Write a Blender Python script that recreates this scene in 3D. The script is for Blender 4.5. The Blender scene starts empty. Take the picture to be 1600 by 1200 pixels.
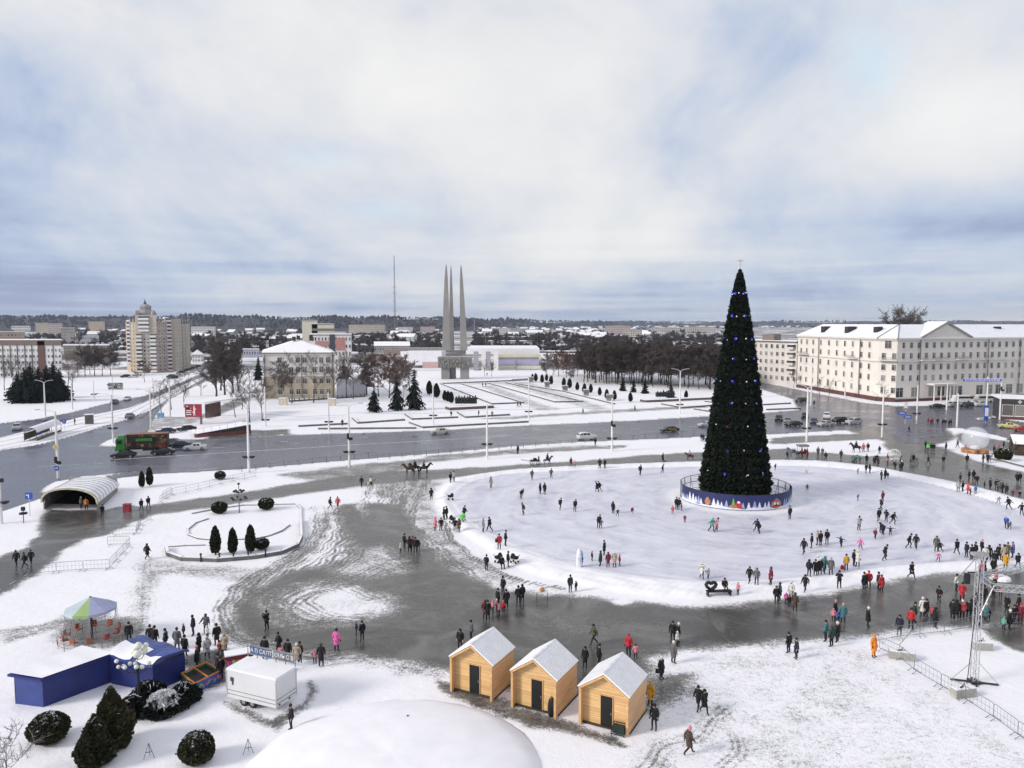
import bpy, bmesh, math, random
import numpy as np
from mathutils import Vector, Matrix
R = random.Random(7)
scn = bpy.context.scene
col = scn.collection
rad = math.radians
# ---------------------------------------------------------------- camera
F = 1210.0; H = 26.0
PITCH = math.atan(95 / F); SP, CP = math.sin(PITCH), math.cos(PITCH)
cd = bpy.data.cameras.new('camera'); cd.sensor_width = 36; cd.lens = F / 1600 * 36
cd.clip_start = 0.5; cd.clip_end = 30000
cam = bpy.data.objects.new('camera', cd); col.objects.link(cam)
cam.location = (0, 0, H); cam.rotation_euler = (math.pi / 2 - PITCH, 0, 0)
scn.camera = cam

def G(px, py, z=0.0):
    """point of the plane z under a pixel of the photograph"""
    a = (600 - py) / F; b = (px - 800) / F
    dz = -SP + a * CP; t = (z - H) / dz
    return Vector((b * t, (CP + a * SP) * t, z))
def ZY(y, py):
    a = (600 - py) / F
    return H - y * (SP - a * CP) / (CP + a * SP)
def XY(px, y, z=0.0):
    return (px - 800) / F * (y * CP + (H - z) * SP)
def PD(px, py, y):
    """point at depth y on the pixel's ray"""
    z = ZY(y, py); return Vector((XY(px, y, z), y, z))

# ---------------------------------------------------------------- materials
MATS = {}
def nodes_of(m):
    m.use_nodes = True
    nt = m.node_tree; nt.nodes.clear()
    out = nt.nodes.new('ShaderNodeOutputMaterial'); b = nt.nodes.new('ShaderNodeBsdfPrincipled')
    nt.links.new(b.outputs[0], out.inputs[0]); return nt, b
def N(nt, t, **k):
    n = nt.nodes.new(t)
    for a, v in k.items():
        if a.startswith('i_'):
            n.inputs[int(a[2:])].default_value = v
        else: setattr(n, a, v)
    return n
def mth(nt, op, a, b=None, c=None):
    n = nt.nodes.new('ShaderNodeMath'); n.operation = op
    for i, v in enumerate((a, b, c)):
        if v is None: continue
        if isinstance(v, (int, float)): n.inputs[i].default_value = v
        else: nt.links.new(v, n.inputs[i])
    return n.outputs[0]
def ramp(nt, fac, stops):
    n = nt.nodes.new('ShaderNodeValToRGB'); e = n.color_ramp.elements
    while len(e) < len(stops): e.new(0.5)
    for i, (p, c) in enumerate(stops):
        e[i].position = p
        e[i].color = (c, c, c, 1) if isinstance(c, (int, float)) else (*c, 1)
    nt.links.new(fac, n.inputs[0]); return n.outputs[0]
def noise(nt, vec, scale, detail=4, rough=0.55, dist=0.0):
    n = nt.nodes.new('ShaderNodeTexNoise'); n.inputs['Scale'].default_value = scale
    n.inputs['Detail'].default_value = detail; n.inputs['Roughness'].default_value = rough
    n.inputs['Distortion'].default_value = dist
    if vec is not None: nt.links.new(vec, n.inputs['Vector'])
    return n.outputs['Fac']
def M(name, rgb, rough=0.7, var=0.25, scale=1.5, metal=0.0, spec=0.4, bump=0.0, snow=0.0, stretch=None):
    """plain surface whose colour drifts with noise; snow = share of upward faces dusted white"""
    if name in MATS: return MATS[name]
    m = bpy.data.materials.new(name); MATS[name] = m
    nt, b = nodes_of(m)
    tc = nt.nodes.new('ShaderNodeTexCoord'); v = tc.outputs['Object']
    if stretch:
        mp = nt.nodes.new('ShaderNodeMapping'); mp.inputs['Scale'].default_value = stretch
        nt.links.new(v, mp.inputs[0]); v = mp.outputs[0]
    n = noise(nt, v, scale, 5, 0.6)
    lo = tuple(c * (1 - var) for c in rgb); hi = tuple(min(1, c * (1 + var)) for c in rgb)
    c = ramp(nt, n, [(0.3, lo), (0.7, hi)])
    if snow > 0:
        g = nt.nodes.new('ShaderNodeNewGeometry'); s = nt.nodes.new('ShaderNodeSeparateXYZ')
        nt.links.new(g.outputs['True Normal'], s.inputs[0])
        n2 = noise(nt, tc.outputs['Object'], scale * 1.7, 3)
        f = mth(nt, 'MULTIPLY', mth(nt, 'GREATER_THAN', s.outputs[2], 0.35), mth(nt, 'GREATER_THAN', n2, 1 - snow))
        mx = nt.nodes.new('ShaderNodeMix'); mx.data_type = 'RGBA'
        nt.links.new(f, mx.inputs[0]); nt.links.new(c, mx.inputs[6]); mx.inputs[7].default_value = (.8, .81, .85, 1)
        c = mx.outputs[2]
    nt.links.new(c, b.inputs['Base Color'])
    b.inputs['Roughness'].default_value = rough; b.inputs['Metallic'].default_value = metal
    b.inputs['Specular IOR Level'].default_value = spec
    if bump:
        bp = nt.nodes.new('ShaderNodeBump'); bp.inputs['Strength'].default_value = bump
        nt.links.new(noise(nt, v, scale * 4, 4), bp.inputs['Height']); nt.links.new(bp.outputs[0], b.inputs['Normal'])
    return m
def Mglass(name, rgb=(0.03, 0.035, 0.045), rough=0.08):
    m = M(name, rgb, rough, 0.3, 0.8, spec=0.6)
    if name == 'window_glass' and 'curtain' not in m:   # some windows have pale curtains behind the pane
        m['curtain'] = 1; nt = m.node_tree; b = [n for n in nt.nodes if n.type == 'BSDF_PRINCIPLED'][0]; oi = nt.nodes.new('ShaderNodeObjectInfo')
        nt.links.new(ramp(nt, oi.outputs['Random'], [(0, (.03, .03, .032)), (.45, (.075, .068, .066)), (.7, (.13, .12, .11)), (.9, (.25, .235, .21))]), b.inputs['Base Color'])
    return m
def Mglow(name, rgb, strength):
    if name in MATS: return MATS[name]
    m = M(name, rgb, 0.4); b = [n for n in m.node_tree.nodes if n.type == 'BSDF_PRINCIPLED'][0]
    b.inputs['Emission Color'].default_value = (*rgb, 1); b.inputs['Emission Strength'].default_value = strength
    return m

# ---------------------------------------------------------------- mesh builder
class MB:
    def __init__(s): s.v = []; s.f = []; s.m = []
    def add(s, vs, fs, mi=0):
        k = len(s.v); s.v += [tuple(p) for p in vs]
        for f in fs: s.f.append(tuple(i + k for i in f)); s.m.append(mi)
        return s
    def box(s, c, d, rz=0.0, mi=0, top=1.0):
        x, y, z = (q / 2 for q in d); cr, sr = math.cos(rz), math.sin(rz); vs = []
        for zz, t in ((-z, 1), (z, top)):
            for a, b in ((-x, -y), (x, -y), (x, y), (-x, y)):
                a *= t; b *= t
                vs.append((c[0] + a * cr - b * sr, c[1] + a * sr + b * cr, c[2] + zz))
        return s.add(vs, [(3, 2, 1, 0), (4, 5, 6, 7), (0, 1, 5, 4), (1, 2, 6, 5), (2, 3, 7, 6), (3, 0, 4, 7)], mi)
    def prism(s, poly, z0, z1, mi=0, mtop=None):
        n = len(poly); ar = sum(poly[i][0] * poly[(i + 1) % n][1] - poly[(i + 1) % n][0] * poly[i][1] for i in range(n))
        if ar < 0: poly = poly[::-1]
        vs = [(p[0], p[1], z0) for p in poly] + [(p[0], p[1], z1) for p in poly]
        s.add(vs, [tuple(range(n - 1, -1, -1))] + [(i, (i + 1) % n, n + (i + 1) % n, n + i) for i in range(n)], mi)
        k = len(s.v) - n; s.f.append(tuple(range(k, k + n))); s.m.append(mi if mtop is None else mtop)
        return s
    def tube(s, pts, rads, n=6, mi=0, cap=True):
        pts = [Vector(p) for p in pts]
        if isinstance(rads, (int, float)): rads = [rads] * len(pts)
        vs = []; L = len(pts); ref = None
        for i, p in enumerate(pts):
            t = (pts[min(i + 1, L - 1)] - pts[max(i - 1, 0)])
            if t.length < 1e-9: t = Vector((0, 0, 1))
            t.normalize()
            if ref is None: ref = Vector((1, 0, 0)) if abs(t.x) < 0.8 else Vector((0, 1, 0))
            u = ref - t * ref.dot(t)
            if u.length < 1e-4: u = t.orthogonal()
            u.normalize(); w = t.cross(u); ref = u
            for k in range(n):
                a = 2 * math.pi * (k + 0.5) / n
                vs.append(p + (u * math.cos(a) + w * math.sin(a)) * rads[i])
        fs = [(i * n + k, i * n + (k + 1) % n, (i + 1) * n + (k + 1) % n, (i + 1) * n + k) for i in range(L - 1) for k in range(n)]
        if cap: fs += [tuple(range(n - 1, -1, -1)), tuple(range((L - 1) * n, L * n))]
        return s.add(vs, fs, mi)
    def lathe(s, prof, n=16, c=(0, 0, 0), mi=0, sq=(1, 1), a0=0.0):
        vs = []
        for r, z in prof:
            for k in range(n):
                a = 2 * math.pi * k / n + a0
                vs.append((c[0] + r * math.cos(a) * sq[0], c[1] + r * math.sin(a) * sq[1], c[2] + z))
        L = len(prof)
        fs = [(i * n + k, i * n + (k + 1) % n, (i + 1) * n + (k + 1) % n, (i + 1) * n + k) for i in range(L - 1) for k in range(n)]
        fs += [tuple(range(n - 1, -1, -1)), tuple(range((L - 1) * n, L * n))]
        return s.add(vs, fs, mi)
    def ball(s, c, r, n=10, m=6, mi=0, sq=(1, 1)):
        return s.lathe([(r * math.sin(math.pi * (i + 0.02) / (m + 0.04)), -r * math.cos(math.pi * (i + 0.02) / (m + 0.04))) for i in range(m + 1)], n, c, mi, sq)
    def quad(s, a, b, c, d, mi=0): return s.add([a, b, c, d], [(0, 1, 2, 3)], mi)
    def build(s, name, mats, parent=None, loc=(0, 0, 0), rz=0.0, org=None, smooth=False):
        me = bpy.data.meshes.new(name)
        vs = s.v if org is None else [(p[0] - org[0], p[1] - org[1], p[2] - org[2]) for p in s.v]
        me.from_pydata(vs, [], s.f)
        if not isinstance(mats, (list, tuple)): mats = [mats]
        for m in mats: me.materials.append(m)
        if len(mats) > 1: me.polygons.foreach_set('material_index', s.m)
        if smooth: me.polygons.foreach_set('use_smooth', [True] * len(s.f))
        me.update()
        return link(name, me, parent, loc if org is None else org, rz)
def link(name, me, parent=None, loc=(0, 0, 0), rz=0.0):
    o = bpy.data.objects.new(name, me); col.objects.link(o)
    o.location = loc; o.rotation_euler = (0, 0, rz)
    if parent is not None: o.parent = parent
    return o
def shade(o):
    o.data.polygons.foreach_set('use_smooth', [True] * len(o.data.polygons)); return o
THINGS = []
def tag(o, label, cat, group=None, px=None):
    o['label'] = label; o['category'] = cat
    if group: o['group'] = group
    THINGS.append((o, px)); return o
def thing(name, label, cat, loc=(0, 0, 0), rz=0.0, group=None, px=None):
    o = link(name, None, None, loc, rz); o.empty_display_size = 0.3
    return tag(o, label, cat, group, px)
def structure(o, kind='structure'): o['kind'] = kind; return o
KIDS = {}
def dup(root, loc, rz, label=None, scale=None, group=None, px=None, loc_only=False):
    """a copy of a thing, of its parts and of their sub-parts"""
    if root.name not in KIDS:
        KIDS[root.name] = [(c, list(c.children)) for c in root.children]
    r = root.copy(); col.objects.link(r); r.location = loc; r.rotation_euler = (0, 0, rz)
    if scale: r.scale = (scale,) * 3 if isinstance(scale, (int, float)) else scale
    for ch, gs in KIDS[root.name]:
        c = ch.copy(); col.objects.link(c); c.parent = r
        for g in gs:
            d = g.copy(); col.objects.link(d); d.parent = c
    if label: r['label'] = label
    if group: r['group'] = group
    THINGS.append((r, px)); return r
def put(proto, used, loc, rz, label, scale=None, group=None, px=None):
    """the first call moves the prototype itself, later calls copy it"""
    if id(proto) not in used:
        used.add(id(proto)); KIDS[proto.name] = [(c, list(c.children)) for c in proto.children]
        proto.location = loc; proto.rotation_euler = (0, 0, rz)
        if scale: proto.scale = (scale,) * 3 if isinstance(scale, (int, float)) else scale
        proto['label'] = label
        if group: proto['group'] = group
        for i, t in enumerate(THINGS):
            if t[0] == proto: THINGS[i] = (proto, px)
        return proto
    return dup(proto, loc, rz, label, scale, group, px)
USED = set()
def text_mesh(txt, size, depth=0.02):
    cu = bpy.data.curves.new('lettering', 'FONT'); cu.body = txt; cu.size = size; cu.extrude = depth / 2
    cu.align_x = 'CENTER'; cu.align_y = 'CENTER'; cu.resolution_u = 2
    o = bpy.data.objects.new('lettering', cu); col.objects.link(o)
    dg = bpy.context.evaluated_depsgraph_get(); dg.update()
    me = bpy.data.meshes.new_from_object(o.evaluated_get(dg)); bpy.data.objects.remove(o); return me
def heading(a, b): return math.atan2(b[1] - a[1], b[0] - a[0])
SNOW = M('snow_cover', (.83, .815, .85), 0.6, 0.05, 0.6, spec=0.25, bump=0.35)
DARKMETAL = M('dark_metal', (.025, .025, .028), 0.5, 0.3, 3)
STEEL = M('galvanised_steel', (.33, .34, .36), 0.4, 0.15, 3, metal=0.6)
BLACK = M('black_paint', (.012, .012, .014), 0.5, 0.3, 3)
WHITE = M('white_paint', (.76, .72, .72), 0.5, 0.08, 1)
CONC = M('concrete', (.36, .35, .32), 0.85, 0.2, 1.2, bump=0.2)
# ---------------------------------------------------------------- ground: snow, slush and wet asphalt
def P2(pts): return np.array([G(x, y)[:2] for x, y in pts], dtype=np.float64)
def smooth_poly(p, k=4, closed=True):
    n = len(p); out = []
    for i in range(n if closed else n - 1):
        a, b, c, d = (p[(i + j) % n] if closed else p[min(max(i + j, 0), n - 1)] for j in (-1, 0, 1, 2))
        for t in np.arange(k) / k:
            out.append(0.5 * ((2 * b) + (c - a) * t + (2 * a - 5 * b + 4 * c - d) * t * t + (3 * b - a - 3 * c + d) * t ** 3))
    if not closed: out.append(p[-1])
    return np.array(out)
def sdist(poly, X, Y, closed=True, margin=14.0):
    """signed distance (negative inside) to a polygon, or distance to a polyline; far points get `margin`"""
    D = np.full(X.shape, margin); lo = poly.min(0) - margin; hi = poly.max(0) + margin
    ix = np.nonzero((X > lo[0]) & (X < hi[0]) & (Y > lo[1]) & (Y < hi[1]))[0]
    if not len(ix): return D
    x, y = X[ix], Y[ix]; d2 = np.full(x.shape, 1e9); ins = np.zeros(x.shape, bool); n = len(poly)
    for i in range(n if closed else n - 1):
        ax, ay = poly[i]; bx, by = poly[(i + 1) % n]; ex, ey = bx - ax, by - ay; L = ex * ex + ey * ey + 1e-12
        t = np.clip(((x - ax) * ex + (y - ay) * ey) / L, 0, 1)
        d2 = np.minimum(d2, (x - ax - t * ex) ** 2 + (y - ay - t * ey) ** 2)
        if closed and ay != by:
            ins ^= ((ay > y) != (by > y)) & (x < ex * (y - ay) / ey + ax)
    d = np.sqrt(d2); D[ix] = np.where(ins, -d, d); return np.minimum(D, margin)
def sstep(a, b, v):
    t = np.clip((v - a) / (b - a), 0, 1); return t * t * (3 - 2 * t)
ICE = smooth_poly(P2([(708, 782), (716, 764), (745, 750), (800, 740), (900, 735), (1000, 731), (1100, 729), (1250, 728), (1350, 736), (1430, 751), (1500, 768), (1560, 786), (1620, 808), (1660, 835), (1640, 858), (1560, 873), (1480, 878), (1400, 884), (1330, 893), (1250, 902), (1180, 907), (1100, 908), (1020, 903), (950, 893), (880, 878), (820, 857), (770, 835), (730, 810)]))
BANK = smooth_poly(P2([(680, 790), (684, 765), (720, 746), (800, 734), (900, 728), (1000, 724), (1100, 721), (1250, 719), (1350, 727), (1430, 741), (1500, 755), (1570, 772), (1640, 795), (1700, 835), (1680, 862), (1580, 884), (1480, 890), (1400, 899), (1330, 911), (1250, 925), (1180, 934), (1100, 939), (1030, 936), (950, 925), (880, 911), (820, 895), (760, 862), (705, 822)]))
AVENUE = P2([(-500, 712), (-60, 668), (0, 662), (60, 655), (110, 645), (170, 630), (230, 618), (290, 595), (330, 577), (420, 548), (425, 551), (345, 580), (330, 592), (300, 605), (262, 625), (245, 645), (232, 668), (226, 690), (300, 687), (450, 680), (600, 675.5), (700, 672), (800, 666), (900, 662), (1000, 657), (1100, 651), (1200, 645), (1250, 641), (1240, 623), (1185, 606), (1150, 600), (1150, 595), (1185, 597), (1240, 608), (1300, 620), (1350, 630), (1400, 635), (1450, 634), (1520, 629), (1700, 617), (1700, 720), (1590, 690), (1500, 671), (1475, 669), (1478, 680), (1440, 690), (1418, 692), (1400, 682), (1370, 669), (1290, 673), (1205, 678), (1100, 681), (1050, 684), (900, 690), (800, 697), (700, 706), (600, 714), (500, 722), (400, 731), (300, 737), (240, 740), (170, 748), (110, 765), (70, 776), (0, 799), (-60, 812), (-500, 907)])
TRAM = P2([(-500, 812), (-60, 717), (0, 704), (60, 695), (100, 685), (150, 670), (200, 655), (236, 641), (300, 602), (335, 584), (330, 582), (290, 599), (240, 622), (200, 637), (130, 650), (60, 668), (0, 683), (-60, 693), (-500, 767)])
WEDGE = P2([(58, 772), (70, 760), (85, 752), (130, 744), (215, 735), (170, 743), (110, 761)])
ISLE = P2([(150, 697), (168, 687), (186, 683), (194, 692), (190, 698)])
SNOWPATCH = [P2(q) for q in (
    [(1476, 668), (1500, 668), (1560, 680), (1595, 690), (1590, 694), (1550, 690), (1510, 680), (1480, 674)],
    [(1430, 685), (1470, 681), (1498, 685), (1470, 689), (1440, 689)],
    [(1516, 654), (1535, 651), (1560, 648), (1560, 652), (1530, 656)],
    [(1560, 655), (1600, 651), (1640, 652), (1640, 660), (1600, 660)])]
# (points, wetness, softness in metres)
WET = [
 ([(160, 800), (240, 789), (350, 774), (430, 761), (520, 745), (600, 736), (700, 733), (800, 727), (900, 721), (1000, 712), (1100, 706), (1240, 701), (1240, 722), (1100, 727), (1000, 731), (900, 735), (800, 741), (700, 747), (620, 754), (560, 760), (500, 768), (400, 782), (300, 797), (230, 806), (165, 832)], .85, 1.4),
 ([(430, 742), (520, 730), (640, 718), (760, 707), (900, 696), (980, 697), (900, 702), (760, 713), (660, 724), (640, 735), (560, 748), (480, 750)], .6, 1.6),
 ([(660, 713), (800, 702), (980, 695), (980, 700), (800, 709), (660, 720)], .6, .8),
 ([(1205, 684), (1290, 680), (1370, 676), (1400, 682), (1370, 686), (1290, 690), (1205, 694)], .9, 1),
 ([(1225, 704), (1300, 708), (1360, 714), (1400, 712), (1395, 706), (1380, 696), (1400, 688), (1430, 690), (1440, 694), (1470, 698), (1490, 706), (1530, 722), (1600, 738), (1700, 760), (1700, 815), (1600, 787), (1540, 772), (1500, 758), (1440, 746), (1400, 739), (1350, 731), (1240, 725)], .95, 1.3),
 ([(1310, 668), (1400, 660), (1470, 662), (1500, 690), (1520, 700), (1600, 712), (1700, 730), (1700, 700), (1600, 692), (1560, 688), (1500, 676), (1480, 692), (1420, 700), (1390, 692)], 1, 1.2),
 # square: the big wet area
 ([(530, 790), (560, 785), (625, 788), (648, 815), (660, 850), (700, 885), (750, 905), (790, 922), (880, 930), (950, 938), (1040, 948), (1110, 950), (1200, 942), (1300, 926), (1400, 908), (1480, 898), (1580, 892), (1700, 890), (1700, 985), (1600, 980), (1540, 975), (1450, 978), (1400, 984), (1330, 992), (1250, 1002), (1150, 1012), (1080, 1016), (1000, 1024), (950, 1040), (910, 1060), (820, 1062), (740, 1052), (690, 1044), (640, 1037), (560, 1027), (480, 1017), (430, 1007), (380, 992), (358, 972), (368, 945), (398, 920), (440, 897), (500, 884), (540, 872), (552, 850), (538, 830)], 1, 1.5),
 # underpass apron and the path from it
 ([(70, 797), (160, 797), (200, 790), (245, 795), (230, 806), (200, 820), (168, 834), (130, 842), (100, 862), (60, 890), (30, 912), (-40, 950), (-40, 890), (0, 870), (40, 856), (62, 832), (66, 812)], 1, .9),
 # carousel, stalls and trailer surroundings
 ([(90, 990), (100, 970), (150, 962), (205, 968), (218, 985), (200, 1005), (120, 1012)], .85, 1.4),
 ([(205, 1000), (235, 1004), (280, 1030), (320, 1020), (350, 1015), (372, 1030), (356, 1058), (310, 1085), (280, 1070), (290, 1042), (240, 1018)], .9, .9),
 ([(355, 1100), (435, 1122), (475, 1098), (485, 1065), (500, 1085), (470, 1112), (440, 1136), (360, 1112)], .8, .6),
 # around the huts
 ([(684, 1062), (700, 1085), (740, 1104), (800, 1120), (850, 1140), (900, 1150), (985, 1166), (965, 1146), (900, 1133), (860, 1122), (790, 1094), (705, 1070)], .78, .5),
 ([(1008, 1062), (1030, 1050), (1075, 1052), (1096, 1078), (1060, 1100), (1020, 1112), (1000, 1105)], .72, 1.5),
 ([(690, 1035), (720, 1010), (1010, 1010), (1020, 1060), (960, 1075), (900, 1080), (800, 1080), (720, 1062)], .95, 1.2),
 ([(1530, 980), (1600, 976), (1700, 985), (1700, 1040), (1600, 1018), (1555, 998)], 1, .7),
 # half-cleared, trodden and driven-over snow
 ([(590, 752), (640, 746), (700, 748), (688, 775), (680, 795), (690, 825), (720, 855), (770, 890), (800, 908), (790, 918), (740, 900), (690, 880), (655, 845), (640, 812), (618, 785), (585, 775)], .40, 2.0),
 ([(1000, 1040), (1100, 1018), (1260, 1004), (1370, 1010), (1450, 1070), (1540, 1130), (1700, 1210), (1700, 1260), (900, 1260), (960, 1200), (1010, 1160), (1020, 1120)], .15, 3.0),
 ([(1030, 1160), (1090, 1125), (1130, 1100), (1160, 1110), (1120, 1150), (1060, 1200), (1010, 1240), (990, 1220)], .30, 1.6),
 ([(1240, 1080), (1290, 1030), (1330, 1020), (1300, 1080), (1260, 1140), (1220, 1230), (1170, 1230)], .27, 2.0),
 ([(230, 870), (300, 880), (420, 890), (420, 912), (330, 905), (260, 900), (230, 930), (225, 990), (190, 990), (210, 920), (215, 880)], .33, 1.2),
 ([(0, 985), (60, 975), (100, 960), (105, 975), (60, 992), (0, 1008)], .42, .8),
 ([(330, 985), (360, 960), (440, 1000), (520, 1020), (640, 1035), (700, 1046), (690, 1062), (600, 1044), (480, 1032), (400, 1020)], .42, 1.2),
 ([(520, 800), (505, 850), (450, 890), (380, 925), (350, 970), (340, 950), (380, 905), (450, 868), (490, 840), (500, 805)], .38, 1.2),
 ([(800, 655), (900, 648), (1000, 643), (1100, 637), (1160, 634), (1160, 630), (1100, 633), (1000, 638), (900, 644), (820, 649), (740, 655)], .55, 1.5),
 ([(700, 600), (790, 594), (830, 597), (960, 640), (930, 643), (790, 601)], .33, 2.5),
 ([(750, 603), (770, 602), (850, 632), (880, 640), (840, 642)], .38, 2.0),
 ([(320, 690), (330, 679), (390, 673), (450, 671), (455, 678), (380, 684)], .9, 1.0),
 ([(180, 690), (230, 662), (250, 650), (300, 652), (330, 650), (300, 662), (250, 672), (222, 690)], .45, 1.0),
 ([(330, 655), (372, 636), (410, 610), (400, 608), (350, 632), (310, 650)], .6, 1),
]
DRY = [  # snow left lying inside the wet area: points, strength, softness
 ([(405, 942), (432, 921), (500, 909), (560, 911), (600, 928), (622, 947), (598, 961), (540, 974), (470, 979), (425, 966)], .88, 2.2),
 ([(505, 893), (555, 862), (600, 847), (630, 868), (645, 892), (600, 904), (540, 903)], .62, 2.0),
 ([(545, 780), (570, 776), (580, 800), (568, 812)], .6, .8),
 ([(955, 940), (975, 935), (985, 942), (965, 946)], 1, .5),
 ([(590, 950), (700, 905), (760, 930), (690, 945), (620, 985)], .10, 3),
 ([(850, 965), (1010, 975), (1050, 985), (900, 990)], .28, 2.5),
 ([(1270, 955), (1340, 950), (1370, 965), (1300, 975)], .25, 2),
]
TRK = []   # driven arcs: polyline, side offsets, wetness
for pts, offs, v in (
 ([(516, 790), (520, 825), (500, 855), (440, 893), (398, 925), (385, 955), (420, 985), (520, 1005), (640, 1000)], (-2.6, -2.2, -1.2, -.8, .2, .7, 1.6, 2.1, 3.1), .55),
 ([(535, 800), (545, 830), (530, 870), (470, 905), (420, 930), (415, 950), (450, 972), (540, 985), (640, 970)], (-1.1, -.6, .5, 1.0, 1.9), .5),
 ([(600, 745), (590, 775), (600, 820), (640, 860), (690, 905)], (-1.9, -1.4, 0, .5, 1.7, 2.2, 3.4), .6),
 ([(660, 748), (640, 780), (630, 810), (650, 850), (720, 900)], (-1.2, -.7, .8, 1.3), .55),
 ([(625, 925), (560, 905), (470, 915), (420, 945), (470, 975), (560, 985)], (-.5, .4, 1.2, 2.0, 2.7, 3.3), .42),
 ([(620, 880), (560, 900), (470, 925), (430, 950)], (-.8, -.3, .9, 1.4), .45),
 ([(960, 1240), (1050, 1170), (1130, 1110)], (-.2, .3), .25),
 ([(1130, 1230), (1150, 1150)], (-.2, .2), .3),
 ([(230, 1000), (235, 930), (225, 880), (270, 820)], (-.6, .6), .16),
 ([(0, 1000), (100, 968), (200, 930), (300, 915), (400, 925)], (-.6, .6), .2),
 ([(690, 790), (695, 830), (745, 878), (800, 905), (880, 922)], (0, .4), .7)):
    p = smooth_poly(P2(pts), 6, False); t = np.gradient(p, axis=0); t /= np.linalg.norm(t, axis=1)[:, None] + 1e-9
    nrm = np.stack([-t[:, 1], t[:, 0]], 1)
    for o in offs: TRK.append((p + nrm * (o + .25), v, 0.13)); TRK.append((p + nrm * (o - .3), v * .7, 0.10))
WETW = [(P2(a), b, c) for a, b, c in WET]; DRYW = [(P2(a), b, c) for a, b, c in DRY]
def wob(X, Y, k, s):
    return s * (np.sin(X * k + 1.3 * np.sin(Y * k * .7)) + .6 * np.sin(Y * k * 1.7 + X * k * .9 + 2) + .4 * np.sin(X * k * 3.1 - Y * k * 2.3))
def field(X, Y, tracks=True):
    """ground height, wetness, and which sheet (0 snow, 1 road, 2 ice)"""
    xs = X + wob(X, Y, .8, .22); ys = Y + wob(Y, X, .7, .22)
    av = sdist(AVENUE, X, Y); road = av.copy()
    for q in (TRAM, WEDGE, ISLE): road = np.maximum(road, -sdist(q, X, Y))
    for q in SNOWPATCH: road = np.maximum(road, -sdist(q, X, Y))
    rm = 1 - sstep(-.25, .25, road)
    di = sdist(ICE, X, Y); db = sdist(BANK, X, Y)
    w = np.zeros(X.shape)
    for q, v, s in WETW:
        w = np.maximum(w, v * (1 - sstep(-s, s, sdist(q, xs, ys))))
    for q, v, s in DRYW:
        w = w * (1 - v * (1 - sstep(-s, s, sdist(q, xs, ys))))
    if tracks:
        for q, v, s in TRK:
            d = sdist(q, xs, ys, False, 3.0); g = np.exp(-(d / s) ** 2) * v
            w = np.where(w < .6, np.maximum(w, np.minimum(w + g * .75, .72)), w)
    bank = (1 - sstep(-.9, .9, db))
    w = w * (1 - bank); w = np.where(road < -.3, 1.0, np.maximum(w, .55 * (1 - sstep(0, .8, road)) * (road < .8)))
    # ploughed bank round the rink
    rim = np.clip(np.minimum(di, -db) / 1.6, 0, 1); rim = rim * rim * (3 - 2 * rim)
    z = rim * (.30 + .05 * wob(X, Y, 1.9, 1.0)) + .012 * wob(X, Y, .9, 1.0) * (1 - w)
    z = np.where(di < 0, 0.0, z); z = z * (1 - rm) - .12 * rm
    part = np.where(di < 0, 2, np.where(road < 0, 1, 0))
    return z, w, part, di, road
def gz(x, y):
    return float(field(np.array([float(x)]), np.array([float(y)]), False)[0][0])
NR, NC = 580, 1200
yy = 1.0 / np.linspace(1 / 26.0, 1 / 430.0, NR); tt = np.linspace(-1.1, 1.1, NC)
Xg = (yy[:, None] * tt[None, :]).ravel(); Yg = np.repeat(yy, NC)
step = Yg ** 2 * (1 / 26.0 - 1 / 430.0) / (NR - 1)
def edges_(X, Y):
    road = sdist(AVENUE, X, Y)
    for q in [TRAM, WEDGE, ISLE] + SNOWPATCH: road = np.maximum(road, -sdist(q, X, Y))
    return sdist(ICE, X, Y), road
E0, E1 = edges_(Xg, Yg), edges_(Xg, Yg + .05); mv = np.zeros(Yg.shape)
for a_, b_ in zip(E0, E1):   # pull grid points onto the edges of the ice and the road
    g_ = (b_ - a_) / .05; g_ = np.where(np.abs(g_) < .25, np.nan, g_); s_ = -a_ / g_; mv = np.where(np.abs(s_) < step * .52, s_, mv)
Yg = Yg + mv
Zg, Wg, Pg, Dg, Rg = field(Xg, Yg)
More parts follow.
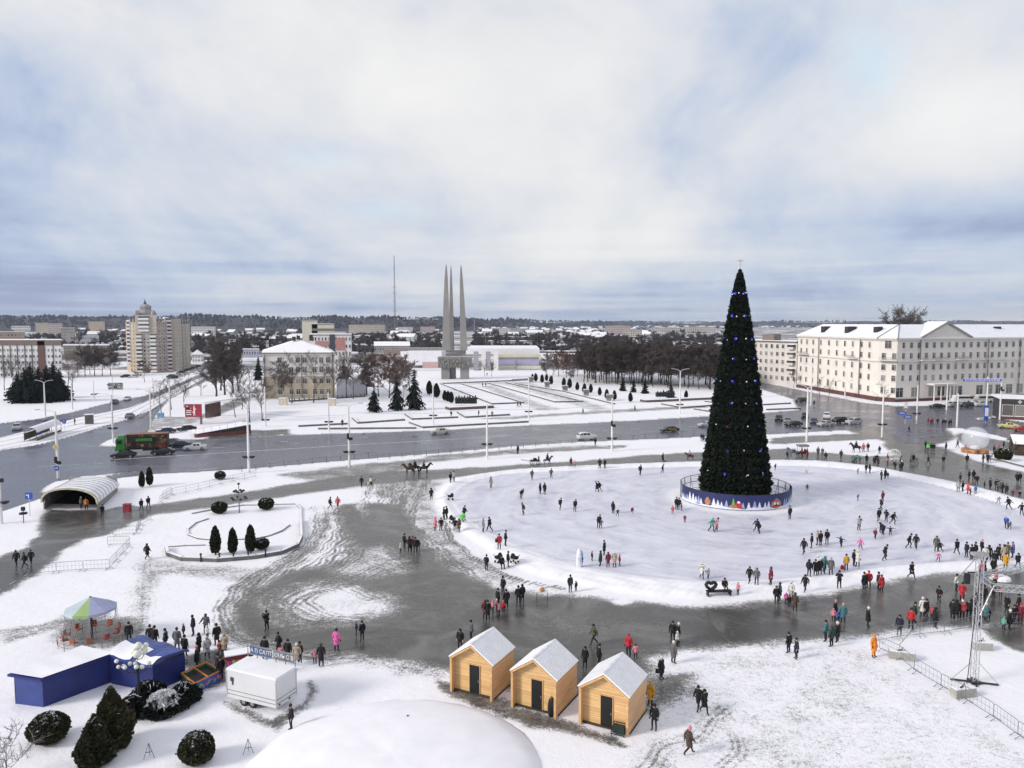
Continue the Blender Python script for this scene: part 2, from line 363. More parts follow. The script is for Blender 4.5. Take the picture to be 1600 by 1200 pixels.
def ground_mat(name, kind):
    m = bpy.data.materials.new(name); nt, b = nodes_of(m); MATS[name] = m
    tc = nt.nodes.new('ShaderNodeTexCoord').outputs['Object']
    at = nt.nodes.new('ShaderNodeAttribute'); at.attribute_name = 'wet'; w = at.outputs['Fac']
    n1 = noise(nt, tc, .32, 7, .62, .4); n2 = noise(nt, tc, 2.6, 5, .65, .5); n3 = noise(nt, tc, 9.0, 3, .6)
    if kind == 'snow':
        amp = mth(nt, 'MULTIPLY_ADD', mth(nt, 'MULTIPLY', w, mth(nt, 'SUBTRACT', 1.0, w)), 3.2, .40)
        s = mth(nt, 'MULTIPLY_ADD', mth(nt, 'SUBTRACT', n1, .5), .9, mth(nt, 'MULTIPLY', mth(nt, 'SUBTRACT', n2, .5), 1.1))
        s = mth(nt, 'ADD', s, mth(nt, 'MULTIPLY', mth(nt, 'SUBTRACT', n3, .5), 1.35))
        f = mth(nt, 'MULTIPLY_ADD', s, amp, w)
        c = ramp(nt, f, [(.13, (.84, .825, .865)), (.29, (.67, .66, .69)), (.50, (.31, .30, .295)), (.72, (.145, .135, .124)), (.90, (.088, .082, .076)), (1.0, (.068, .064, .059))])
        nw = noise(nt, tc, .16, 6, .68, 1.5); mxw = N(nt, 'ShaderNodeMix'); mxw.data_type = 'RGBA'; nt.links.new(mth(nt, 'MULTIPLY', ramp(nt, f, [(.6, 0.0), (.85, 1.0)]), ramp(nt, nw, [(.48, 0.0), (.66, .75)])), mxw.inputs[0]); nt.links.new(c, mxw.inputs[6]); mxw.inputs[7].default_value = (.17, .162, .155, 1); c = mxw.outputs[2]
        r = ramp(nt, f, [(.2, .65), (.55, .5), (.8, .30), (1.0, .22)])
        nb = noise(nt, tc, 5.0, 6, .7)
        bp = N(nt, 'ShaderNodeBump'); bp.inputs['Distance'].default_value = .2
        nt.links.new(mth(nt, 'MULTIPLY_ADD', noise(nt, tc, 1.1, 4, .6), 2.2, nb), bp.inputs['Height'])
        nt.links.new(ramp(nt, f, [(.1, .24), (.3, .7), (.45, .8), (.7, .3), (1, .06)]), bp.inputs['Strength'])
        nt.links.new(bp.outputs[0], b.inputs['Normal'])
        b.inputs['Specular IOR Level'].default_value = .28
    elif kind == 'road':
        n4 = noise(nt, tc, .10, 5, .6, 1.0)
        c = ramp(nt, mth(nt, 'MULTIPLY_ADD', n4, .7, mth(nt, 'MULTIPLY', n2, .3)), [(.3, (.075, .074, .098)), (.5, (.10, .099, .128)), (.62, (.135, .134, .168)), (.8, (.22, .22, .26))])
        r = ramp(nt, n4, [(.35, .18), (.65, .36)])
        bp = N(nt, 'ShaderNodeBump'); bp.inputs['Distance'].default_value = .03; bp.inputs['Strength'].default_value = .25
        nt.links.new(n2, bp.inputs['Height']); nt.links.new(bp.outputs[0], b.inputs['Normal'])
        b.inputs['Specular IOR Level'].default_value = .30
    else:
        sp = N(nt, 'ShaderNodeSeparateXYZ'); nt.links.new(tc, sp.inputs[0]); dx = mth(nt, 'SUBTRACT', sp.outputs[0], 33.2); dy = mth(nt, 'SUBTRACT', sp.outputs[1], 113.7)
        rr_ = mth(nt, 'SQRT', mth(nt, 'MULTIPLY_ADD', dx, dx, mth(nt, 'MULTIPLY', dy, dy))); an_ = mth(nt, 'ARCTAN2', dx, mth(nt, 'MULTIPLY', dy, -1.0))
        mp = N(nt, 'ShaderNodeCombineXYZ'); nt.links.new(mth(nt, 'MULTIPLY', an_, 5.5), mp.inputs[0]); nt.links.new(mth(nt, 'MULTIPLY_ADD', n1, 3.0, mth(nt, 'MULTIPLY', rr_, .75)), mp.inputs[1])
        ring_ = mth(nt, 'MULTIPLY', mth(nt, 'EXPONENT', mth(nt, 'MULTIPLY', mth(nt, 'POWER', mth(nt, 'ABSOLUTE', mth(nt, 'SUBTRACT', rr_, 8.4)), 2.0), -.5)), .35); ns = noise(nt, mp.outputs[0], .55, 7, .65, 1.2)
        n5 = noise(nt, mp.outputs[0], 5.5, 6, .75, .8)
        k = mth(nt, 'ADD', ring_, mth(nt, 'MULTIPLY_ADD', ns, .5, mth(nt, 'MULTIPLY_ADD', n1, .25, mth(nt, 'MULTIPLY', n5, .25))))
        c = ramp(nt, k, [(.30, (.33, .325, .41)), (.40, (.47, .465, .57)), (.49, (.60, .595, .68)), (.59, (.70, .695, .76)), (.69, (.81, .80, .84))])
        r = ramp(nt, k, [(.35, .34), (.65, .6)])
        b.inputs['Specular IOR Level'].default_value = .4
    nt.links.new(c, b.inputs['Base Color']); nt.links.new(r, b.inputs['Roughness'])
    return m
def sheet(name, which, mat):
    i, j = np.meshgrid(np.arange(NR - 1), np.arange(NC - 1), indexing='ij')
    a = (i * NC + j).ravel(); q = np.stack([a, a + 1, a + NC + 1, a + NC], 1)
    pk = np.where(Dg[q].mean(1) < 0, 2, np.where(Rg[q].mean(1) < 0, 1, 0)); q = q[pk == which]
    ids, inv = np.unique(q, return_inverse=True); inv = inv.reshape(-1)
    me = bpy.data.meshes.new(name); me.vertices.add(len(ids)); me.loops.add(len(inv)); me.polygons.add(len(q))
    co = np.stack([Xg[ids], Yg[ids], Zg[ids]], 1).astype(np.float32)
    me.vertices.foreach_set('co', co.ravel()); me.loops.foreach_set('vertex_index', inv.astype(np.int32))
    me.polygons.foreach_set('loop_start', np.arange(0, len(inv), 4, dtype=np.int32))
    me.polygons.foreach_set('use_smooth', np.ones(len(q), dtype=bool))
    me.update(calc_edges=True)
    at = me.attributes.new('wet', 'FLOAT', 'POINT'); at.data.foreach_set('value', Wg[ids].astype(np.float32))
    me.materials.append(mat); return structure(link(name, me))
sheet('snow_ground', 0, ground_mat('snow_and_slush', 'snow'))
sheet('road', 1, ground_mat('wet_road', 'road'))
sheet('ice_rink', 2, ground_mat('rink_ice', 'ice'))
def far_mat():
    m = bpy.data.materials.new('far_fields'); nt, b = nodes_of(m)
    tc = nt.nodes.new('ShaderNodeTexCoord').outputs['Object']
    n = noise(nt, tc, .012, 6, .65, .8)
    c = ramp(nt, n, [(.42, (.07, .058, .055)), (.50, (.22, .19, .18)), (.56, (.72, .73, .77))])
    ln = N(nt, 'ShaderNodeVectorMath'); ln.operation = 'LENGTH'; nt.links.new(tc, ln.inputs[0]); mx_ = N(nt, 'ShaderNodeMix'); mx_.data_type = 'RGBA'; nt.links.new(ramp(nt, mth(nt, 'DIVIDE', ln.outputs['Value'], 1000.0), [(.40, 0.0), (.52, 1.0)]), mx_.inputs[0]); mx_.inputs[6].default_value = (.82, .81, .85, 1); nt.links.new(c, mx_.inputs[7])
    nt.links.new(mx_.outputs[2], b.inputs['Base Color']); b.inputs['Roughness'].default_value = .8; return m
bm = MB(); rings = [0, 30, 300, 1000, 3000, 11000]; n = 48
vs = [(0, 0, -.4)] + [(r * math.cos(2 * math.pi * k / n), r * math.sin(2 * math.pi * k / n), -.4) for r in rings[1:] for k in range(n)]
fs = [(0, 1 + k, 1 + (k + 1) % n) for k in range(n)]
for q in range(len(rings) - 2):
    o = 1 + q * n; fs += [(o + k, o + n + k, o + n + (k + 1) % n, o + (k + 1) % n) for k in range(n)]
bm.add(vs, fs); structure(bm.build('ground', far_mat()))
# lane markings on the road
def strip(b, pts, w, z):
    for p, q in zip(pts[:-1], pts[1:]):
        p, q = G(*p), G(*q); t = (q - p).normalized() * w / 2; nrm = Vector((-t.y, t.x, 0))
        b.quad((p - nrm)[:2] + (z,) if False else (p.x - nrm.x, p.y - nrm.y, z), (q.x - nrm.x, q.y - nrm.y, z), (q.x + nrm.x, q.y + nrm.y, z), (p.x + nrm.x, p.y + nrm.y, z))
b = MB()
strip(b, [(178, 717), (300, 710), (420, 702.5), (540, 695), (700, 686), (800, 680)], .45, -.11)
for x in (820, 860, 900, 940, 985, 1030, 1075): strip(b, [(x, 679 - (x - 800) * .047), (x + 14, 678.3 - (x - 800) * .047)], .3, -.11)
for p in ([(332, 699), (350, 698)], [(438, 689.5), (450, 689)], [(458, 692), (468, 691.3)], [(560, 683.5), (575, 682.7)], [(640, 679), (655, 678)]): strip(b, p, .35, -.11)
strip(b, [(60, 728), (180, 722)], .2, -.11); strip(b, [(290, 735), (340, 731)], .35, -.108)
structure(b.build('road_marking', M('road_marking_paint', (.5, .5, .5), .6, .4, .6)))
b = MB()
for d in (.0, 6.0, 13.0, 18.5):
    strip(b, [(-20 + d * .4, 689 + d * .85), (60 + d * .5, 672 + d * .92), (130 + d * .6, 655 + d * .8), (200 + d, 640 + d * .75), (290, 601 + d * .12)], .18, .03)
structure(b.build('tram_rail', M('rail_steel', (.10, .095, .09), .5)))
# ---------------------------------------------------------------- buildings
GLASS = Mglass('window_glass', (.075, .068, .066), .15); FRAMEW = M('window_frame_white', (.62, .62, .60), .6, .1)
WIN = {}
def win_mesh(w, h, kind='plain', frame=None):
    k = (w, h, kind)
    if k in WIN: return WIN[k]
    b = MB(); t = .09
    b.box((0, .02, 0), (w, .05, h), mi=0)
    for x in (-w / 2, w / 2): b.box((x, -.03, 0), (t, .10, h + t), mi=1)
    for z in (-h / 2, h / 2): b.box((0, -.03, z), (w - t, .098, t), mi=1)
    if kind != 'bare':
        b.box((0 if kind == 'plain' else w * .16, -.02, 0), (.06, .07, h - t), mi=1)
        b.box((0, -.02, h * .2), (w - t, .066, .06), mi=1)
    b.box((0, -.10, -h / 2 - .09), (w + .25, .24, .07), mi=2)
    o = b.build('window', [GLASS, frame or FRAMEW, SNOW]); me = o.data; bpy.data.objects.remove(o)
    WIN[k] = me; return me
def windows(parent, spots, me, name='window', limit=100):
    """spots: local position and heading of every window; the largest `limit` are parts, the rest one part"""
    for p, a in spots[:limit]: link(name, me, parent, p, a)
    if len(spots) > limit:
        b = MB(); vs = [v.co.copy() for v in me.vertices]; fs = [tuple(q.vertices) for q in me.polygons]; mi = [q.material_index for q in me.polygons]
        for p, a in spots[limit:]:
            c, s = math.cos(a), math.sin(a); k = len(b.v)
            b.v += [(v.x * c - v.y * s + p[0], v.x * s + v.y * c + p[1], v.z + p[2]) for v in vs]
            b.f += [tuple(i + k for i in f) for f in fs]; b.m += mi
        structure(b.build(name, list(me.materials), parent), 'stuff')
def facade_spots(a, b, xs, zs, off=.06):
    """window spots along the wall a->b (seen from its right-hand side), xs in metres from a"""
    a = Vector(a[:2]); b = Vector(b[:2]); t = (b - a).normalized(); nrm = Vector((t.y, -t.x)); h = math.atan2(t.y, t.x)
    return [((a.x + t.x * x + nrm.x * off, a.y + t.y * x + nrm.y * off, z), h) for z in zs for x in xs]
def wall_box(mb, a, b, z0, z1, thick, out=.1, mi=0):
    a = Vector(a[:2]); b = Vector(b[:2]); t = (b - a); L = t.length; t.normalize(); nrm = Vector((t.y, -t.x))
    c = (a + b) / 2 + nrm * (out - thick / 2)
    mb.box((c.x, c.y, (z0 + z1) / 2), (L, thick, z1 - z0), math.atan2(t.y, t.x), mi)
def hip_roof(b, a, c, d, e, z0, z1, over=.6, inset=.35, mi=0, slab=.35):
    """hipped roof over the quad a,c,d,e (ccw); ridge along the long axis"""
    q = [Vector(p[:2]) for p in (a, c, d, e)]; ctr = sum(q, Vector((0, 0))) / 4
    q = [p + (p - ctr).normalized() * over for p in q]
    if (q[1] - q[0]).length < (q[2] - q[1]).length: q = q[1:] + q[:1]
    m0 = (q[3] + q[0]) / 2; m1 = (q[1] + q[2]) / 2; r0 = m0.lerp(m1, inset); r1 = m1.lerp(m0, inset)
    b.prism([tuple(p) for p in q], z0, z0 + slab, 1)
    vs = [(p.x, p.y, z0 + slab) for p in q] + [(r0.x, r0.y, z1), (r1.x, r1.y, z1)]
    b.add(vs, [(0, 1, 5, 4), (1, 2, 5), (2, 3, 4, 5), (3, 0, 4)], mi)
def rel(p, o): return (p[0] - o[0], p[1] - o[1])

# --- the long five-storey building on the right, and its lower neighbour
CREAM = M('cream_plaster', (.74, .69, .635), .85, .06, .25); CREAM2 = M('pale_cornice', (.68, .65, .61), .8, .06, .4)
PLINTH = M('maroon_plinth', (.10, .045, .042), .8, .2, .5)
A = Vector((116.06, 314.5)); B = Vector((122.83, 253.23)); C = Vector((215, 285.5)); dn = (C - B).normalized()
D1 = Vector((A.x + 14, A.y + 2)); 
o3 = (B.x, B.y, 0.0)
root = thing('apartment_building', 'long cream five storey building with snowy roof and pediment right of the square', 'building', o3)
HB = 21.0
nB = Vector((-dn.y, dn.x)); C2 = C + nB * 14; B2 = Vector((137.5, 273.5))
plan = [A, B, C, C2, B2, D1]
# chamfered corner toward the crossing
tA = (A - B).normalized(); K0 = B + tA * 5.0; K1 = B + dn * 4.0
plan = [A, K0, K1, C, C2, B2, D1]
b = MB(); b.prism([tuple(p) for p in plan], 0, HB); b.build('wall', CREAM, root, org=o3).location = (0, 0, 0)
b = MB()
for p, q in ((A, K0), (K0, K1), (K1, C)):
    wall_box(b, p, q, 0, 1.4 if q != C else .9, .5, .35)
b.build('plinth', PLINTH, root, org=o3).location = (0, 0, 0)
b = MB()
for p, q in ((A, K0), (K0, K1), (K1, C)):
    wall_box(b, p, q, 13.2, 13.6, .5, .40); wall_box(b, p, q, HB - .75, HB - .35, .5, .35); wall_box(b, p, q, HB - .35, HB + .1, .8, .75)
b.build('cornice', CREAM2, root, org=o3).location = (0, 0, 0)
# roof: two hipped wings
b = MB()
over = .8
def off_in(p, q, d):
    t = (q - p).normalized(); return Vector((-t.y, t.x)) * d
RA = A + Vector((-.7, .8)); RB = Vector((K0.x - .8, K0.y - .3)); RC = Vector((K1.x - .3, K1.y - .8)); RD = C - nB * .8
rgA = A + Vector((6.5, -8)); rgB = B + Vector((8.2, 9.5)); rgC = C + nB * 7
zt = HB + 4.6; z0 = HB + .12
P3 = lambda p, z: (p.x, p.y, z)
b.add([P3(RA, z0), P3(RB, z0), P3(rgB, zt), P3(rgA, zt)], [(0, 1, 2, 3)])
b.add([P3(RB, z0), P3(RC, z0), P3(rgB, zt)], [(0, 1, 2)])
b.add([P3(RC, z0), P3(RD, z0), P3(rgC, zt), P3(rgB, zt)], [(0, 1, 2, 3)])
b.add([P3(D1, z0), P3(RA, z0), P3(rgA, zt)], [(0, 1, 2)])
b.add([P3(B2, z0), P3(D1, z0), P3(rgA, zt), P3(rgB, zt)], [(0, 1, 2, 3)])
b.add([P3(C2, z0), P3(B2, z0), P3(rgB, zt), P3(rgC, zt)], [(0, 1, 2, 3)])
rf = b.build('roof', M('snowy_metal_roof', (.76, .77, .81), .6, .05, .3, bump=.15), root, org=o3); rf.location = (0, 0, 0)
b = MB()
for p in (RB, RC): b.tube([(p.x, p.y, z0 + .05), (rgB.x, rgB.y, zt + .08)], .16, 4)
b.build('roof_ridge', M('blue_grey_flashing', (.16, .17, .24), .6), rf, org=o3).location = (0, 0, 0)
for px, yy_, w in ((1290, 300, 2.6), (1329, 283, 3.4), (1372, 266, 2.0), (1555, 276, 2.8)):
    zc = HB + 2.3; x = XY(px, yy_, zc); b = MB(); b.box((0, 0, 0), (w, 2.2, 3.0)); b.box((0, 0, 1.62), (w + .3, 2.5, .22), mi=1)
    o = b.build('chimney', [M('dark_dormer', (.03, .03, .033), .7), SNOW], rf, (x - o3[0], yy_ - o3[1], zc), .2)
# pediment over the right facade
s0, s1 = 22.5, 60.0 * .58 + 22.5
s0, s1 = 13.5, 36
pa, pb = B + dn * s0, B + dn * s1; pm = (pa + pb) / 2
b = MB(); zr = HB + 5.2
def gable(b, a, m, c, z0, z1, d0, d1, mi):
    vs = []
    for d in (d0, d1):
        for p, z in ((a, z0), (c, z0), (m, z1)): q = p - nB * d; vs.append((q.x, q.y, z))
    b.add(vs, [(0, 1, 2), (5, 4, 3), (0, 3, 4, 1), (1, 4, 5, 2), (2, 5, 3, 0)], mi)
gable(b, pa, pm, pb, HB + .1, zr - .4, -6, .35, 0)
for p, q in ((pa, pm), (pm, pb)):
    za, zb = (HB + .2, zr) if p == pa else (zr, HB + .2)
    u, v = p - nB * .55, q - nB * .55
    b.tube([(u.x, u.y, za), (v.x, v.y, zb)], .42, 4, 1)
u = pa - nB * .6; v = pb - nB * .6; w = pm - nB * .6; k = nB * 8
b.add([(u.x, u.y, HB + .55), (w.x, w.y, zr + .45), (w.x + k.x, w.y + k.y, zr + .45), (u.x + k.x, u.y + k.y, HB + .55),
       (v.x, v.y, HB + .55), (v.x + k.x, v.y + k.y, HB + .55)], [(0, 1, 2, 3), (1, 4, 5, 2)], 2)
b.build('pediment', [CREAM2, M('pediment_trim', (.30, .28, .27), .8), SNOW], root, org=o3).location = (0, 0, 0)
wm = win_mesh(1.3, 1.9, 'side'); LA = (K0 - A).length; LB = (C - K1).length
o2 = Vector(o3[:2]); zs = [3.8, 7.8, 11.4, 15.2, 18.7]
xa = [3.0, 7.6, 12.6, 18.5, 24.5, 30.2, 35.6, 40.8, 46.5, 51.3]; xb = [2.6 + 3.3 * i for i in range(27) if 3 + 3.3 * i < LB]
sp = facade_spots(A - o2, K0 - o2, xa, zs) + facade_spots(K0 - o2, K1 - o2, [1.6, 4.8], zs[:4])
sp2 = facade_spots(K1 - o2, C - o2, xb, zs[1:])
vis = [s for s in sp2 if s[0][0] < 66]; sp = sp[::2] + vis[::3] + sp[1::2] + vis[1::3] + vis[2::3]
windows(root, sp, wm)
link('corner_window', win_mesh(2.0, 2.6), root, ((K0 + K1) / 2 - o2).to_3d() + Vector((-.05, -.05, 19.0)), heading(K0, K1))
shop = win_mesh(3.1, 3.2, 'plain')
for i, x in enumerate([1.5, 8, 15.5, 19.5, 23.5, 27.5, 37, 41.5, 46, 51, 56]):
    p, a = facade_spots(K1 - o2, C - o2, [x], [3.1])[0]; link('shop_window', shop, root, p, a)
pipe = M('downpipe_metal', (.12, .11, .11), .6)
for (p, q, x) in ((A, K0, 17.5), (A, K0, 46), (K1, C, 9.5), (K1, C, 40), (K1, C, 55)):
    t = (q - p).normalized(); c = p + t * x + Vector((t.y, -t.x)) * .45 - o2
    b = MB(); b.tube([(0, 0, 1), (0, 0, HB - .5)], .16, 5); b.build('downpipe', pipe, root, (c.x, c.y, 0))
rail = M('balcony_rail', (.30, .29, .28), .7)
for (p, q, x, w) in ((A, K0, 6, 8), (K0, K1, 3.2, 5.5), (K1, C, 10.6, 2.6), (K1, C, 17.5, 5.5), (K1, C, 28, 6), (K1, C, 38.5, 3.2), (A, K0, 42, 6)):
    t = (q - p).normalized(); c = p + t * x + Vector((t.y, -t.x)) * 1.0 - o2
    b = MB(); b.box((0, 0, 0), (w, 1.3, .22), mi=1); b.box((0, -.6, .62), (w, .06, .08)); b.box((0, -.6, 1.1), (w, .06, .08))
    for i in range(int(w * 2.5) + 1): b.box((-w / 2 + i * .4, -.6, .6), (.05, .05, 1.0))
    b.build('balcony', [rail, CREAM2], root, (c.x, c.y, 13.7), math.atan2(t.y, t.x))
c = K1 + dn * 18.5 - nB * 1.6 - o2
b = MB(); b.box((0, 0, 5.6), (11, 3.2, .4)); b.box((0, 0, 5.86), (11.1, 3.3, .12), mi=1)
for x in (-5, -2, 2, 5): b.box((x, -1.3, 2.75), (.3, .3, 5.3))
b.build('entrance_canopy', [CREAM2, SNOW], root, (c.x, c.y, 0), math.atan2(dn.y, dn.x))

# lower neighbour behind the decorated tree
a1 = Vector((104.5, 345)); b1 = Vector((117.0, 316.8)); o4 = (a1.x, a1.y, 0)
a0 = a1 + (a1 - b1) * .3
nb = thing('apartment_building', 'pale five storey block between the decorated tree and the cream building', 'building', o4)
t = (b1 - a0).normalized(); nn = Vector((-t.y, t.x)); q = [a0, b1 + t * -.5, b1 + nn * 12 - t * .5, a0 + nn * 12]
b = MB(); b.prism([tuple(p) for p in q], 0, 18); b.build('wall', M('pale_panel_wall', (.64, .60, .555), .85, .08, .3), nb, org=o4).location = (0, 0, 0)
b = MB(); qq = [p - nn * .5 for p in q[:2]] + [p + nn * .5 for p in q[2:]]; b.prism([tuple(p) for p in qq], 18, 18.5); b.prism([tuple(p) for p in qq], 18.5, 18.7, 1)
rf = b.build('roof', [M('roof_edge', (.16, .13, .12)), SNOW], nb, org=o4); rf.location = (0, 0, 0)
b = MB(); b.box((0, 0, 1.3), (7, 4, 2.6)); b.build('lift_housing', M('brown_grey_brick', (.20, .16, .14)), rf, (8, -9, 18.7), heading(a0, b1))
L = (b1 - a0).length; sp = facade_spots(a0 - Vector(o4[:2]), b1 - Vector(o4[:2]), [2 + 3.3 * i for i in range(int(L / 3.3))], [3, 6.4, 9.8, 13.1, 16.3])
windows(nb, sp[::-1], win_mesh(1.5, 1.7, 'side'))
for z in (6.2, 9.6, 12.9, 16.1):
    p, a = facade_spots(a0 - Vector(o4[:2]), b1 - Vector(o4[:2]), [L - 3.2], [z], .7)[0]
    b = MB(); b.box((0, 0, -.4), (3.4, 1.3, 1.0)); b.box((0, 0, .55), (3.3, 1.2, .9), mi=1); b.box((0, 0, 1.06), (3.5, 1.4, .1), mi=2); b.build('balcony', [M('balcony_panel', (.60, .58, .55)), GLASS, SNOW], nb, p, a)

# --- four-storey yellow and white school-like block left of the memorial
a1 = Vector((-85.8, 267.0)); b1 = Vector((-61.7, 268.6)); t = (b1 - a1).normalized(); nn = Vector((-t.y, t.x)); o5 = (a1.x, a1.y, 0)
mid = thing('institute_building', 'four storey block, ochre below and white above, with a snowy hipped roof', 'building', o5)
nn = ((a1 + b1) / 2).normalized(); q = [a1, b1, b1 + nn * 30, a1 + nn * 30 - t * 1]
HM = 15.6
b = MB(); b.prism([tuple(p) for p in q], 7.9, HM); b.build('upper_wall', M('dull_white_plaster', (.68, .665, .63), .85, .12, .3), mid, org=o5).location = (0, 0, 0)
b = MB(); b.prism([tuple(p) for p in q], 0, 7.9); b.build('lower_wall', M('ochre_plaster', (.46, .385, .285), .85, .16, .3), mid, org=o5).location = (0, 0, 0)
b = MB(); wall_box(b, q[0], q[1], 7.6, 8.1, .4, .22); wall_box(b, q[3], q[0], 7.6, 8.1, .4, .22); wall_box(b, q[0], q[1], HM - .5, HM, .5, .3); wall_box(b, q[3], q[0], HM - .5, HM, .5, .3)
b.build('cornice', CREAM2, mid, org=o5).location = (0, 0, 0)
b = MB(); hip_roof(b, *q, HM, HM + 4.6, .7, .30, slab=.3)
rf = b.build('roof', [SNOW, M('roof_edge', (.16, .13, .12))], mid, org=o5); rf.location = (0, 0, 0)
for dx, dy, h in ((8.5, 8, 1.3), (9.5, 10, 1.6), (14, 10, 1.5), (15.3, 6.5, 1.1), (11, 22, 1.7)):
    b = MB(); b.box((0, 0, 0), (1.1, .9, h)); b.box((0, 0, h / 2 + .08), (1.3, 1.1, .14)); b.build('chimney', M('dark_brick', (.05, .035, .03)), rf, (dx, dy, HM + 4.2 + h / 2), .1)
w4 = win_mesh(1.5, 1.9, 'plain'); xs = [5.5, 9.4, 11.7, 14.0, 17.4, 19.7, 22.0]
windows(mid, facade_spots(a1 - a1, b1 - a1, xs, [2.3, 6.0, 9.9, 13.3]) + facade_spots(q[3] - a1, a1 - a1, [2 + 3.2 * i for i in range(10)], [2.3, 6, 9.9, 13.3]), w4)
for x in (.5, 13.0, 23.6):
    c, a = facade_spots(a1 - a1, b1 - a1, [x], [0], .2)[0]; b = MB(); b.tube([(0, 0, .3), (0, 0, HM)], .12, 5); b.build('downpipe', pipe, mid, c)

# --- the tower block with the dome
TAN = M('tan_brick', (.46, .37, .27), .85, .1, .2); PINK = M('dusty_pink_brick', (.38, .30, .27), .85, .1, .2); TAUPE = M('taupe_cladding', (.44, .385, .33), .85, .1, .2); OLIVE = M('grey_olive_cladding', (.44, .39, .33), .85, .12, .2)
BALW = M('balcony_white', (.66, .66, .66), .7, .05)
def pxg(px, y): return Vector((XY(px, y), y))
o6 = (*pxg(230, 403), 0)
tw = thing('tower_block', 'tall tan and pink apartment tower with a domed top and dark spire', 'building', o6)
O = Vector(o6[:2]); HT = 27.6
pts = [pxg(199, 428), pxg(203, 414), pxg(213, 406), pxg(248, 404), pxg(262, 410), pxg(272, 412)]
b = MB(); b.prism([tuple(pxg(*p)) for p in ((199, 428), (202, 413), (214, 407), (247, 407), (247, 425), (215, 445))], 0, HT - 1); b.build('left_wing', TAN, tw, org=o6).location = (0, 0, 0)
b = MB(); b.prism([tuple(pxg(*p)) for p in ((214, 404), (247, 404), (247, 420), (214, 424))], 0, HT + 2.6); b.build('centre_bay', TAUPE, tw, org=o6).location = (0, 0, 0)
b = MB(); b.prism([tuple(pxg(*p)) for p in ((247, 408), (262, 413), (271, 414), (272, 432), (250, 435))], 0, HT - .8); b.build('right_wing', PINK, tw, org=o6).location = (0, 0, 0)
b = MB(); b.prism([tuple(pxg(*p)) for p in ((262, 418), (275, 420), (285, 432), (285, 470), (262, 465))], 0, HT + .8); b.prism([tuple(pxg(*p)) for p in ((284, 436), (298.5, 455), (298, 490), (284, 480))], 0, HT - 2.0)
b.build('rear_wing', OLIVE, tw, org=o6).location = (0, 0, 0)
# horizontal string courses and balconies floor by floor
fl = 2.02
b = MB()
for z in (9.3, 15.4, 19.5, 23.5):
    for p, q_ in (((202, 413), (214, 407)), ((214, 404), (247, 404)), ((247, 408), (262, 413)), ((262, 413), (271, 414))):
        wall_box(b, pxg(*p), pxg(*q_), z, z + .16, .3, .08)
b.build('string_course', BALW, tw, org=o6).location = (0, 0, 0)
def balc(px0, px1, y, z, d=.9):
    p, q_ = pxg(px0, y), pxg(px1, y); w = (q_ - p).length; c = (p + q_) / 2 - O
    b = MB(); b.box((0, 0, 0), (w, d, .95)); b.box((0, .02, .95), (w * .96, d * .8, .95), mi=1); b.box((0, 0, 1.45), (w, d, .1)); b.build('balcony', [BALW, GLASS], tw, (c.x, c.y - d / 2, z))
for k in range(14):
    z = 1.0 + fl * k
    if k >= 10: balc(220, 236, 404, z + 1)
    else: balc(215.5, 224, 404, z); balc(237, 246, 404, z)
    balc(262, 270, 414, z); 
    if 1 < k: balc(201, 206, 412, z, .7)
sp = []
for k in range(14):
    z = 1.5 + fl * k
    for p, q_, n_ in (((203, 412), (214, 407), 2), ((247, 408), (262, 413), 2), ((224, 404), (237, 404), 2), ((275, 420), (285, 432), 2), ((285, 436), (298, 455), 3)):
        a_, b_ = pxg(*p) - O, pxg(*q_) - O; L = (b_ - a_).length
        sp += facade_spots(a_, b_, [L * (i + .6) / (n_ + .2) for i in range(n_)], [z])
windows(tw, sp, win_mesh(1.0, 1.2, 'bare'), limit=100)
cx, cy = pxg(230.5, 412) - O
ROOFG = M('dome_grey_metal', (.30, .29, .31), .6, .15, .4)
b = MB(); z = HT + 2.6
b.lathe([(5.6, z), (5.4, z + 1.0), (4.4, z + 2.6), (3.0, z + 2.9)], 8, (cx, cy, 0), a0=rad(22.5)); b.lathe([(2.9, z + 2.8), (2.9, z + 4.1), (3.2, z + 4.2), (2.7, z + 5.1), (1.5, z + 5.8), (.7, z + 6.0)], 8, (cx, cy, 0), a0=rad(22.5))
b.build('dome', ROOFG, tw)
b = MB(); b.lathe([(.95, z + 5.8), (.8, z + 6.3), (.3, z + 7.3), (.06, z + 8.6)], 8, (cx, cy, 0)); b.build('spire', M('dark_spire', (.05, .045, .06)), tw)
for px in (217, 243): 
    c = pxg(px, 405.5) - O; b = MB(); b.lathe([(1.3, HT + 2.6), (1.3, HT + 3.4), (1.1, HT + 4.4), (.5, HT + 5.1)], 8, (c.x, c.y, 0)); b.build('turret', ROOFG, tw)
c = pxg(261, 428) - O; b = MB(); b.lathe([(1.6, HT - .8), (1.6, HT + 1.1), (1.1, HT + 1.8)], 8, (c.x, c.y, 0)); b.build('roof_tank', WHITE, tw)

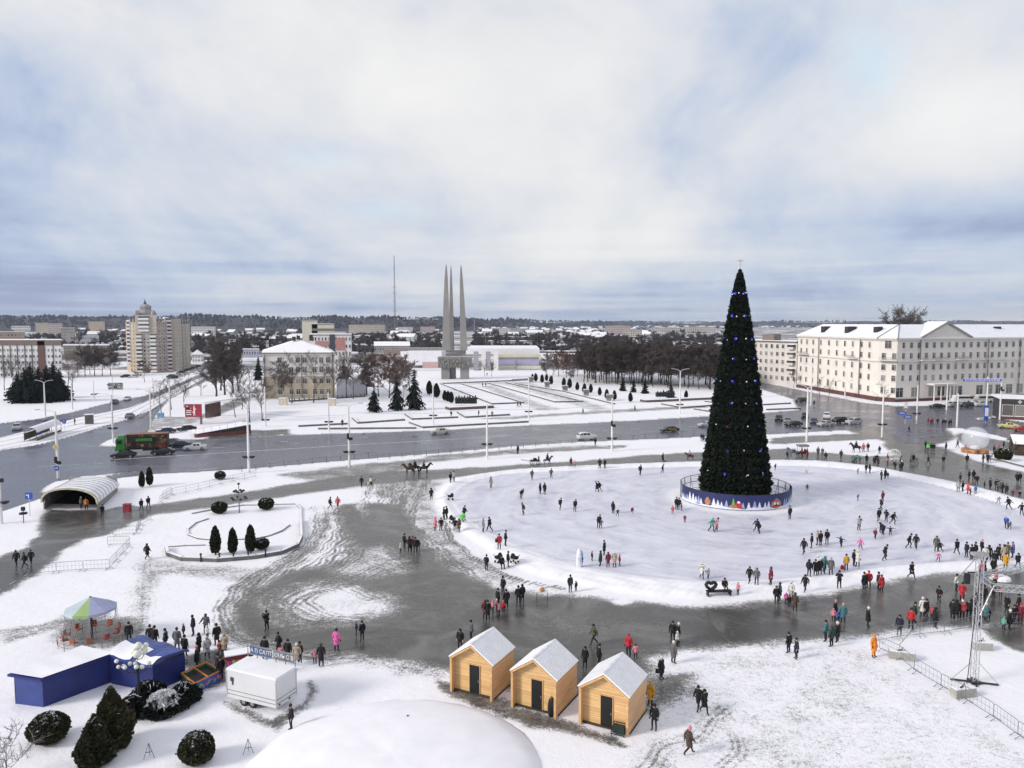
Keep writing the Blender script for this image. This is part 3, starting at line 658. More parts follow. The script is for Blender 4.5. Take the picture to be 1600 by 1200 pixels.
# --- generic blocks further away -------------------------------------------------------------
def block(name, label, px0, px1, ybase, ytop, wallc, rows, cols, depth=14, roof='flat', rh=3, group=None, edge=None, skew=0.0, win=(1.4, 1.5), parts=True, lim=100, cat='building', band=None):
    y = G(0, ybase).y; a = pxg(px0, y); c = pxg(px1, y + skew); h = ZY(y, ytop); o = (a.x, a.y, 0)
    t = (c - a).normalized(); nn = ((a + c) / 2).normalized(); q = [a, c, c + nn * depth, a + nn * depth]
    r = thing(name, label, cat, o, group=group, px=(px0 + px1) / 2)
    b = MB(); b.prism([tuple(p) for p in q], -.5, h); b.build('wall', wallc, r, org=o).location = (0, 0, 0)
    b = MB()
    if roof == 'flat':
        qq = [p + (p - (a + q[2]) / 2).normalized() * .4 for p in q]; b.prism([tuple(p) for p in qq], h, h + .5, 1); b.prism([tuple(p) for p in qq], h + .5, h + .8, 0)
    elif roof == 'hip': hip_roof(b, *q, h, h + rh, .6, .2)
    elif roof == 'gable': hip_roof(b, *q, h, h + rh, .6, 0.001)
    b.build('roof', [SNOW, edge or M('roof_edge', (.16, .13, .12))], r, org=o).location = (0, 0, 0)
    L = (c - a).length
    if rows and cols:
        ws = L / cols * .5; hs = h / rows * .45
        ws = round(ws, 1) or .1; hs = round(hs, 1) or .1
        sp = facade_spots(Vector((0, 0)), c - a, [L * (i + .5) / cols for i in range(cols)], [h * (j + .6) / (rows + .1) for j in range(rows)])
        windows(r, sp, win_mesh(ws, hs, 'bare'), limit=lim)
    if band:
        for (f0, f1, z0, z1, mt, nm) in band:
            b = MB(); p_, q_ = a.lerp(c, f0), a.lerp(c, f1); wall_box(b, p_, q_, z0 * h, z1 * h, .5, .3); b.build(nm, mt, r, org=o).location = (0, 0, 0)
    return r
WPANEL = M('white_panel', (.64, .64, .65), .85, .06, .3); BRN = M('brown_attic', (.17, .125, .11), .8, .15, .4); MAR = M('maroon_stair_tower', (.12, .065, .06), .8, .15, .4)
block('apartment_building', 'long white panel block with brown attic and maroon stair tower at far left', -40, 98, 591, 533, WPANEL, 6, 24, 14, band=[(0, 1, .89, 1.0, BRN, 'attic_band'), (.735, .815, 0, 1.02, MAR, 'stair_tower')] + [(f, f + .006, .02, .9, M('dark_joint', (.06, .05, .05)), 'wall_joint') for f in (.05, .15, .25, .335, .42, .50, .585, .665, .905)])
block('apartment_building', 'reddish brown block rising behind the white panel block at far left', -40, 40, 545, 519.5, M('red_brown_brick', (.27, .19, .155), .85, .15), 3, 14, 20)
block('apartment_building', 'pale slab block with long window bands behind the hipped institute roof', 473, 497, 556, 501.5, M('pale_yellow_slab', (.58, .56, .47), .85, .06), 0, 0, 14)
block('office_building', 'low wing with dark window bands joined to the pale slab block', 488, 523, 556, 507, M('pale_yellow_slab', (.58, .56, .47)), 0, 0, 13, band=[(.02, .98, f, f + .075, GLASS, 'window_band') for f in (.35, .5, .65, .8)])
block('business_centre', 'white and dusty pink building with a rounded roof beside the hipped institute roof', 486, 550, 582, 524, M('white_render', (.58, .57, .57), .8, .05), 5, 12, 16, band=[(.12, .45, .70, .84, M('dusty_pink', (.36, .17, .16)), 'pink_band'), (.62, .84, .60, .93, M('dusty_pink', (.36, .17, .16)), 'pink_band'), (.47, .60, .55, 1.03, M('dark_glazing', (.05, .05, .06), .3), 'glazed_bay')])
block('apartment_building', 'long beige panel block below the dark wooded hill left of the monument', 545, 602, 522, 508, M('beige_panel', (.46, .41, .33), .85, .08), 5, 18, 16)
block('low_building', 'long low white roofed hall left of the monument behind bare trees', 585, 640, 551, 541, M('grey_hall', (.30, .29, .30)), 1, 14, 18, 'gable', 4)
block('apartment_building', 'white block at the foot of the hill just left of the monument', 622, 645, 522, 511.5, WPANEL, 4, 8, 14)
block('apartment_building', 'pinkish block at the foot of the hill closest to the monument', 657, 680, 521, 511, M('pinkish_panel', (.46, .36, .34)), 4, 8, 14)
block('apartment_building', 'beige block with a light gable at far left below the hill', 56, 76, 523, 505, M('beige_panel', (.46, .41, .33)), 6, 7, 16)
block('apartment_building', 'greyish pink block right beside the beige block at far left', 76, 98, 524, 506, M('pinkish_panel', (.46, .36, .34)), 6, 8, 16)
block('apartment_building', 'yellow beige block on the slope left of the domed tower', 139, 164, 519, 503, M('yellow_beige_panel', (.44, .36, .25)), 5, 8, 16)
block('low_building', 'white roofed low hall at far left', 18, 48, 518, 509.5, WPANEL, 2, 10, 20)
block('depot', 'long grey brown shed with a pale roof edge between white block and domed tower', 100, 172, 560, 540, M('grey_brown_shed', (.19, .165, .14)), 2, 20, 16, edge=WPANEL)
block('apartment_building', 'grey block with light end wall behind the long shed', 96, 118, 536, 513, M('taupe_grey_panel', (.27, .25, .24)), 5, 6, 14)
block('low_building', 'flat roofed hall with blue grey glazing above the long shed', 118, 155, 538, 526, M('blue_grey_hall', (.34, .36, .42)), 2, 12, 14)
block('apartment_building', 'white apartment block immediately right of the domed tower', 299, 337, 529, 511, WPANEL, 5, 12, 16)
block('low_building', 'low white roofed hall right of the domed tower', 299, 340, 541, 534, M('grey_hall', (.30, .29, .30)), 1, 10, 14)
block('house', 'white gabled house at the base of the domed tower on its right', 300, 318, 566, 555, WPANEL, 2, 4, 9, 'gable', 3.5)
block('low_building', 'pale hall left of the institute roof', 340, 375, 548, 538, WPANEL, 2, 8, 14, 'hip', 3)
block('shop', 'pale blue fronted shop by the road beyond the poplars', 380, 405, 557, 547, M('pale_blue_front', (.42, .46, .6)), 1, 6, 12)
block('office_building', 'white building with window bands right of the poplars', 392, 420, 545, 534, WPANEL, 3, 7, 12)
block('apartment_building', 'cluster of white flats right of the monument', 780, 798, 525, 513, WPANEL, 5, 6, 14)
block('apartment_building', 'grey white flats next to the white cluster right of the monument', 799, 818, 525, 514, M('greyish_panel', (.42, .41, .42)), 5, 6, 14)
block('warehouse', 'long grey shed with snowy roof right of the monument', 752, 838, 532, 526.5, M('grey_hall', (.30, .29, .30)), 1, 16, 30)
block('warehouse', 'second long shed with snowy roof just below the first one', 758, 850, 541, 533.5, M('shed_pale', (.44, .43, .43)), 1, 18, 24)
block('warehouse', 'pale hall with bright gable right of the sheds', 823, 848, 528, 520, WPANEL, 2, 6, 20, 'gable', 5)
block('apartment_building', 'long pinkish apartment block in the distance above the bare park', 945, 985, 523, 510, M('pinkish_panel', (.46, .36, .34)), 4, 14, 16)
block('apartment_building', 'pale apartment block next to the pinkish one above the bare park', 973, 1003, 529, 516, M('cream_panel', (.55, .50, .45)), 4, 8, 16)
block('apartment_building', 'brick coloured block left of the pinkish one above the bare park', 958, 976, 518, 509, M('red_brown_brick', (.24, .13, .10)), 4, 6, 16)
block('apartment_building', 'row of cream blocks on the skyline left of the decorated tree', 1070, 1118, 521, 511, M('cream_panel', (.55, .50, .45)), 4, 16, 16)
block('apartment_building', 'pale row of blocks on the skyline above the park', 1018, 1062, 520, 512, M('cream_panel', (.55, .50, .45)), 3, 14, 16)
block('warehouse', 'very long white roofed hall left of the decorated tree', 1003, 1062, 527, 521, M('shed_pale', (.44, .43, .43)), 1, 12, 40)
block('warehouse', 'broad white roof behind the park left of the decorated tree', 1050, 1135, 526.5, 521.5, M('shed_pale', (.44, .43, .43)), 1, 12, 40)
# --- amphitheatre: white sweeping canopy and coloured walls behind the monument
y0 = G(0, 577).y
o7 = (*pxg(740, y0), 0)
am = thing('amphitheatre', 'wide snow covered summer amphitheatre with pale yellow and lilac walls behind the monument', 'building', o7)
def slab(name, px0, px1, yb, yt, ya, yb2, mt):
    a, c = pxg(px0, yb), pxg(px1, yb); z0, z1 = ZY(yb, ya), ZY(yb, yt)
    b = MB(); b.prism([(a.x, a.y), (c.x, c.y), (c.x, c.y + yb2), (a.x, a.y + yb2)], max(z0, -.3), z1); o = b.build(name, mt, am, org=o7); o.location = (0, 0, 0); return o
slab('lilac_wall', 776, 842, 432, 558.5, 571, 1, M('lilac_wall', (.40, .38, .52), .7, .1, .2))
slab('yellow_band', 770, 845, 431, 554, 558.2, 3, M('pale_yellow_fascia', (.58, .56, .38), .7, .08, .2))
slab('pale_wall', 776, 845, 430.5, 571.3, 576.5, 1, M('cream_base', (.60, .60, .50), .7))
slab('snow_roof', 728, 843, 440, 544.5, 553.6, 60, SNOW)
slab('left_stand', 626, 690, 455, 549, 566, 30, SNOW)
slab('left_rim', 620, 692, 470, 543.5, 547, 12, M('rim_grey', (.26, .25, .25)))
slab('brown_ramp', 600, 634, 458, 547, 556, 10, M('brown_ramp', (.25, .19, .17)))
slab('pink_wall', 660, 690, 425, 565.5, 575, 2, M('pale_pink_wall', (.55, .38, .37), .7))
for px in (744, 756, 763, 775):
    b = MB(); p = pxg(px, 425) - Vector(o7[:2]); b.prism([(p.x - 1.3, p.y), (p.x + 1.3, p.y), (p.x + 1.3, p.y + 1), (p.x - 1.3, p.y + 1)], 0, 10.5); b.build('pylon', WHITE if px in (756, 775) else M('pylon_grey', (.33, .33, .36)), am)
for px0, px1, yd in ((840, 930, 549), (870, 960, 553.5)):
    y = 480 if yd < 550 else 450; a, c = pxg(px0, y), pxg(px1, y); zt = ZY(y, yd)
    b = MB(); b.prism([(a.x, a.y), (c.x, c.y), (c.x, c.y + 16), (a.x, a.y + 16)], zt - .9, zt, 0, 1)
    for i in range(7): p = a.lerp(c, i / 6); b.box((p.x, p.y + .5, zt / 2 - .4), (.7, .7, zt - .9))
    r = b.build('pergola', [M('dark_gallery', (.09, .08, .08)), SNOW], org=(a.x, a.y, 0)); tag(r, 'upper snowy gallery right of the amphitheatre' if yd < 550 else 'lower snowy gallery right of the amphitheatre, before the park trees', 'gallery')
# --- small houses far across the river plain
def house_mesh(k):
    rr = random.Random(k); w, d, h = rr.uniform(10, 17), rr.uniform(9, 12), rr.uniform(4, 7); rh = rr.uniform(2.5, 4.5)
    b = MB(); b.box((0, 0, h / 2), (w, d, h), mi=0)
    b.add([(-w / 2 - .5, -d / 2 - .6, h - .2), (w / 2 + .5, -d / 2 - .6, h - .2), (w / 2 + .5, 0, h + rh), (-w / 2 - .5, 0, h + rh), (w / 2 + .5, d / 2 + .6, h - .2), (-w / 2 - .5, d / 2 + .6, h - .2)], [(0, 1, 2, 3), (3, 2, 4, 5)], 1)
    b.add([(-w / 2, -d / 2, h), (-w / 2, d / 2, h), (-w / 2, 0, h + rh - .1), (w / 2, -d / 2, h), (w / 2, d / 2, h), (w / 2, 0, h + rh - .1)], [(0, 1, 2), (3, 5, 4)], 0)
    for i in range(3): b.box((-w * .3 + w * .3 * i, -d / 2 - .04, h * .55), (1.2, .08, 1.3), mi=2)
    return b
hw = [M('house_wall_%s' % n, c, .85, .1) for n, c in (('white', (.52, .52, .52)), ('cream', (.50, .44, .35)), ('brown', (.22, .14, .11)), ('grey', (.30, .30, .31)), ('ochre', (.38, .28, .17)))]
protos = []
for k in range(5):
    o = house_mesh(k).build('house', [hw[k], SNOW, GLASS]); tag(o, 'small snow roofed house among the far houses on the plain', 'house', 'small houses scattered across the far plain'); protos.append(o)
rr = random.Random(3)
zones = [((0, 690), (507.5, 513), 50), ((740, 1130), (508.5, 516), 95), ((600, 690), (512, 534), 22), ((300, 470), (512, 534), 26), ((745, 860), (514, 530), 18), ((860, 1010), (516, 534), 30), ((100, 195), (508, 534), 18), ((1180, 1250), (508.5, 513), 14)]
for (x0, x1), (y0_, y1_), cnt in zones:
    for i in range(cnt):
        px, py = rr.uniform(x0, x1), rr.uniform(y0_, y1_); p = G(px, py); p.z = -.4
        if p.y > 5500: p = G(px, 511.5); p.z = -.4
        put(rr.choice(protos), USED, p, rr.uniform(-.5, .5), 'small snow roofed house among the far houses on the plain', rr.uniform(.8, 1.5))
# --- the monument: three bayonets on a carved block
ST = M('monument_concrete', (.26, .25, .24), .85, .12, .15, bump=.1); ST2 = M('carved_relief', (.24, .23, .215), .9, .3, .5, bump=.5)
o8 = (-26.8, 362, 0); mon = thing('war_memorial', 'three tall grey concrete bayonet pillars rising from a carved block on two legs', 'monument', o8)
sc8 = 362 / 1210
def bay(px0, px1, ptip, ytip, dy, lean):
    c0 = ((px0 + px1) / 2 - 710) * sc8; w = (px1 - px0) * sc8; ct = (ptip - 710) * sc8; zt = ZY(362 + dy, ytip); b = MB()
    prof = [(0, 1), (.35, .82), (.6, .64), (.8, .45), (.93, .27), (.97, .17), (1, .015)]
    vs = []
    for f, s in prof:
        z = 13.4 + (zt - 13.4) * f; cx = c0 + (ct - c0) * f ** 1.0; ww = w * s / 2
        side = 1 if lean > 0 else -1
        # one edge stays almost upright, the other tapers to it
        vs += [(cx - ww, dy - ww * .4, z), (cx + ww, dy - ww * .4, z), (cx + ww * .7, dy + ww * .9, z), (cx - ww * .7, dy + ww * .9, z)]
    fs = [(i * 4 + k, i * 4 + (k + 1) % 4, i * 4 + 4 + (k + 1) % 4, i * 4 + 4 + k) for i in range(len(prof) - 1) for k in range(4)] + [(3, 2, 1, 0), (24, 25, 26, 27)]
    b.add(vs, fs); bo = b.build('bayonet', ST, mon)
bay(691, 703.5, 698, 412.5, -1, 1); bay(700.5, 709, 704.3, 414, 3, 1); bay(719, 730, 720.5, 413, 0, -1)
b = MB(); zb0, zb1 = 5.0, 10.4
w = 26 * sc8; zb0, zb1 = ZY(362, 574), ZY(362, 557.5)
vs = [(-25 * sc8, -3.2, zb0), (25.5 * sc8, -3.2, zb0), (25.5 * sc8, 3.5, zb0), (-25 * sc8, 3.5, zb0), (-25.5 * sc8, -3.6, zb1), (27 * sc8, -3.6, zb1), (27 * sc8, 4, zb1), (-25.5 * sc8, 4, zb1)]
b.add(vs, [(3, 2, 1, 0), (4, 5, 6, 7), (0, 1, 5, 4), (1, 2, 6, 5), (2, 3, 7, 6), (3, 0, 4, 7)])
rr = random.Random(5)
for i in range(110):   # carved relief
    x, z = rr.uniform(-7.2, 7.4), rr.uniform(zb0 + .5, zb1 - .4); s = rr.uniform(.3, .8)
    b.box((x, -3.5, z), (s, rr.uniform(.3, .9), s * rr.uniform(.6, 2)), rr.uniform(-.4, .4), top=rr.uniform(.4, .9))
b.build('carved_block', ST2, mon)
for x0, x1 in ((-20.5, -7.5), (9, 22)):
    b = MB(); b.box(((x0 + x1) / 2 * sc8, 0, zb0 / 2), ((x1 - x0) * sc8, 4.6, zb0)); b.build('leg', ST, mon)
b = MB(); b.box((-3 * sc8, 1.5, zb0 / 2), (8.5 * sc8, 2.2, zb0)); b.build('inner_leg', ST, mon)
# radio mast
ym = 2200; o9 = (XY(617, ym), ym, 0); z0, z1 = 10, ZY(ym, 399)
RM = M('mast_red_grey', (.22, .16, .16), .7); mast = thing('radio_mast', 'tall thin lattice radio mast on the wooded hill left of the monument', 'mast', o9)
b = MB()
for i in range(3):
    a = i * 2.094; b.tube([(2.8 * math.cos(a), 2.8 * math.sin(a), z0), (1.9 * math.cos(a), 1.9 * math.sin(a), z0 + (z1 - z0) * .45), (.7 * math.cos(a), .7 * math.sin(a), z1)], [.6, .5, .4], 4)
for i in range(38):
    f0, f1 = i / 38, (i + 1) / 38; r0, r1 = 2.8 - 2.1 * f0, 2.8 - 2.1 * f1; za, zb_ = z0 + (z1 - z0) * f0, z0 + (z1 - z0) * f1
    for k in range(3):
        a, c = k * 2.094, (k + 1) * 2.094
        b.tube([(r0 * math.cos(a), r0 * math.sin(a), za), (r1 * math.cos(c), r1 * math.sin(c), zb_)], .25, 3)
b.build('lattice', RM, mast)
for py, w in ((486, 8), (471, 4), (458, 6), (449, 5), (419, 2)):
    z = ZY(ym, py); b = MB(); b.box((0, 0, 0), (w * 1.8, 1.2, .8)); b.box((0, 0, 0), (1.2, w * 1.8, .79))
    for s in (-1, 1): b.box((s * w * .85, 0, 1.2), (.7, .7, 3))
    b.build('antenna_arm', RM, mast, (0, 0, z))
y = 2500
for px, yt in ((741.5, 497), (1456, 0)):
    if yt:
        b = MB(); b.tube([(0, 0, 0), (0, 0, ZY(y, yt))], [2.6, 1.6], 8); tag(b.build('factory_chimney', M('chimney_brown', (.2, .15, .14)), loc=(XY(px, y), y, 0)), 'slim factory chimney on the skyline right of the monument', 'chimney')
# --- kiosk/shop building at the right edge, with glass front
p0 = Vector((G(1563, 655).x, G(1563, 655).y)); o10 = (p0.x, p0.y, 0)
kb = thing('shop_pavilion', 'low dark shop pavilion with white framed glass front at the right edge', 'shop', o10)
t = Vector((.93, -.36)).normalized(); nn = Vector((-t.y, t.x)); q = [p0, p0 + t * 30, p0 + t * 30 + nn * 10, p0 + nn * 10]
b = MB(); b.prism([tuple(p) for p in q], 0, 5.6); b.build('wall', M('dark_shop_wall', (.045, .045, .05), .6), kb, org=o10).location = (0, 0, 0)
b = MB(); b.prism([tuple(p + (p - (q[0] + q[2]) / 2).normalized() * .6) for p in q], 5.6, 6.0); b.build('roof', SNOW, kb, org=o10).location = (0, 0, 0)
b = MB(); wall_box(b, q[0], q[1], 0, .9, .4, .2); b.build('plinth', PLINTH, kb, org=o10).location = (0, 0, 0)
for i in range(9):
    p, a = facade_spots(Vector((0, 0)), t * 30, [1.6 + 3 * i], [2.5])[0]; link('shop_window', win_mesh(2.6, 3.0, 'bare', WHITE), kb, p, a)
me = text_mesh('\u2756 \u0411\u0415\u041b\u041e', 1.1, .06); me.materials.append(M('pale_sign_letters', (.6, .6, .6)))
p, a = facade_spots(Vector((0, 0)), t * 30, [6.0], [4.8], .1)[0]; s = link('lettering', me, kb, p); s.rotation_euler = (math.pi / 2, 0, a)
# ---------------------------------------------------------------- trees and plants
BARK = M('dark_bark', (.055, .043, .037), .95, .3, 2); BARKG = M('grey_bark', (.11, .095, .085), .95, .3, 2); BARKB = M('birch_bark', (.36, .33, .31), .9, .4, 2.5)
TWIG = M('brown_twigs', (.070, .053, .047), .95, .3, .8); TWIGR = M('russet_twigs', (.135, .075, .056), .95, .3, .8); TWIGG = M('grey_brown_twigs', (.115, .095, .085), .95, .3, .8)
def bare_tree(seed, h, spread, limbs=9, subs=5, twigs=6, tw=.05, trunk_r=None, low=.28, weep=0.0, up=.9):
    rr = random.Random(seed); tr = MB(); cr = MB(); r0 = trunk_r or h * .013
    pts = []; x = y = 0
    for i in range(7):
        f = i / 6; pts.append((x, y, h * .82 * f - (.2 if i == 0 else 0))); x += rr.uniform(-.02, .02) * h; y += rr.uniform(-.02, .02) * h
    tr.tube(pts, [r0 * (1.25 if i == 0 else 1 - .9 * i / 6) for i in range(7)], 7)
    def along(f):
        f = min(max(f, 0), .999) * 6; i = int(f); return Vector(pts[i]).lerp(Vector(pts[i + 1]), f - i)
    for l in range(limbs):
        f = low + (1 - low) * (l + rr.random()) / limbs; p = along(f); az = rr.uniform(0, 6.283) + l * 2.4
        Ln = spread * (1.05 - .55 * f) * rr.uniform(.75, 1.15); el = rr.uniform(.45, .9) * up + .5 * max(0, f - .7)
        d = Vector((math.cos(az) * math.cos(el), math.sin(az) * math.cos(el), math.sin(el)))
        mid_ = p + d * Ln * .5 + Vector((0, 0, Ln * .06)); end = p + d * Ln + Vector((rr.uniform(-.1, .1), rr.uniform(-.1, .1), .15 - weep * .3)) * Ln
        rl = r0 * (.45 - .25 * f); tr.tube([p, mid_, end], [rl, rl * .6, rl * .2], 4, cap=False)
        for s in range(subs):
            g = .25 + .75 * (s + rr.random()) / subs; q = p.lerp(mid_, g * 2) if g < .5 else mid_.lerp(end, g * 2 - 1)
            d2 = (d * .6 + Vector((rr.uniform(-1, 1), rr.uniform(-1, 1), rr.uniform(-.3, 1.0) - weep * .6))).normalized(); L2 = Ln * rr.uniform(.3, .5)
            e2 = q + d2 * L2; m2 = q.lerp(e2, .5) + Vector((0, 0, L2 * .08))
            cr.tube([q, m2, e2 - Vector((0, 0, weep * L2 * .4))], [rl * .35 + .012, rl * .22 + .01, .012], 3, cap=False)
            for t in range(twigs):
                u = q.lerp(e2, .2 + .8 * (t + rr.random()) / twigs); d3 = (d2 * .5 + Vector((rr.uniform(-1, 1), rr.uniform(-1, 1), rr.uniform(-.4, .9) - weep))).normalized()
                L3 = L2 * rr.uniform(.35, .7); v = u + d3 * L3; sd = d3.orthogonal().normalized() * tw
                for k in range(3):
                    d4 = (d3 + Vector((rr.uniform(-.7, .7), rr.uniform(-.7, .7), rr.uniform(-.5, .6) - weep * 1.3))).normalized(); w = u.lerp(v, .35 + .25 * k); z = w + d4 * L3 * .6
                    cr.add([w - sd * .6, w + sd * .6, z], [(0, 1, 2)])
                cr.add([u - sd, u + sd, v], [(0, 1, 2)])
    return tr, cr
def tree_proto(name, label, cat, seed, h, spread, bark, twig, group=None, **k):
    tr, cr = bare_tree(seed, h, spread, **k); t = thing(name, label, cat, group=group)
    tr.build('trunk', bark, t); cr.build('crown', twig, t); return t
def card_cloud(b, surf, n, size, rr, mi=0, droop=-.3, mis=None, asp=.45):
    """n small pointed leaf sprays; surf() gives a point and its outward direction"""
    for i in range(n):
        p, d = surf(); d = (Vector(d) + Vector((rr.gauss(0, .45), rr.gauss(0, .45), rr.gauss(0, .35) + droop))).normalized()
        s = size * rr.uniform(.6, 1.35); t = d.orthogonal().normalized(); t.rotate(Matrix.Rotation(rr.uniform(0, 6.28), 3, d)); w = t * s * asp
        p = Vector(p) - d * s * .4
        b.add([p, p + d * s * .45 + w, p + d * s, p + d * s * .45 - w], [(0, 1, 2, 3)], mi if mis is None else rr.choice(mis))
def rev_surface(prof, rr, jit=.12, lump=None):
    """random point of a surface of revolution given as (radius, z) points"""
    seg = []
    for (r0, z0), (r1, z1) in zip(prof[:-1], prof[1:]): seg.append((r0 + r1) * math.hypot(r1 - r0, z1 - z0))
    tot = sum(seg)
    def f():
        u = rr.random() * tot; i = 0
        while u > seg[i] and i < len(seg) - 1: u -= seg[i]; i += 1
        (r0, z0), (r1, z1) = prof[i], prof[i + 1]; g = rr.random(); a = rr.uniform(0, 6.283)
        r, z = r0 + (r1 - r0) * g, z0 + (z1 - z0) * g; k = 1 + rr.gauss(0, jit)
        if lump: k += lump(a, z)
        L = math.hypot(z1 - z0, r1 - r0) + 1e-6; n = Vector(((z1 - z0) / L * math.cos(a), (z1 - z0) / L * math.sin(a), -(r1 - r0) / L))
        return (r * k * math.cos(a), r * k * math.sin(a), z), n
    return f
def G1(n, c): return M(n, c, .9, .45, 1.2, spec=.2)
CON = [G1('conifer_dark', (.008, .012, .009)), G1('conifer_mid', (.014, .021, .014)), G1('conifer_blue', (.013, .019, .018))]
CONS = [G1('conifer_snowy', (.016, .024, .017)), M('conifer_snow', (.75, .77, .8), .7)]
THU = [G1('thuja_dark', (.017, .022, .012)), G1('thuja_mid', (.044, .052, .025)), G1('thuja_bronze', (.062, .055, .026))]
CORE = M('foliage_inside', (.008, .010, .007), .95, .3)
def shrub(name, label, cat, prof, n, size, mats, seed, droop=.1, jit=.06, lumps=.06, snow=0, group=None, trunk=None, loc=(0, 0, 0), core=.86, px=None):
    rr = random.Random(seed); ph = [rr.uniform(0, 6.28) for _ in range(4)]
    lump = lambda a, z: lumps * (math.sin(3 * a + ph[0] + z * 2) + math.sin(5 * a - z * 3.1 + ph[1]) * .7 + math.sin(z * 4 + ph[2]) * .6)
    t = thing(name, label, cat, loc, group=group, px=px); b = MB(); z0 = prof[0][1]; zm = sum(z for _, z in prof) / len(prof)
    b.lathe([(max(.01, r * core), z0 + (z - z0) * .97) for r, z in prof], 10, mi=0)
    k = len(mats); card_cloud(b, rev_surface(prof, rr, jit, lump), n, size, rr, mis=list(range(1, k + 1)), droop=droop)
    if snow: card_cloud(b, rev_surface([(p[0] * .9, p[1] * 1.02) for p in prof[len(prof) // 2:]], rr, jit), snow, size * .95, rr, mi=k + 1, droop=.6, asp=.9)
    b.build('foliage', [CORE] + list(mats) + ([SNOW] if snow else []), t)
    b = MB(); th = trunk or .3; b.tube([(0, 0, -.15), (0, 0, z0 + th)], [.12, .08], 6); b.build('trunk', BARK, t); return t
def conifer(name, label, seed, h, r, mats, base=.08, whorls=26, per=12, group=None, droop=.25, snow=0.0):
    rr = random.Random(seed); t = thing(name, label, 'conifer', group=group); b = MB(); k = len(mats)
    for w in range(whorls):
        f = w / (whorls - 1); z = h * (base + (1 - base) * f); R_ = r * (1 - f) ** .8 * rr.uniform(.72, 1.16) * (.8 + .2 * min(1, f * 6)) + .15
        for i in range(max(5, int(per * (1 - .5 * f)))):
            a = rr.uniform(0, 6.283); L = R_ * rr.uniform(.5, 1.2); d = Vector((math.cos(a), math.sin(a), 0)); s = Vector((-d.y, d.x, 0)); dr = droop * L * rr.uniform(.5, 1.4)
            p0 = Vector((0, 0, z)); wd = L * .16 + .12
            for g in range(4):
                u0, u1 = .1 + g * .22, .1 + (g + 1) * .24; q0 = p0 + d * L * u0 - Vector((0, 0, dr * u0 ** 1.5)); q1 = p0 + d * L * min(u1, 1) - Vector((0, 0, dr * u1 ** 1.5)); ww = wd * (1.25 - u0) * rr.uniform(.7, 1.4); m = rr.randrange(k)
                b.add([q0, q0.lerp(q1, .5) + s * ww - Vector((0, 0, ww * .5)), q1, q0.lerp(q1, .5) - s * ww - Vector((0, 0, ww * .5))], [(0, 1, 2, 3)], m)
                b.add([q0 - s * ww * .5, q1 + s * ww * .4, q0.lerp(q1, .6) - Vector((rr.uniform(-.1, .1), rr.uniform(-.1, .1), ww * 1.6))], [(0, 1, 2)], m)
                if rr.random() < snow: b.add([p + Vector((0, 0, .04)) for p in (q0, q0.lerp(q1, .5) + s * ww * .7, q1, q0.lerp(q1, .5) - s * ww * .7)], [(0, 1, 2, 3)], k)
    b.tube([(0, 0, h * .93), (0, 0, h * 1.02)], [.1, .02], 4, 0)
    b.build('crown', list(mats) + [SNOW], t); b = MB(); b.tube([(0, 0, -.2), (0, 0, h * .9)], [h * .016 + .05, .04], 6); b.build('trunk', BARK, t); return t
def at0(px, py): p = G(px, py); p.z = max(0, gz(p.x, p.y)) if p.y < 420 else -.3; return p
def scale_for(py_base, py_top, h):
    y = G(0, py_base).y; return (ZY(y, py_top)) / h
# park wood right of the memorial: individual bare trees
park = [tree_proto('bare_tree', '', 'tree', 20 + i, 15, 6.2, BARK, TWIG, limbs=18, subs=9, twigs=9, tw=.11, low=.24) for i in range(5)]
pg = 'bare trees of the park wood'; pl = 'bare dark brown tree in the dense park wood left of the decorated tree'
rr = random.Random(11); spots = []
for i in range(92):
    px = rr.uniform(905, 1128); base = 594 + (px - 905) * .055; py = base - abs(rr.gauss(0, 9)) + 3; py = max(py, 568); spots.append((px, py))
for px in (912, 930, 948, 965, 985, 1003, 1020, 1043, 1062, 1075, 1092, 1110, 1118): spots.append((px, 597 + (px - 905) * .06))
for px, py in spots:
    y = G(px, py).y; k = rr.uniform(.85, 1.12) * (1.0 + (y - 330) / 900)
    put(rr.choice(park), USED, at0(px, py), rr.uniform(0, 6.28), pl, k, pg, px)
tr_ = [tree_proto('bare_tree', '', 'tree', 40 + i, 11, 5.0, BARK, TWIGR, limbs=13, subs=7, twigs=8, tw=.09, low=.15) for i in range(2)]
for px, py, yt in ((873, 588, 545), (885, 590, 549), (896, 590, 549), (880, 583, 548), (902, 588, 550)):
    put(tr_[px % 2], USED, at0(px, py), px, 'russet leaved bare tree at the edge of the park wood right of the amphitheatre', scale_for(py, yt, 11), 'russet trees at the park edge', px)
gt = [tree_proto('bare_tree', '', 'tree', 50 + i, 13, 5.5, BARKG, TWIGG, limbs=12, subs=6, twigs=6, tw=.042, low=.22, up=1.1) for i in range(3)]
dense = tree_proto('bare_tree', '', 'tree', 61, 16, 6.5, BARK, TWIGG, limbs=20, subs=10, twigs=10, tw=.085, low=.2)
pop = [tree_proto('poplar', '', 'tree', 65 + i, 18, 4.4, BARK, TWIGG, limbs=28, subs=9, twigs=9, tw=.075, low=.18, up=1.45, trunk_r=.28) for i in range(2)]
birch = tree_proto('birch', '', 'tree', 71, 14, 4.6, BARKB, TWIGG, limbs=16, subs=9, twigs=9, tw=.05, low=.3, weep=.8)
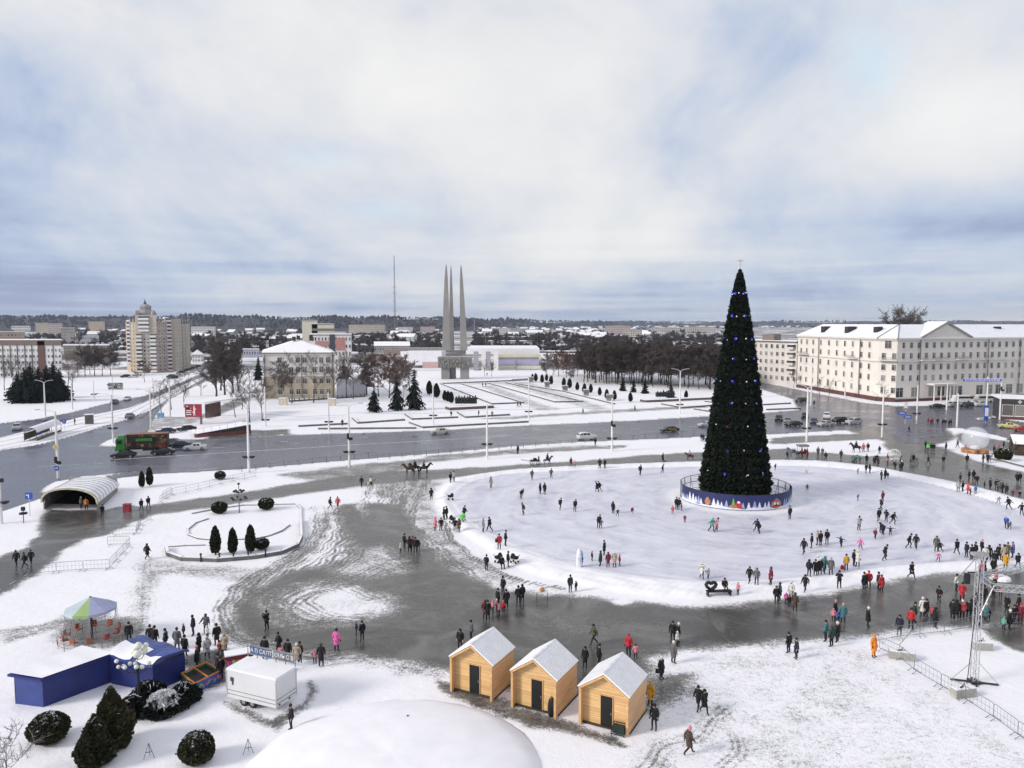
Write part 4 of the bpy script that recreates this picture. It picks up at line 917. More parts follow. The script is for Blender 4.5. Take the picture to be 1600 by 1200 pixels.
TL = [
 (pop[0], 338, 626, 523, 'tall bare poplar by the left street behind the red billboard'), (pop[1], 352, 624, 519, 'tallest bare poplar behind the red billboard kiosk roof'), (pop[0], 364, 620, 524, 'dense bare poplar right of the tallest poplar behind the red billboard'), (pop[1], 373, 612, 531, 'slim bare poplar closest to the institute behind the red billboard'), (pop[0], 345, 610, 530, 'bare poplar standing behind the other poplars by the left street'),
 (gt[0], 390, 660, 580, 'spreading bare tree in the snow left of the institute building'), (gt[1], 410, 657, 594, 'low spreading bare tree before the lower left corner of the institute'), (gt[2], 368, 652, 598, 'small bare tree left of the spreading tree near the ramp wall'), (gt[2], 378, 640, 590, 'bare tree behind the spreading tree left of the institute'),
 (birch, 437, 632, 553, 'pale weeping birch before the left end of the institute front'), (birch, 445, 628, 560, 'thin pale birch beside the weeping birch before the institute'), (gt[0], 456, 630, 556, 'thin bare tree before the second window bay of the institute'), (gt[1], 490, 629, 552, 'bare tree before the middle of the institute front'), (gt[0], 521, 625, 556, 'bare tree at the right corner of the institute'),
 (dense, 573, 618, 546, 'big dark bare tree behind the two lower fir trees'), (gt[1], 541, 622, 552, 'thin bare tree right of the institute before the white wall'), (gt[2], 552, 623, 556, 'second thin bare tree right of the institute before the white wall'),
 (tr_[0], 592, 620, 556, 'reddish bare tree left of the weeping birch near the monument'), (tr_[1], 608, 622, 551, 'reddish brown bare tree among the dark firs left of the monument'), (tr_[0], 622, 617, 555, 'reddish bare tree right behind the tall birch left of the monument'), (tr_[1], 640, 612, 562, 'low reddish bare tree nearest to the monument'),
 (birch, 630, 629, 553, 'tall white trunked birch between the two right firs'),
 (gt[0], 757, 588, 563, 'small bare tree before the amphitheatre pylons'), (gt[1], 768, 588, 565, 'small reddish bush tree under the amphitheatre pylons'), (gt[2], 808, 580, 562, 'small thin bare tree before the lilac wall'), (birch, 855, 595, 547, 'spreading grey bare tree right of the lilac wall'), (gt[1], 863, 596, 553, 'bare tree closest to the russet trees at the park edge'), (birch, 890, 602, 562, 'weeping bare tree in front of the russet trees'),
 (gt[1], 7, 610, 560, 'thin bare tree at the far left edge before the panel block'), (gt[0], 20, 598, 556, 'bare tree before the far left end of the panel block'), (gt[2], 36, 598, 553, 'bare tree before the panel block, left of the dark spruces'), (gt[0], 52, 596, 557, 'bare tree just behind the dark spruces at left'),
 (gt[1], 106, 610, 548, 'bare tree right of the dark spruces at left'), (gt[2], 112, 612, 556, 'small bare tree right of the dark spruces, nearest the snowfield'), (gt[0], 122, 588, 545, 'bare tree at the left end of the dark grove before the shed'),
 (dense, 133, 588, 541, 'dense bare tree in the grove left of the domed tower'), (dense, 148, 587, 540, 'dense bare tree in the middle of the grove left of the domed tower'), (dense, 160, 587, 543, 'dense bare tree in the right half of the grove left of the domed tower'), (dense, 173, 587, 541, 'dense bare tree at the right end of the grove left of the domed tower'), (gt[1], 141, 585, 548, 'thin bare tree inside the grove left of the domed tower'),
 (tr_[0], 226, 597, 563, 'reddish bare tree right in front of the domed tower'),
 (gt[1], 252, 645, 592, 'leaning bare tree by the left street before the billboard'), (gt[2], 268, 640, 590, 'small bare tree next to the leaning one by the left street'), (gt[0], 288, 637, 585, 'small bare tree right of the leaning one by the left street'), (gt[2], 314, 618, 580, 'bare tree between the left street and the poplars'),
 (gt[1], 1240, 606, 578, 'small bare street tree by the end of the cream building'), (gt[0], 1281, 622, 590, 'small bare street tree before the long facade of the cream building'), (gt[2], 1294, 624, 592, 'second small bare street tree before the long facade'), (gt[0], 1379, 640, 600, 'small bare street tree at the corner of the cream building'),
]
for pr, px, py, yt, lab in TL:
    hh = {'poplar': 18, 'birch': 14}.get(pr.name.split('.')[0], 16 if pr is dense else 11 if pr in tr_ else 13)
    put(pr, USED, at0(px, py), px * 1.7, lab, scale_for(py, yt, hh), None, px)
# big tree seen over the roof of the cream building
for px, yt, y, k in ((1392, 484, 345, 'dark bare tree crown rising over the cream building roof, left one'), (1408, 483, 350, 'tallest bare tree crown rising over the cream building roof'), (1424, 487, 345, 'bare tree crown rising over the cream building roof, right one')):
    s_ = ZY(y, yt) / 16 * 1.02; put(dense, USED, (XY(px, y), y, -.3), px, k, (s_ * .62, s_ * .62, s_), None, px)
# clumps of distant bare trees
fg = 'distant bare trees among the far buildings'; fl_ = 'distant bare brown tree among the far buildings'
fars = [tree_proto('bare_tree', '', 'tree', 80 + i, 12, 7.0, BARK, TWIG, limbs=14, subs=7, twigs=6, tw=.26, low=.10) for i in range(3)]
for (x0, x1), (y0_, y1_), cnt in (((0, 195), (528, 545), 18), ((100, 195), (518, 532), 20), ((300, 420), (524, 552), 28), ((420, 480), (518, 530), 8), ((548, 690), (525, 548), 30), ((745, 860), (526, 546), 34), ((860, 1000), (524, 552), 34), ((1000, 1130), (526, 545), 28)):
    for i in range(cnt):
        px, py = rr.uniform(x0, x1), rr.uniform(y0_, y1_); p = G(px, py); p.z = -.4
        if 690 < px < 735: continue
        put(rr.choice(fars), USED, p, rr.uniform(0, 6), fl_, rr.uniform(.7, 1.15), fg, px)
# conifers
sp1 = conifer('spruce', '', 5, 10, 3.4, CON, .03, 30, 20); sp2 = conifer('fir_tree', '', 6, 9, 3.2, CON, .16, 15, 15, droop=.55); sp3 = conifer('blue_spruce', '', 8, 7, 2.4, CON[1:], .03, 22, 16, droop=.1)
for pr, px, py, yt, h, lab, sx in (
 (sp1, 28, 625, 582, 10, 'dark spruce at the left of the clump by the far left street', 1.25), (sp1, 40, 629, 574, 10, 'dark spruce second from left in the clump at far left', 1.2), (sp1, 49, 623, 567, 10, 'tall dark spruce behind the others in the clump at far left', 1.0), (sp1, 62, 629, 573, 10, 'broad dark spruce in the middle of the clump behind the double armed lamp', 1.2), (sp1, 75, 628, 570, 10, 'dark spruce right of the lamp in the clump at far left', 1.15), (sp1, 84, 622, 566, 10, 'tallest dark spruce of the clump at far left', 1.1), (sp1, 94, 626, 576, 10, 'dark spruce at the right end of the clump at far left', 1.15),
 (sp2, 585, 644, 602, 9, 'low spreading dark fir before the big bare tree', .9), (sp2, 620, 641, 586, 9, 'dark fir left of the white trunked birch', .72), (sp2, 648, 640, 577, 9, 'tall dark fir right of the white trunked birch near the monument', .78),
 (sp1, 404, 594, 555, 10, 'narrow dark conifer at the left end of the institute', .6), (sp2, 537, 594, 564, 9, 'dark conifer right of the institute behind the thin bare trees', 1.5), (sp2, 571, 604, 568, 9, 'dark conifer beneath the big bare tree', 1.3),
 (sp3, 973, 611, 588, 7, 'blue green spruce left of its two neighbours on the memorial lawn', .8), (sp3, 990, 613, 590, 7, 'blue green spruce in the middle of the three on the memorial lawn', .7), (sp3, 1008, 615, 590, 7, 'blue green spruce right of its two neighbours on the memorial lawn', .8), (sp3, 1048, 622, 598, 7, 'dark spruce behind the right sculpture group', 1.0), (sp3, 823, 533, 522, 7, 'small dark conifer beyond the amphitheatre', 1), (sp3, 866, 543, 530, 7, 'dark conifer beyond the galleries', 1)):
    k = scale_for(py, yt, h); put(pr, USED, at0(px, py), px, lab, (k * sx, k * sx, k), None, px)
# thujas on the memorial and by the flower bed
def thprof(h, r): return [(r * .55, .08 * h), (r * .9, .2 * h), (r, .42 * h), (r * .86, .65 * h), (r * .55, .85 * h), (r * .22, .96 * h), (.03, h)]
th = shrub('thuja', '', 'shrub', thprof(3.4, .62), 1500, .24, THU[:2], 3, droop=.5)
for px, py, yt, lab in (
 (671, 617, 595, 'dark columnar thuja left of the pair by the left memorial lamp'), (682, 622, 599, 'dark columnar thuja right of the pair by the left memorial lamp'), (695, 626, 610, 'thuja left of the left sculpture group'), (700, 628, 611, 'thuja in the middle of three left of the sculpture group'), (705, 630, 612, 'thuja closest to the left sculpture group'),
 (832, 593, 584, 'thuja at the far end of the right thuja row'), (837, 596, 583, 'second thuja from the far end of the right thuja row'), (847, 598, 585, 'thuja left of the first stone vase block'), (854, 595, 584, 'thuja directly behind the first stone block'), (861, 601, 587, 'thuja right of the first stone block'), (881, 604, 590, 'thuja left behind the second stone block'), (890, 607, 591, 'thuja right behind the second stone block'), (902, 610, 597, 'single thuja between second and third stone blocks'), (913, 614, 599, 'thuja left behind the third stone block'), (923, 614, 600, 'thuja right behind the third stone block'), (937, 618, 605, 'single thuja between third and fourth stone blocks'), (948, 623, 608, 'thuja left behind the fourth stone block'), (960, 625, 610, 'thuja right behind the fourth stone block'), (985, 628, 613, 'single thuja on the lawn right of the fourth stone block'), (1072, 623, 610, 'thuja right of the right sculpture group'),
 (222, 762, 736, 'dark thuja column left of the pair behind the underpass roof'), (234, 759, 730, 'dark thuja column right of the pair behind the underpass roof'),
 (337, 867, 822, 'leftmost tall thuja on the kerbed snow bed'), (364, 866, 825, 'middle tall thuja on the kerbed snow bed'), (392, 864, 820, 'right tall thuja on the kerbed snow bed next to the ball shrub')):
    k = scale_for(py, yt, 3.4); put(th, USED, at0(px, py), px, lab, (k * (.85 if px < 400 else 1.1),) * 2 + (k,), None, px)
ball = shrub('topiary_ball', '', 'shrub', [(.35, .12), (.85, .35), (1.0, .8), (.9, 1.2), (.55, 1.5), (.1, 1.62)], 1700, .19, THU[:2], 4, droop=.2, jit=.04, lumps=.02, snow=60)
for px, py, w, lab in ((343, 802, 23, 'clipped ball shrub at the rear left of the kerbed snow bed'), (416, 796, 23, 'clipped ball shrub at the rear right of the kerbed snow bed'), (409, 858, 22, 'clipped ball shrub beside the thujas on the kerbed snow bed'), (344, 749, 16, 'small ball shrub on a stem near the road'), (1567, 720, 24, 'clipped ball shrub behind the kerb at the far right')):
    p = at0(px, py); k = w / F * p.y / 2.0; put(ball, USED, p, px, lab, k, None, px)
b = MB()
fgb = [(.9, .12), (1.6, .5), (1.85, 1.1), (1.75, 1.7), (1.2, 2.35), (.4, 2.7), (.05, 2.75)]
fgb = [(r * .62, z * .62) for r, z in fgb]
shrub('topiary_shrub', 'big dense clipped shrub at lower left by the bare bush', 'shrub', fgb, 6500, .17, THU, 12, droop=.3, jit=.055, lumps=.05, snow=240, loc=at0(77, 1157)).scale = (.94, .94, 1.02)
shrub('topiary_shrub', 'big dense clipped shrub right of the twin thuja in the foreground', 'shrub', fgb, 6500, .17, THU, 13, droop=.3, jit=.055, lumps=.05, snow=260, loc=at0(309, 1190)).scale = (.80, .80, 1.06)
tp = lambda h, r: [(r * .7, .1), (r * .97, .14 * h), (r, .30 * h), (r * .80, .52 * h), (r * .46, .74 * h), (r * .15, .92 * h), (.02, h)]
shrub('thuja', 'tall pointed thuja in the foreground at lower left, the nearer of two', 'shrub', tp(3.0, .84), 7500, .25, THU, 15, droop=.8, jit=.10, lumps=.11, snow=40, loc=at0(150, 1194))
shrub('thuja', 'broader bronze tipped thuja right behind the pointed one in the foreground', 'shrub', tp(3.75, 1.0), 8000, .26, [THU[1], THU[2], THU[2]], 16, droop=.8, jit=.10, lumps=.13, snow=30, loc=at0(176, 1166))
# snowy juniper mound behind them
def juniper(label, seed, px, py, r, h, snow):
    shrub('juniper', label, 'shrub', [(r * .8, .05), (r, .3 * h), (r * .9, .6 * h), (r * .5, .9 * h), (.05, h)], 3200, .30, CON, seed, droop=.2, jit=.16, lumps=.12, snow=snow, loc=at0(px, py), core=.7)
juniper('dark spreading juniper behind the bronze tipped thuja', 21, 208, 1118, .75, 1.2, 60); juniper('snow laden juniper in the middle of the clump by the blue tent', 22, 256, 1112, 1.05, 1.25, 2300); juniper('dark juniper at the right end of the clump by the blue tent', 23, 288, 1098, .75, 1.35, 120); juniper('dark juniper behind the snow laden one', 24, 232, 1098, .95, 1.35, 60)
bb, cc = bare_tree(99, 3.2, 1.9, limbs=10, subs=6, twigs=5, tw=.012, trunk_r=.05, low=.08)
fb = thing('bare_bush', 'grey leafless bush at the lower left corner', 'bush', at0(14, 1222)); bb.build('trunk', BARKG, fb); cc.build('crown', M('frosty_twigs', (.22, .20, .21), .9), fb)
# tiny sapling between the huts and dome
s1, s2 = bare_tree(98, 1.6, .35, limbs=4, subs=2, twigs=2, tw=.012, trunk_r=.03, low=.5); sp_ = thing('sapling', 'tiny leafless sapling between the first two huts and the snowy dome', 'tree', at0(775, 1122)); s1.build('trunk', BARKG, sp_); s2.build('crown', TWIGG, sp_)

# the decorated tree
cx, cy = 33.2, 113.7; HT_ = ZY(cy, 421)
ct = thing('christmas_tree', 'giant dark artificial Christmas tree with blue and white lights on the ice rink', 'christmas tree', (cx, cy, 0))
prof = [(4.55, .9), (4.8, 2.5), (4.35, 6), (3.65, 11), (2.98, 16.5), (2.3, 21.5), (1.55, 26.5), (.95, 30.0), (.5, HT_ - 1.5), (.22, HT_ - .5), (.04, HT_)]
rr = random.Random(77); b = MB(); b.lathe([(r * .9, z) for r, z in prof], 24, mi=0)
XM = [G1('tree_needles_black', (.005, .008, .006)), G1('tree_needles_green', (.009, .017, .010)), G1('tree_needles_olive', (.016, .022, .011))]
card_cloud(b, rev_surface(prof, rr, .04), 2200, .62, rr, mis=[1, 2, 3], droop=-.2, asp=.25); card_cloud(b, rev_surface(prof, rr, .035, lambda a, z: .03 * math.sin(z * 5.2) + .015 * math.sin(a * 14)), 34000, .40, rr, mis=[1, 2, 2, 3], droop=-.35)
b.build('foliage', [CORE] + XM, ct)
b = MB(); b.tube([(0, 0, -.1), (0, 0, 3)], .5, 10); b.build('trunk', DARKMETAL, ct)
b = MB(); b.tube([(0, 0, HT_ - .3), (0, 0, HT_ + 1.2)], .05, 5)
for i in range(8):
    a = i * math.pi / 4; r = .55 if i % 2 == 0 else .35; b.tube([(0, 0, HT_ + 1.25), (r * math.cos(a), .05, HT_ + 1.25 + r * .35 * math.sin(a))], .045, 4)
b.build('top_star', M('star_gold_pink', (.5, .34, .34), .4), ct)
def rad_at(z):
    for (r0, z0), (r1, z1) in zip(prof[:-1], prof[1:]):
        if z0 <= z <= z1: return r0 + (r1 - r0) * (z - z0) / (z1 - z0)
    return 1
BLUE = Mglow('blue_star_light', (.03, .03, .7), .16); LAMP = Mglow('white_lamp', (.9, .85, .8), .7); REDL = Mglow('red_lamp', (.7, .1, .05), .35)
b = MB(); vs = []
for i in range(10): a = i * math.pi / 5; r = .25 if i % 2 == 0 else .12; vs.append((r * math.sin(a), 0, r * math.cos(a)))
b.add([(v[0], -.07, v[2]) for v in vs] + [(v[0], .07, v[2]) for v in vs], [tuple(range(10)), tuple(range(19, 9, -1))] + [(i, 10 + i, 10 + (i + 1) % 10, (i + 1) % 10) for i in range(10)])
o = b.build('star', BLUE); stm = o.data; bpy.data.objects.remove(o)
b = MB(); b.ball((0, 0, 0), .085, 6, 4); o = b.build('lamp', LAMP); lm = o.data; bpy.data.objects.remove(o)
b = MB(); b.ball((0, 0, 0), .085, 6, 4); o = b.build('lamp', REDL); lr = o.data; bpy.data.objects.remove(o)
for k, py in enumerate((457, 493, 530, 561, 597, 632, 668, 705, 741)):
    z = ZY(cy - 4, py); r = rad_at(z) + .12; nst = 5; ph = -1.66 - .02 * k
    for i in range(nst):
        a = ph + i * 2 * math.pi / nst - .35 if k > 1 else ph + .45 + i * 2 * math.pi / nst; link('star_light', stm, ct, (r * math.cos(a), r * math.sin(a), z), a + math.pi / 2)
    for i in range(10 if k < 7 else 12):
        a = ph + .28 + i * 2 * math.pi / 10 + rr.uniform(-.1, .1); link('lamp', lr if (rr.random() < .15 and k > 5) else lm, ct, (r * math.cos(a), r * math.sin(a), z + rr.uniform(-.15, .15)), 0)
# the round fence with its printed banner
FR = 8.0
fn = thing('tree_fence', 'round fence with a dark blue winter forest banner around the Christmas tree', 'fence', (cx, cy, 0))
def cyl(u, v, r=FR): a = -math.pi / 2 + u / FR; return (r * math.cos(a), r * math.sin(a), v)
BN = M('banner_navy', (.020, .026, .105), .55, .25, .35)
b = MB(); us = np.linspace(-FR * 1.5, FR * 1.5, 64)
for i in range(63):
    u0, u1 = us[i], us[i + 1]
    b.quad(cyl(u0, .12), cyl(u1, .12), cyl(u1, 2.2), cyl(u0, 2.2)); b.quad(cyl(u1, .12, FR - .04), cyl(u0, .12, FR - .04), cyl(u0, 2.2, FR - .04), cyl(u1, 2.2, FR - .04))
bo = b.build('banner', BN, fn)
PW = M('print_snow_white', (.66, .69, .80), .6, .08, 1); PG = M('print_green', (.16, .32, .07), .6); PO = M('print_gingerbread', (.44, .19, .10), .6, .3, 2); PR = M('print_red', (.5, .04, .04), .6); PB = M('print_frost_blue', (.30, .36, .58), .6, .2, 2); PL = M('print_lilac_cloud', (.12, .14, .36), .6)
b = MB(); rr = random.Random(31)
def fir(u, v, h, w, mi, r):
    for k in range(4):
        z0 = v + h * k * .22; ww = w * (1 - k * .22) / 2; z1 = z0 + h * .36
        b.add([cyl(u - ww, z0, r), cyl(u + ww, z0, r), cyl(u, z1, r)], [(0, 1, 2)], mi)
u = -FR * 1.5 + .3
while u < FR * 1.5 - .3:
    h = rr.uniform(.75, 1.35)
    if not (-2.9 < u < -1.2 or 2.7 < u < 5.2 or -6.6 < u < -5.6): fir(u, .35, h, h * .8, rr.choice([0, 0, 4]), FR + .012 + rr.uniform(0, .004))
    u += rr.uniform(.42, .85)
for i in range(72):   # snowdrifts along the bottom
    u0 = -FR * 1.5 + i * FR * 3 / 72; u1 = u0 + FR * 3 / 72; f = lambda q: .42 + .12 * math.sin(q * 1.1) + .07 * math.sin(q * 2.7 + 1)
    b.quad(cyl(u0, .13, FR + .02), cyl(u1, .13, FR + .02), cyl(u1, f(u1), FR + .02), cyl(u0, f(u0), FR + .02), 0)
fir(-2.45, .45, 1.35, .8, 1, FR + .024)
def disc(u, v, ru, rv, mi, r=FR + .026, n=12): b.add([cyl(u + ru * math.cos(6.283 * i / n), v + rv * math.sin(6.283 * i / n), r) for i in range(n)], [tuple(range(n))], mi)
disc(-2.5, .55, .55, .25, 2, FR + .028); disc(-1.75, .85, .42, .45, 3, FR + .027); disc(-1.75, 1.2, .2, .18, 0, FR + .03); disc(-1.55, .5, .3, .2, 3, FR + .031)   # a red sack of gifts by the green fir
disc(3.9, .75, 1.0, .55, 2, FR + .026); b.add([cyl(2.9, 1.0, FR + .028), cyl(4.9, 1.0, FR + .028), cyl(3.9, 1.65, FR + .028)], [(0, 1, 2)], 2); disc(3.6, .9, .22, .2, 0, FR + .031); disc(4.2, .85, .2, .18, 0, FR + .031); disc(3.9, .4, .8, .14, 3, FR + .032)
disc(-6.1, .85, .45, .5, 2, FR + .026); disc(-6.1, 1.3, .22, .2, 2, FR + .028)
b.build('banner_print', [PW, PG, PO, PR, PB], bo)
b = MB()
for z in (2.2, 1.2, .2):
    b.tube([cyl(FR * a, z, FR - .05) for a in np.linspace(0, 2 * math.pi, 73)], .045, 4, cap=False)
b.build('rail', DARKMETAL, fn)
for i in range(26):
    a = i * 2 * math.pi / 26; b = MB(); b.tube([cyl(a * FR, 0, FR - .08), cyl(a * FR, 2.3, FR - .08)], .045, 4)
    if 7 < i < 19 or True:
        b.tube([cyl(a * FR, .1, FR - .6), cyl(a * FR, 2.0, FR - .09)], .03, 4); 
    b.build('post', DARKMETAL, fn)
b = MB()   # see-through mesh on the far side
for i in range(110):
    a = FR * 1.5 + (2 * math.pi - 3.0) * FR * i / 110; b.tube([cyl(a, .2, FR - .05), cyl(a, 2.2, FR - .05)], .012, 3, cap=False)
for z in np.arange(.4, 2.2, .22): b.tube([cyl(FR * 1.5 + (2 * math.pi - 3.0) * FR * q, z, FR - .05) for q in np.linspace(0, 1, 40)], .012, 3, cap=False)
b.build('wire_mesh', STEEL, fn)
# parcels and baubles lying inside the fence
gm = [M('gift_' + n, c, .4) for n, c in (('white', (.7, .7, .7)), ('red', (.45, .04, .04)), ('blue', (.05, .06, .5)), ('grey', (.25, .25, .27)), ('green', (.06, .14, .06)), ('gold', (.5, .35, .1)))]
rr = random.Random(8); shp = []
for k in range(6):
    b = MB(); 
    if k % 2: b.box((0, 0, .2), (.5, .45, .4)); b.box((0, 0, .41), (.1, .46, .03)); b.box((0, 0, .42), (.51, .1, .03))
    else: b.ball((0, 0, .25), .26, 8, 6); b.tube([(0, 0, .5), (0, 0, .58)], .05, 5)
    shp.append(b)
pr = []
for k in range(6):
    o = shp[k].build('wrapped_gift' if k % 2 else 'bauble', gm[k]); tag(o, '', 'gift' if k % 2 else 'bauble'); pr.append(o)
names = ['white', 'red', 'blue', 'grey', 'green', 'gold']
for i in range(54):
    k = rr.randrange(6); a = rr.uniform(math.pi * 1.02, math.pi * 1.98); r = rr.uniform(5.7, 7.3)
    put(pr[k], USED, (cx + r * math.cos(a), cy + r * math.sin(a), .0), rr.uniform(0, 3), '%s %s lying in the snow inside the round fence' % (names[k], 'gift box' if k % 2 else 'bauble'), rr.uniform(.8, 1.5), 'gifts and baubles under the tree')
# wooded hills on the horizon
def hills():
    b = MB(); cols = 150; rows = 9; vs = []
    def ridge(px):
        pts = [(-500, 498), (-100, 495), (60, 494.5), (110, 498), (190, 497), (300, 494), (420, 497), (560, 497.5), (690, 497.5), (760, 501), (900, 503), (1100, 504), (1200, 503.5), (1400, 502.5), (1650, 503), (2100, 500)]
        for (x0, y0_), (x1, y1_) in zip(pts[:-1], pts[1:]):
            if x0 <= px <= x1: return y0_ + (y1_ - y0_) * (px - x0) / (x1 - x0)
        return 502
    for i in range(cols):
        px = -500 + 2600 * i / (cols - 1); yr = 3000 if px < 700 else 3000 + 3600 * min(1, (px - 700) / 350); top = ZY(yr, ridge(px) + 1.3 * math.sin(px * .031) + .8 * math.sin(px * .083))
        for j in range(rows):
            f = j / (rows - 1); y = yr * (.80 + .35 * f); z = -1 + (top + 1) * math.sin(min(1, f * 1.4) * math.pi / 2) ** 1.3 if f < .75 else top * (1 - (f - .75) * .4)
            vs.append((XY(px, yr) / yr * y, y, z))
    fs = [(i * rows + j, (i + 1) * rows + j, (i + 1) * rows + j + 1, i * rows + j + 1) for i in range(cols - 1) for j in range(rows - 1)]
    b.add(vs, fs); m = bpy.data.materials.new('wooded_hillside'); nt, bs = nodes_of(m); tc = nt.nodes.new('ShaderNodeTexCoord').outputs['Object']
    c = ramp(nt, noise(nt, tc, .02, 5, .7), [(.35, (.014, .012, .016)), (.55, (.028, .023, .027)), (.68, (.06, .052, .058)), (.76, (.5, .5, .54))]); nt.links.new(c, bs.inputs['Base Color']); bs.inputs['Roughness'].default_value = .95
    structure(b.build('hills', m, smooth=True)); return ridge
ridge = hills()
b = MB(); rr = random.Random(9)
for i in range(5200):   # tree tops of the far wood
    px = rr.uniform(-200, 1800); right = px > 700; yr = 3000 if not right else 3000 + 3600 * min(1, (px - 700) / 350)
    f = rr.uniform(.15, .8); y = yr * (.80 + .35 * f); f2 = min(1, f * 1.4); top = ZY(yr, ridge(px)); z = -1 + (top + 1) * math.sin(f2 * math.pi / 2) ** 1.3 if f < .75 else top
    s = rr.uniform(4, 11) * (1 + .5 * math.sin(px * .045) * math.sin(px * .017 + f * 5)) * (1 if not right else 1.2); x = XY(px, yr) / yr * y; hgt = s * rr.uniform(.8, 1.5)
    n = 5; a0 = rr.uniform(0, 6)
    ring = [(x + s * .6 * rr.uniform(.6, 1.2) * math.cos(a0 + k * 6.283 / n), y + s * .6 * math.sin(a0 + k * 6.283 / n), z + hgt * rr.uniform(.35, .6)) for k in range(n)]
    tip = (x + rr.uniform(-2, 2), y, z + hgt); bot = (x, y, z - 1)
    b.add(ring + [tip, bot], [(k, (k + 1) % n, 5) for k in range(n)] + [((k + 1) % n, k, 6) for k in range(n)], rr.randrange(3))
for (x0, x1), (y0_, y1_), cnt in (((-60, 700), (507, 514), 1500), ((740, 1700), (506.8, 512), 1500), ((0, 200), (513, 548), 420), ((290, 480), (512, 552), 800), ((540, 690), (512, 550), 800), ((740, 860), (513, 546), 700), ((850, 1140), (511, 548), 1100)):
    for i in range(cnt):   # bare thickets across the plain
        px, py = rr.uniform(x0, x1), rr.uniform(y0_, y1_)
        if math.sin(px * .06 + py * .9) + .7 * math.sin(px * .021 - py * .5) < -.25: continue
        p = G(px, py); s = rr.uniform(2.5, 5) * (p.y / 900) ** .45; hgt = s * rr.uniform(.7, 1.3); a0 = rr.uniform(0, 6); n = 5
        ring = [(p.x + s * 1.1 * rr.uniform(.5, 1.2) * math.cos(a0 + k * 6.283 / n), p.y + s * math.sin(a0 + k * 6.283 / n), -.4 + hgt * rr.uniform(.3, .8)) for k in range(n)]
        b.add(ring + [(p.x, p.y, hgt), (p.x, p.y, -1)], [(k, (k + 1) % n, 5) for k in range(n)] + [((k + 1) % n, k, 6) for k in range(n)], rr.choice((0, 1, 1, 2)))
structure(b.build('far_wood', [M('far_wood_dark', (.012, .012, .017), .95, .3, .05), M('far_wood_brown', (.030, .023, .024), .95, .3, .05), M('far_wood_grey', (.032, .028, .034), .95, .3, .05)]), 'stuff')
# ---------------------------------------------------------------- street furniture, stalls, vehicles
POLE = M('pole_white', (.72, .71, .70), .55, .12, .6); RING = M('planter_black', (.015, .017, .016), .8, .4, 3)
def gp(px, py, z=None):
    p = G(px, py); p.z = gz(p.x, p.y) if z is None else z; return p
def lamp_post(px, py, ytop, label, ring=None, arms='one', signal=None, sign=None, striped=False, blue=None, name='street_lamp'):
    p = gp(px, py); h = ZY(p.y, ytop) - p.z; t = thing(name, label, 'lamp post', p, group=None, px=px)
    b = MB(); b.tube([(0, 0, -.2), (0, 0, h * .45), (0, 0, h)], [.23, .20, .14], 8)
    if striped:
        for i in range(3): b.tube([(0, 0, .3 + i * .5), (0, 0, .52 + i * .5)], .205, 8, 1)
    b.build('pole', [POLE, BLACK], t)
    def arm(dx, dy, up):
        b = MB(); b.tube([(0, 0, h - .1), (dx * .35, dy * .35, h + up * .6), (dx, dy, h + up)], [.07, .06, .05], 5); a = b.build('arm', POLE, t)
        b = MB(); b.box((dx * 1.15, dy * 1.15, h + up + .02), (.75, .3, .14), math.atan2(dy, dx)); b.build('lamp_head', M('lamp_head_grey', (.40, .41, .43), .5), a)
    if arms == 'two': arm(-1.9, .1, .7); arm(1.9, -.1, .7)
    elif arms == 'one': arm(-1.6, -.5, .6)
    elif arms == 'left': arm(-2.6, 0, .3)
    if ring:
        z = ZY(p.y, ring) - p.z
        for s in (-1, 1):
            b = MB(); b.lathe([(.2, -.22), (.5, .0), (.55, .12), (.1, .2)], 10, (s * .62, 0, z)); b.tube([(0, 0, z - .1), (s * .62, 0, z - .15)], .04, 4); b.build('planter', RING, t)
    if signal:
        z = ZY(p.y, signal) - p.z; b = MB(); b.box((-.1, -.33, z), (.36, .28, 1.05)); b.box((.35, -.25, z - .5), (.7, .25, .5))
        for k, c in enumerate((0, 1, 2)): b.lathe([(.12, 0), (.12, .06)], 8, (-.1, -.5, z + .3 - .3 * k), 1)
        b.build('traffic_light', [BLACK, M('signal_lens_dark', (.06, .03, .02), .3)], t)
    if sign:
        z = ZY(p.y, sign) - p.z; b = MB(); s = .55
        b.add([(-s, -.3, z), (0, -.3, z - s), (s, -.3, z), (0, -.3, z + s), (-s, -.26, z), (0, -.26, z - s), (s, -.26, z), (0, -.26, z + s)], [(0, 1, 2, 3), (7, 6, 5, 4), (0, 4, 5, 1), (1, 5, 6, 2), (2, 6, 7, 3), (3, 7, 4, 0)])
        s = .36; b.add([(-s, -.31, z), (0, -.31, z - s), (s, -.31, z), (0, -.31, z + s)], [(0, 1, 2, 3)], 1); b.build('priority_sign', [M('sign_pale', (.6, .58, .5)), M('sign_yellow', (.55, .38, .04))], t)
    if blue:
        z = ZY(p.y, blue) - p.z; b = MB(); b.lathe([(.45, 0), (.45, .05)], 16); b2 = MB()
        vs = [(v[0], -.32 - v[2], z + v[1]) for v in b.v]; b2.add(vs, b.f); b2.box((-.05, -.39, z), (.5, .03, .12), mi=1); b2.box((.15, -.388, z + .03), (.1, .03, .3), mi=1)
        b2.build('blue_sign', [M('sign_blue', (.03, .08, .45)), WHITE], t)
    return t
